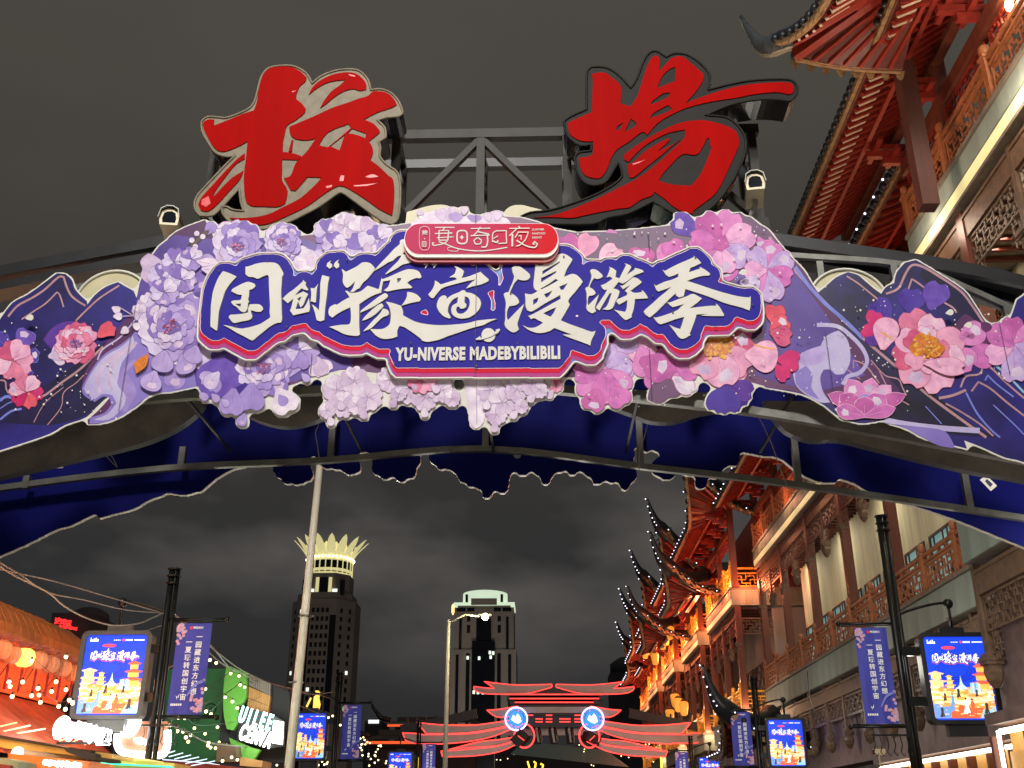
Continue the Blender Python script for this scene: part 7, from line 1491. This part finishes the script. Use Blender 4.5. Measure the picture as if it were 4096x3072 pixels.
for k in range(8): x0 = q[0][0] + (q[1][0] - q[0][0]) * k / 8; x1 = q[0][0] + (q[1][0] - q[0][0]) * (k + 1) / 8; b_.bar((x0, .15, q[0][1] if k % 2 else q[1][1]), (x1, .15, q[1][1] if k % 2 else q[0][1]), .16)
b_.build('truss_beam', ng)
for (x0, z_) in ((1020, 655), (1120, 655), (1225, 655)): q = KN([(x0, z_), (x0 + 40, z_ + 80)]); MB().mat(m_gblk).bar((q[0][0], .0, q[0][1]), (q[1][0] - .25, .6, q[1][1]), .45).build('beam_end', ng); MB().mat(m_pan).bar((q[0][0], -.3, q[0][1]), (q[1][0] - .25, .3, q[1][1]), .12).build('beam_strip', ng)
q = KN([(830, 650), (1440, 690)]); MB().mat(M('pale_gate_soffit', (190, 160, 150), .6, emit=.08)).box((q[0][0], .7, q[1][1]), (q[1][0], .9, q[0][1])).build('soffit', ng)
for x0 in (895, 1372):
    q = KN([(x0, 600)])[0]
    MB().mat(m_halo).tube([(q[0] + .68 * math.cos(i * math.pi / 14), -.75, q[1] + .68 * math.sin(i * math.pi / 14)) for i in range(28)], .045, 6, closed=True).build('halo_ring', ng)
    MB().mat(m_bluen).tube([(q[0] + .55 * math.cos(i * math.pi / 14), -.74, q[1] + .55 * math.sin(i * math.pi / 14)) for i in range(28)], .05, 6, closed=True).build('halo_ring', ng)
    MB().mat(m_bluen).prism([[(q[0] + .47 * math.cos(i * math.pi / 10), q[1] + .47 * math.sin(i * math.pi / 10)) for i in range(20)]], -.7, -.4).build('blue_disc', ng)
    MB().mat(m_pwhite).prism([[(q[0] + dx_ * .4, q[1] + dz_ * .4) for dx_, dz_ in ((-.8, -.1), (-.5, .6), (-.1, .3), (.2, .8), (.6, .3), (.8, -.4), (.3, -.7), (-.3, -.5))]], -.73, -.69).build('emblem', ng)
    u = KN([(x0 + (50 if x0 < 1000 else -20), 705)])[0]
    MB().mat(m_neon).tube([(u[0] + .62 * math.cos(i * math.pi / 12), -.6, u[1] + .7 * math.sin(i * math.pi / 12)) for i in range(24)], .06, 6, closed=True).build('neon_ring', ng)
    MB().mat(m_gblk).bar((q[0], -.3, q[1] - .9), (u[0], -.4, u[1] - .4), .9).build('round_beam', ng)
    MB().mat(m_neon).bar((q[0] + .1, -.8, q[1] - 1.0), (u[0], -.9, u[1] - .3), .05).build('neon_tube', ng)
for sx_ in (-1, 1):
    MB().mat(m_gblk).bar((sx_ * 4.8, .4, KN([(905, 560)])[0][1]), (sx_ * 9.6, .4, KN([(905, 655)])[0][1]), .35, .5).build('side_beam', ng); MB().mat(m_gblk).bar((sx_ * 4.8, .4, KN([(905, 530)])[0][1]), (sx_ * 9.6, .4, KN([(905, 640)])[0][1]), .12, .12).build('side_beam', ng)
    for k in range(8): x0 = sx_ * (5 + k * .6); MB().mat(m_gblk).box((x0 - .05, .3, KN([(905, 575 + k * 12)])[0][1]), (x0 + .05, .5, KN([(905, 560 + k * 8)])[0][1] + .3)).build('strut', ng)
    MB().mat(m_gblk).box((sx_ * 8.6 - .25, .1, 0), (sx_ * 8.6 + .25, .7, 5.2)).build('leg', ng)
    m_yel = EM('yellow_neon', (255, 222, 60), 2.2); b_ = MB().mat(m_yel)
    zt = KN([(400, 838)])[0][1]
    for x0 in (6.6, 7.6, 8.4): b_.box((sx_ * x0 - .05, -.2, 0), (sx_ * x0 + .05, -.1, zt))
    b_.box((min(sx_ * 6.6, sx_ * 8.4), -.2, zt - 1.2), (max(sx_ * 6.6, sx_ * 8.4), -.1, zt - 1.05)); b_.build('yellow_lattice', ng)
for x_ in (-7, -3, 3, 7): light('gate_fill_light', 'POINT', (gc.x + x_, YN - 5, 3.0), 240, (1, .84, .76), .5)  # pale points added to lighten the grey gate panels
# ================================================================== FAR BUILDINGS
m_tw = M('dark_stone_tower', (140, 128, 120), .7, var=.15, scale=.05); m_tw2 = M('grey_stone_tower', (168, 158, 148), .7, var=.12, scale=.06); m_twd = M('tower_dark_glass', (20, 23, 32), .2, var=.2, scale=.1); m_lw = M('lit_office_window', (226, 240, 226), .5, var=0, emit=1.3, sample=False)
m_crown = M('lit_lotus_crown', (214, 204, 140), .5, var=.4, scale=.3, emit=.62, ecol=(246, 236, 170)); m_crw = M('crown_lamp', (255, 250, 200), .5, var=0, emit=4, sample=False); m_glz = M('lit_green_white_stone', (206, 222, 200), .6, var=.3, scale=.12, emit=.8, ecol=(222, 242, 212))  # emission in crown and drum stone stands in for floodlighting
Yt = 780.0; c = PX(1290, 2700, Yt); base = Vector((c.x, Yt, 0))
tw = thing('crown_tower', 'dark office tower with a glowing yellow lotus crown, behind the white pole', 'tower', base)
zt = lambda py_: PX(1310, py_, Yt).z
def octa(w, ch): h = w / 2; return [(-h + ch, -h), (h - ch, -h), (h, -h + ch), (h, h - ch), (h - ch, h), (-h + ch, h), (-h, h - ch), (-h, -h + ch)]
def pris(poly, z0, z1, mt, nm): n = len(poly); return MB().mat(mt).add([(x, y, z0) for x, y in poly] + [(x, y, z1) for x, y in poly], [tuple(range(n - 1, -1, -1)), tuple(range(n, 2 * n))] + [(i, (i + 1) % n, (i + 1) % n + n, i + n) for i in range(n)]).build(nm, tw)
pris(octa(47, 12), 0, zt(2420), m_tw, 'shaft'); pris(octa(41, 10), zt(2420), zt(2390), m_tw, 'shoulder'); pris(octa(35, 9), zt(2390), zt(2312), m_tw, 'upper_shaft')
pris([(17 * math.cos(i * math.pi / 12), 17 * math.sin(i * math.pi / 12)) for i in range(24)], zt(2312), zt(2250), m_twd, 'drum')
rw_ = MB().mat(m_crown)
for z0_, h_ in ((zt(2312), 1.5), (zt(2300), 2.2), (zt(2258), 2.0)): rw_.lathe([(17.3, 0), (17.3, h_)], (0, 0, z0_), 24)
for i in range(24): a = i * math.pi / 12; rw_.box((17.2 * math.cos(a) - .35, 17.2 * math.sin(a) - .35, zt(2310)), (17.2 * math.cos(a) + .35, 17.2 * math.sin(a) + .35, zt(2252)))
rw_.build('lit_drum_frame', tw)
zb_ = zt(2250)
def petal_mesh(h, w, out, curl):
    vs = []; n = 8
    for i in range(n + 1):
        u = i / n; ww = w * math.sin(math.pi * min(1, .18 + .82 * u)) ** .6 if u < 1 else .05; r_ = 17 + out * u ** curl; z = h * u
        vs += [(r_, -ww / 2, z), (r_ + .6, 0, z), (r_, ww / 2, z)]
    return MB().mat(m_crown).add(vs, [f for i in range(n) for f in ((3 * i, 3 * i + 1, 3 * i + 4, 3 * i + 3), (3 * i + 1, 3 * i + 2, 3 * i + 5, 3 * i + 4))]).mesh('crown_petal')
pi_ = petal_mesh(12, 6.4, 2, 1.5); po_ = petal_mesh(14, 6.6, 11, 1.3)
for i in range(16):
    inst('crown_petal', pi_, tw, (0, 0, zb_), (0, 0, i * math.pi / 8)); inst('crown_petal', po_, tw, (0, 0, zb_ + 2), (0, 0, (i + .5) * math.pi / 8))
    a = i * math.pi / 8
cl_ = MB().mat(m_crw)
for i in range(40): a = i * math.pi / 20; cl_.ball((18 * math.cos(a), 18 * math.sin(a), zb_ + 1.0), .8, 5, 4)
cl_.build('crown_lamp_row', tw)['kind'] = 'stuff'
rt = random.Random(6)
wd = MB().mat(m_twd).box((-1.0, -.2, 0), (1.0, 0, 3.2)).mesh('window'); wl = MB().mat(m_lw).box((-1.0, -.25, 0), (1.0, 0, 2.6)).mesh('window'); wb = MB().mat(m_twd).box((-2.2, -.3, 0), (2.2, 0, zt(2440) - 8)).mesh('glass_bay')
for x in (-9.5, 9.5): inst('glass_bay', wb, tw, (x, -23.5, 0))
rows = int((zt(2440) - 70) / 6.2)
for k in range(rows):
    z = zt(2440) - 6 - k * 6.2
    for x in (-5.2, -1.75, 1.75, 5.2): inst('window', wl if (k in (12, 15, 24, 25) and rt.random() < .7) or rt.random() < .06 else wd, tw, (x, -23.5, z))
    if k % 1 == 0:
        for sx_ in (-1, 1):
            for u in (.28, .72):
                x = 11.5 + 12 * u; y = -23.5 + 12 * u; inst('window', wl if rt.random() < .08 else wd, tw, (sx_ * x, y, z), (0, 0, sx_ * R(45)))
for x in (-8.6, 8.6): MB().mat(m_lw).box((x - 1.8, -19, zt(2404)), (x + 1.8, -18.1, zt(2376))).build('lit_window', tw)
MB().mat(m_crown).box((-6, -18.6, zt(2404)), (-3.6, -18, zt(2330))).box((3.6, -18.6, zt(2404)), (6, -18, zt(2330))).build('lit_pilaster', tw); MB().mat(m_twd).box((-3.2, -18.5, zt(2404)), (3.2, -18, zt(2330))).build('glass_bay', tw)
for x in (-14, 14): MB().mat(m_twd).box((x - 1.8, -18.3, zt(2400)), (x + 1.8, -17.9, zt(2340))).build('glass_bay', tw)
# second tower
Y2 = 660.0; c = PX(1938, 2700, Y2); z2 = lambda py_: PX(1938, py_, Y2).z
tw = thing('stone_tower', 'square grey stone tower with a floodlit drum top behind the street lamp', 'tower', (c.x, Y2, 0))
MB().mat(m_tw2).box((-20, -14, 0), (20, 20, z2(2612))).box((-18.5, -12.5, z2(2612)), (18.5, 18, z2(2445))).box((-16.5, -11.5, z2(2445)), (16.5, 16, z2(2432))).build('shaft', tw)
MB().mat(m_glz).box((-19, -12, z2(2436)), (19, 14, z2(2424))).build('lit_parapet', tw)
MB().mat(m_glz).lathe([(13.5, 0), (14.2, 1), (14.2, z2(2378) - z2(2432)), (13, z2(2376) - z2(2432))], (0, 0, z2(2432)), 20).build('lit_drum', tw)
MB().mat(m_tw2).box((-8, -15, z2(2436)), (8, -13, z2(2412))).build('drum_block', tw)
MB().mat(m_twd).box((-4.5, -14.6, z2(2575)), (4.5, -12.4, z2(2490))).box((-7, -15.2, 0), (7, -13.8, z2(2578))).build('glass_bay', tw)
for x in (-14.5, 14.5): MB().mat(m_twd).box((x - .8, -12.9, z2(2608)), (x + .8, -12.4, z2(2482))).build('glass_bay', tw)
for x in (-9.5, 9.5):
    for a0, a1 in ((2545, 2515), (2500, 2480)): MB().mat(m_twd).box((x - 1, -12.9, z2(a0)), (x + 1, -12.4, z2(a1))).build('window', tw)
    MB().mat(m_twd).box((x - 1.1, -14.4, 20), (x + 1.1, -13.9, z2(2628))).build('glass_bay', tw)
for x in (-16, 16): MB().mat(m_twd).box((x - .9, -14.4, 20), (x + .9, -13.9, z2(2632))).build('glass_bay', tw)
for x0, x1 in ((-17, -11.5), (-10.5, -6), (6, 10.5), (11.5, 17)): MB().mat(m_twd).box((x0, -12.9, z2(2460)), (x1, -12.4, z2(2446))).build('window', tw)
for x in (-11, 11): MB().mat(m_twd).box((x - .8, -11 - .8, z2(2430)), (x + .8, -9, z2(2392))).build('arched_opening', tw)
for x, py_ in ((4, 2632), (6, 2634), (-2.5, 2654), (4.5, 2650), (-9.5, 2652), (-5.5, 2787), (-3, 2788), (0, 2789)): MB().mat(m_lw).box((x - .7, -15.6, z2(py_)), (x + .7, -15.2, z2(py_) + 2)).build('lit_window', tw)
# roof beacon
t = thing('roof_beacon', 'slim orange lit beacon at the left shoulder of the stone tower', 'beacon', PX(1812, 2438, 600)); MB().mat(EM('orange_beacon', (255, 190, 110), 3.0)).lathe([(.3, -3), (.8, -1.5), (.8, 2.2), (.2, 3.2)], (0, 0, 0), 8).build('lamp', t)
# old-town roofs behind the stalls
m_oldr = M('old_roof_tile', (60, 56, 52), .7, var=.3, scale=1); m_oldl = M('lit_eave_line', (230, 110, 50), .6, emit=1.0, ecol=(255, 90, 40))
for k, (x0, x1, y0__, y1__, Y_, lab) in enumerate(((1580, 1900, 2876, 2915, 110, 'long low tiled roof with a lit ridge left of the neon gate'), (1500, 1700, 2930, 2985, 90, 'lower dark tiled roof with a red lit eave left of the neon gate'))):
    a_ = PX(x0, y1__, Y_); b_ = PX(x1, y0__, Y_); t = thing('old_town_house', lab, 'house', (a_.x, Y_, 0)); w = b_.x - a_.x; z0_, z1_ = a_.z, b_.z
    MB().mat(m_oldr).add([(-.8, -2, z0_ + .4), (w + .8, -2, z0_ + .4), (w, 2, z1_), (0, 2, z1_)], [(0, 1, 2, 3)]).box((0, 1.5, z1_ - .1), (w, 2.3, z1_ + .35)).build('roof', t)
    MB().mat(m_oldl).box((-.5, -2.05, z0_ + .05), (w + .5, -1.9, z0_ + .25)).build('lit_eave', t); MB().mat(mdk).box((0, 0, 0), (w, 4, z0_ + .3)).build('wall', t)
    MB().mat(m_tile).tube([(-.2, -2, z0_ + .6), (-1.2, -2.2, z0_ + .9), (-2.0, -2.4, z0_ + 1.9), (-2.2, -2.5, z0_ + 2.6)], [.3, .25, .15, .05], 6).build('flying_ridge', t)
for k, (x0, x1, py_, Y_, lab) in enumerate(((1460, 1530, 2885, 260, 'far dark block with a lit top floor left of the old roofs'), (2440, 2560, 2690, 300, 'far dark round tower behind the right wing of the neon gate'), (1980, 2480, 2985, 150, 'dark far block seen through the neon gate'))):
    a_ = PX(x0, py_, Y_); b_ = PX(x1, py_, Y_); t = thing('far_block', lab, 'building', (a_.x, Y_, 0)); w = b_.x - a_.x
    MB().mat(mdk).box((0, 0, 0), (w, 12, a_.z)).build('wall', t)
    if k == 0: MB().mat(m_pwhite).box((.2 * w, -.2, a_.z - .5), (w * .8, 0, a_.z + .3)).build('lit_floor', t)
    if k == 1: MB().mat(mdk).lathe([(w * .45, 0), (w * .45, 3), (w * .3, 4), (w * .1, 5)], (w / 2, 6, a_.z), 14).build('round_top', t)
    if k == 2:
        wq = MB().mat(M('dim_window', (120, 140, 130), .5, emit=.25)).box((0, -.1, 0), (1.6, 0, .9)).mesh('window')
        pass
t = thing('roof_tree', 'small dark green tree growing above the second glowing pavilion roof', 'tree', PX(2660, 2160, 78)); b_ = MB().mat(M('night_foliage', (30, 52, 24), .7, var=.4, scale=2)); rq = random.Random(9)
for i in range(260):
    a = rq.uniform(0, 6.28); e_ = rq.uniform(-1.2, 1.5); r_ = rq.uniform(.4, 1.6); p = Vector((r_ * math.cos(a) * math.cos(e_), r_ * math.sin(a) * math.cos(e_), r_ * 1.2 * math.sin(e_))); u = Vector((rq.uniform(-1, 1), rq.uniform(-1, 1), rq.uniform(-1, 1))).normalized() * .16; v = u.orthogonal().normalized() * .12
    b_.add([p - u, p + v, p + u, p - v], [(0, 1, 2, 3)])
b_.build('crown', t)['kind'] = 'stuff'; t.scale = (.6, .6, .6); MB().mat(m_woodd).tube([(0, 0, -5), (0, 0, 0)], [.2, .1], 6).build('trunk', t)
# round ceiling lamp at the very top right
c = PX(4065, 12, 15.2); t = thing('globe_lamp', 'round glowing white lamp at the top right corner', 'lamp', c); MB().mat(m_lampglow).ball((0, 0, 0), .2, 14, 10).build('globe', t); MB().mat(m_post).tube([(0, 0, .2), (0, 0, 1.2)], .02, 6).build('stem', t)
light('globe_light', 'POINT', c + Vector((-.4, -.3, 0)), 60, (1, .93, .75), .2)
light('pole_fill_light', 'POINT', (-6.2, 20.6, 2.4), 110, (.95, 1, .8), .3); light('pole_fill_light', 'POINT', (-4.6, 20.0, 5.5), 80, (1, .97, .85), .3)  # points without a fixture, added to brighten the white pole

rk = random.Random(31)
for k, (x0, x1, z0, z1, n_, ya, lab) in enumerate(((1960, 2140, 2985, 3060, 7, 90, 'faint string of lights seen through the left half of the neon gate'), (2300, 2480, 2980, 3065, 8, 90, 'faint string of lights seen through the right half of the neon gate'), (2480, 2640, 2960, 3050, 7, 80, 'string of lights under the right wing of the neon gate'))):
    pts = sorted((x0 + (x1 - x0) * rk.random(), z0 + (z1 - z0) * rk.random()) for _ in range(n_)); o = string(lab, pts, (ya, ya + 6), lambda p: p, grp='faint strings of lights beyond the gate')
for k, (pts, lab) in enumerate((([(2110, 3045), (2118, 3072)], 'first yellow neon scroll under the gate'), ([(2135, 3046), (2143, 3052), (2140, 3072)], 'second yellow neon scroll under the gate'), ([(2162, 3055), (2172, 3060), (2170, 3072)], 'third yellow neon scroll under the gate'))):
    o_ = PX(*pts[0], 75); t = thing('neon_scroll', lab, 'neon sign', o_); MB().mat(m_yel).tube([PX(*p, 75) - o_ for p in pts], .06, 6).build('tube', t)
c = PX(2090, 2985, 88); t = thing('teal_roof', 'dim teal market roof seen through the neon gate', 'roof', c); MB().mat(M('teal_roof_sheet', (60, 92, 92), .6, emit=.12)).add([(-1, 0, -.6), (8.5, 0, -1.6), (7.0, 6, .1), (0, 6, .8)], [(0, 1, 2, 3)]).build('roof_sheet', t)
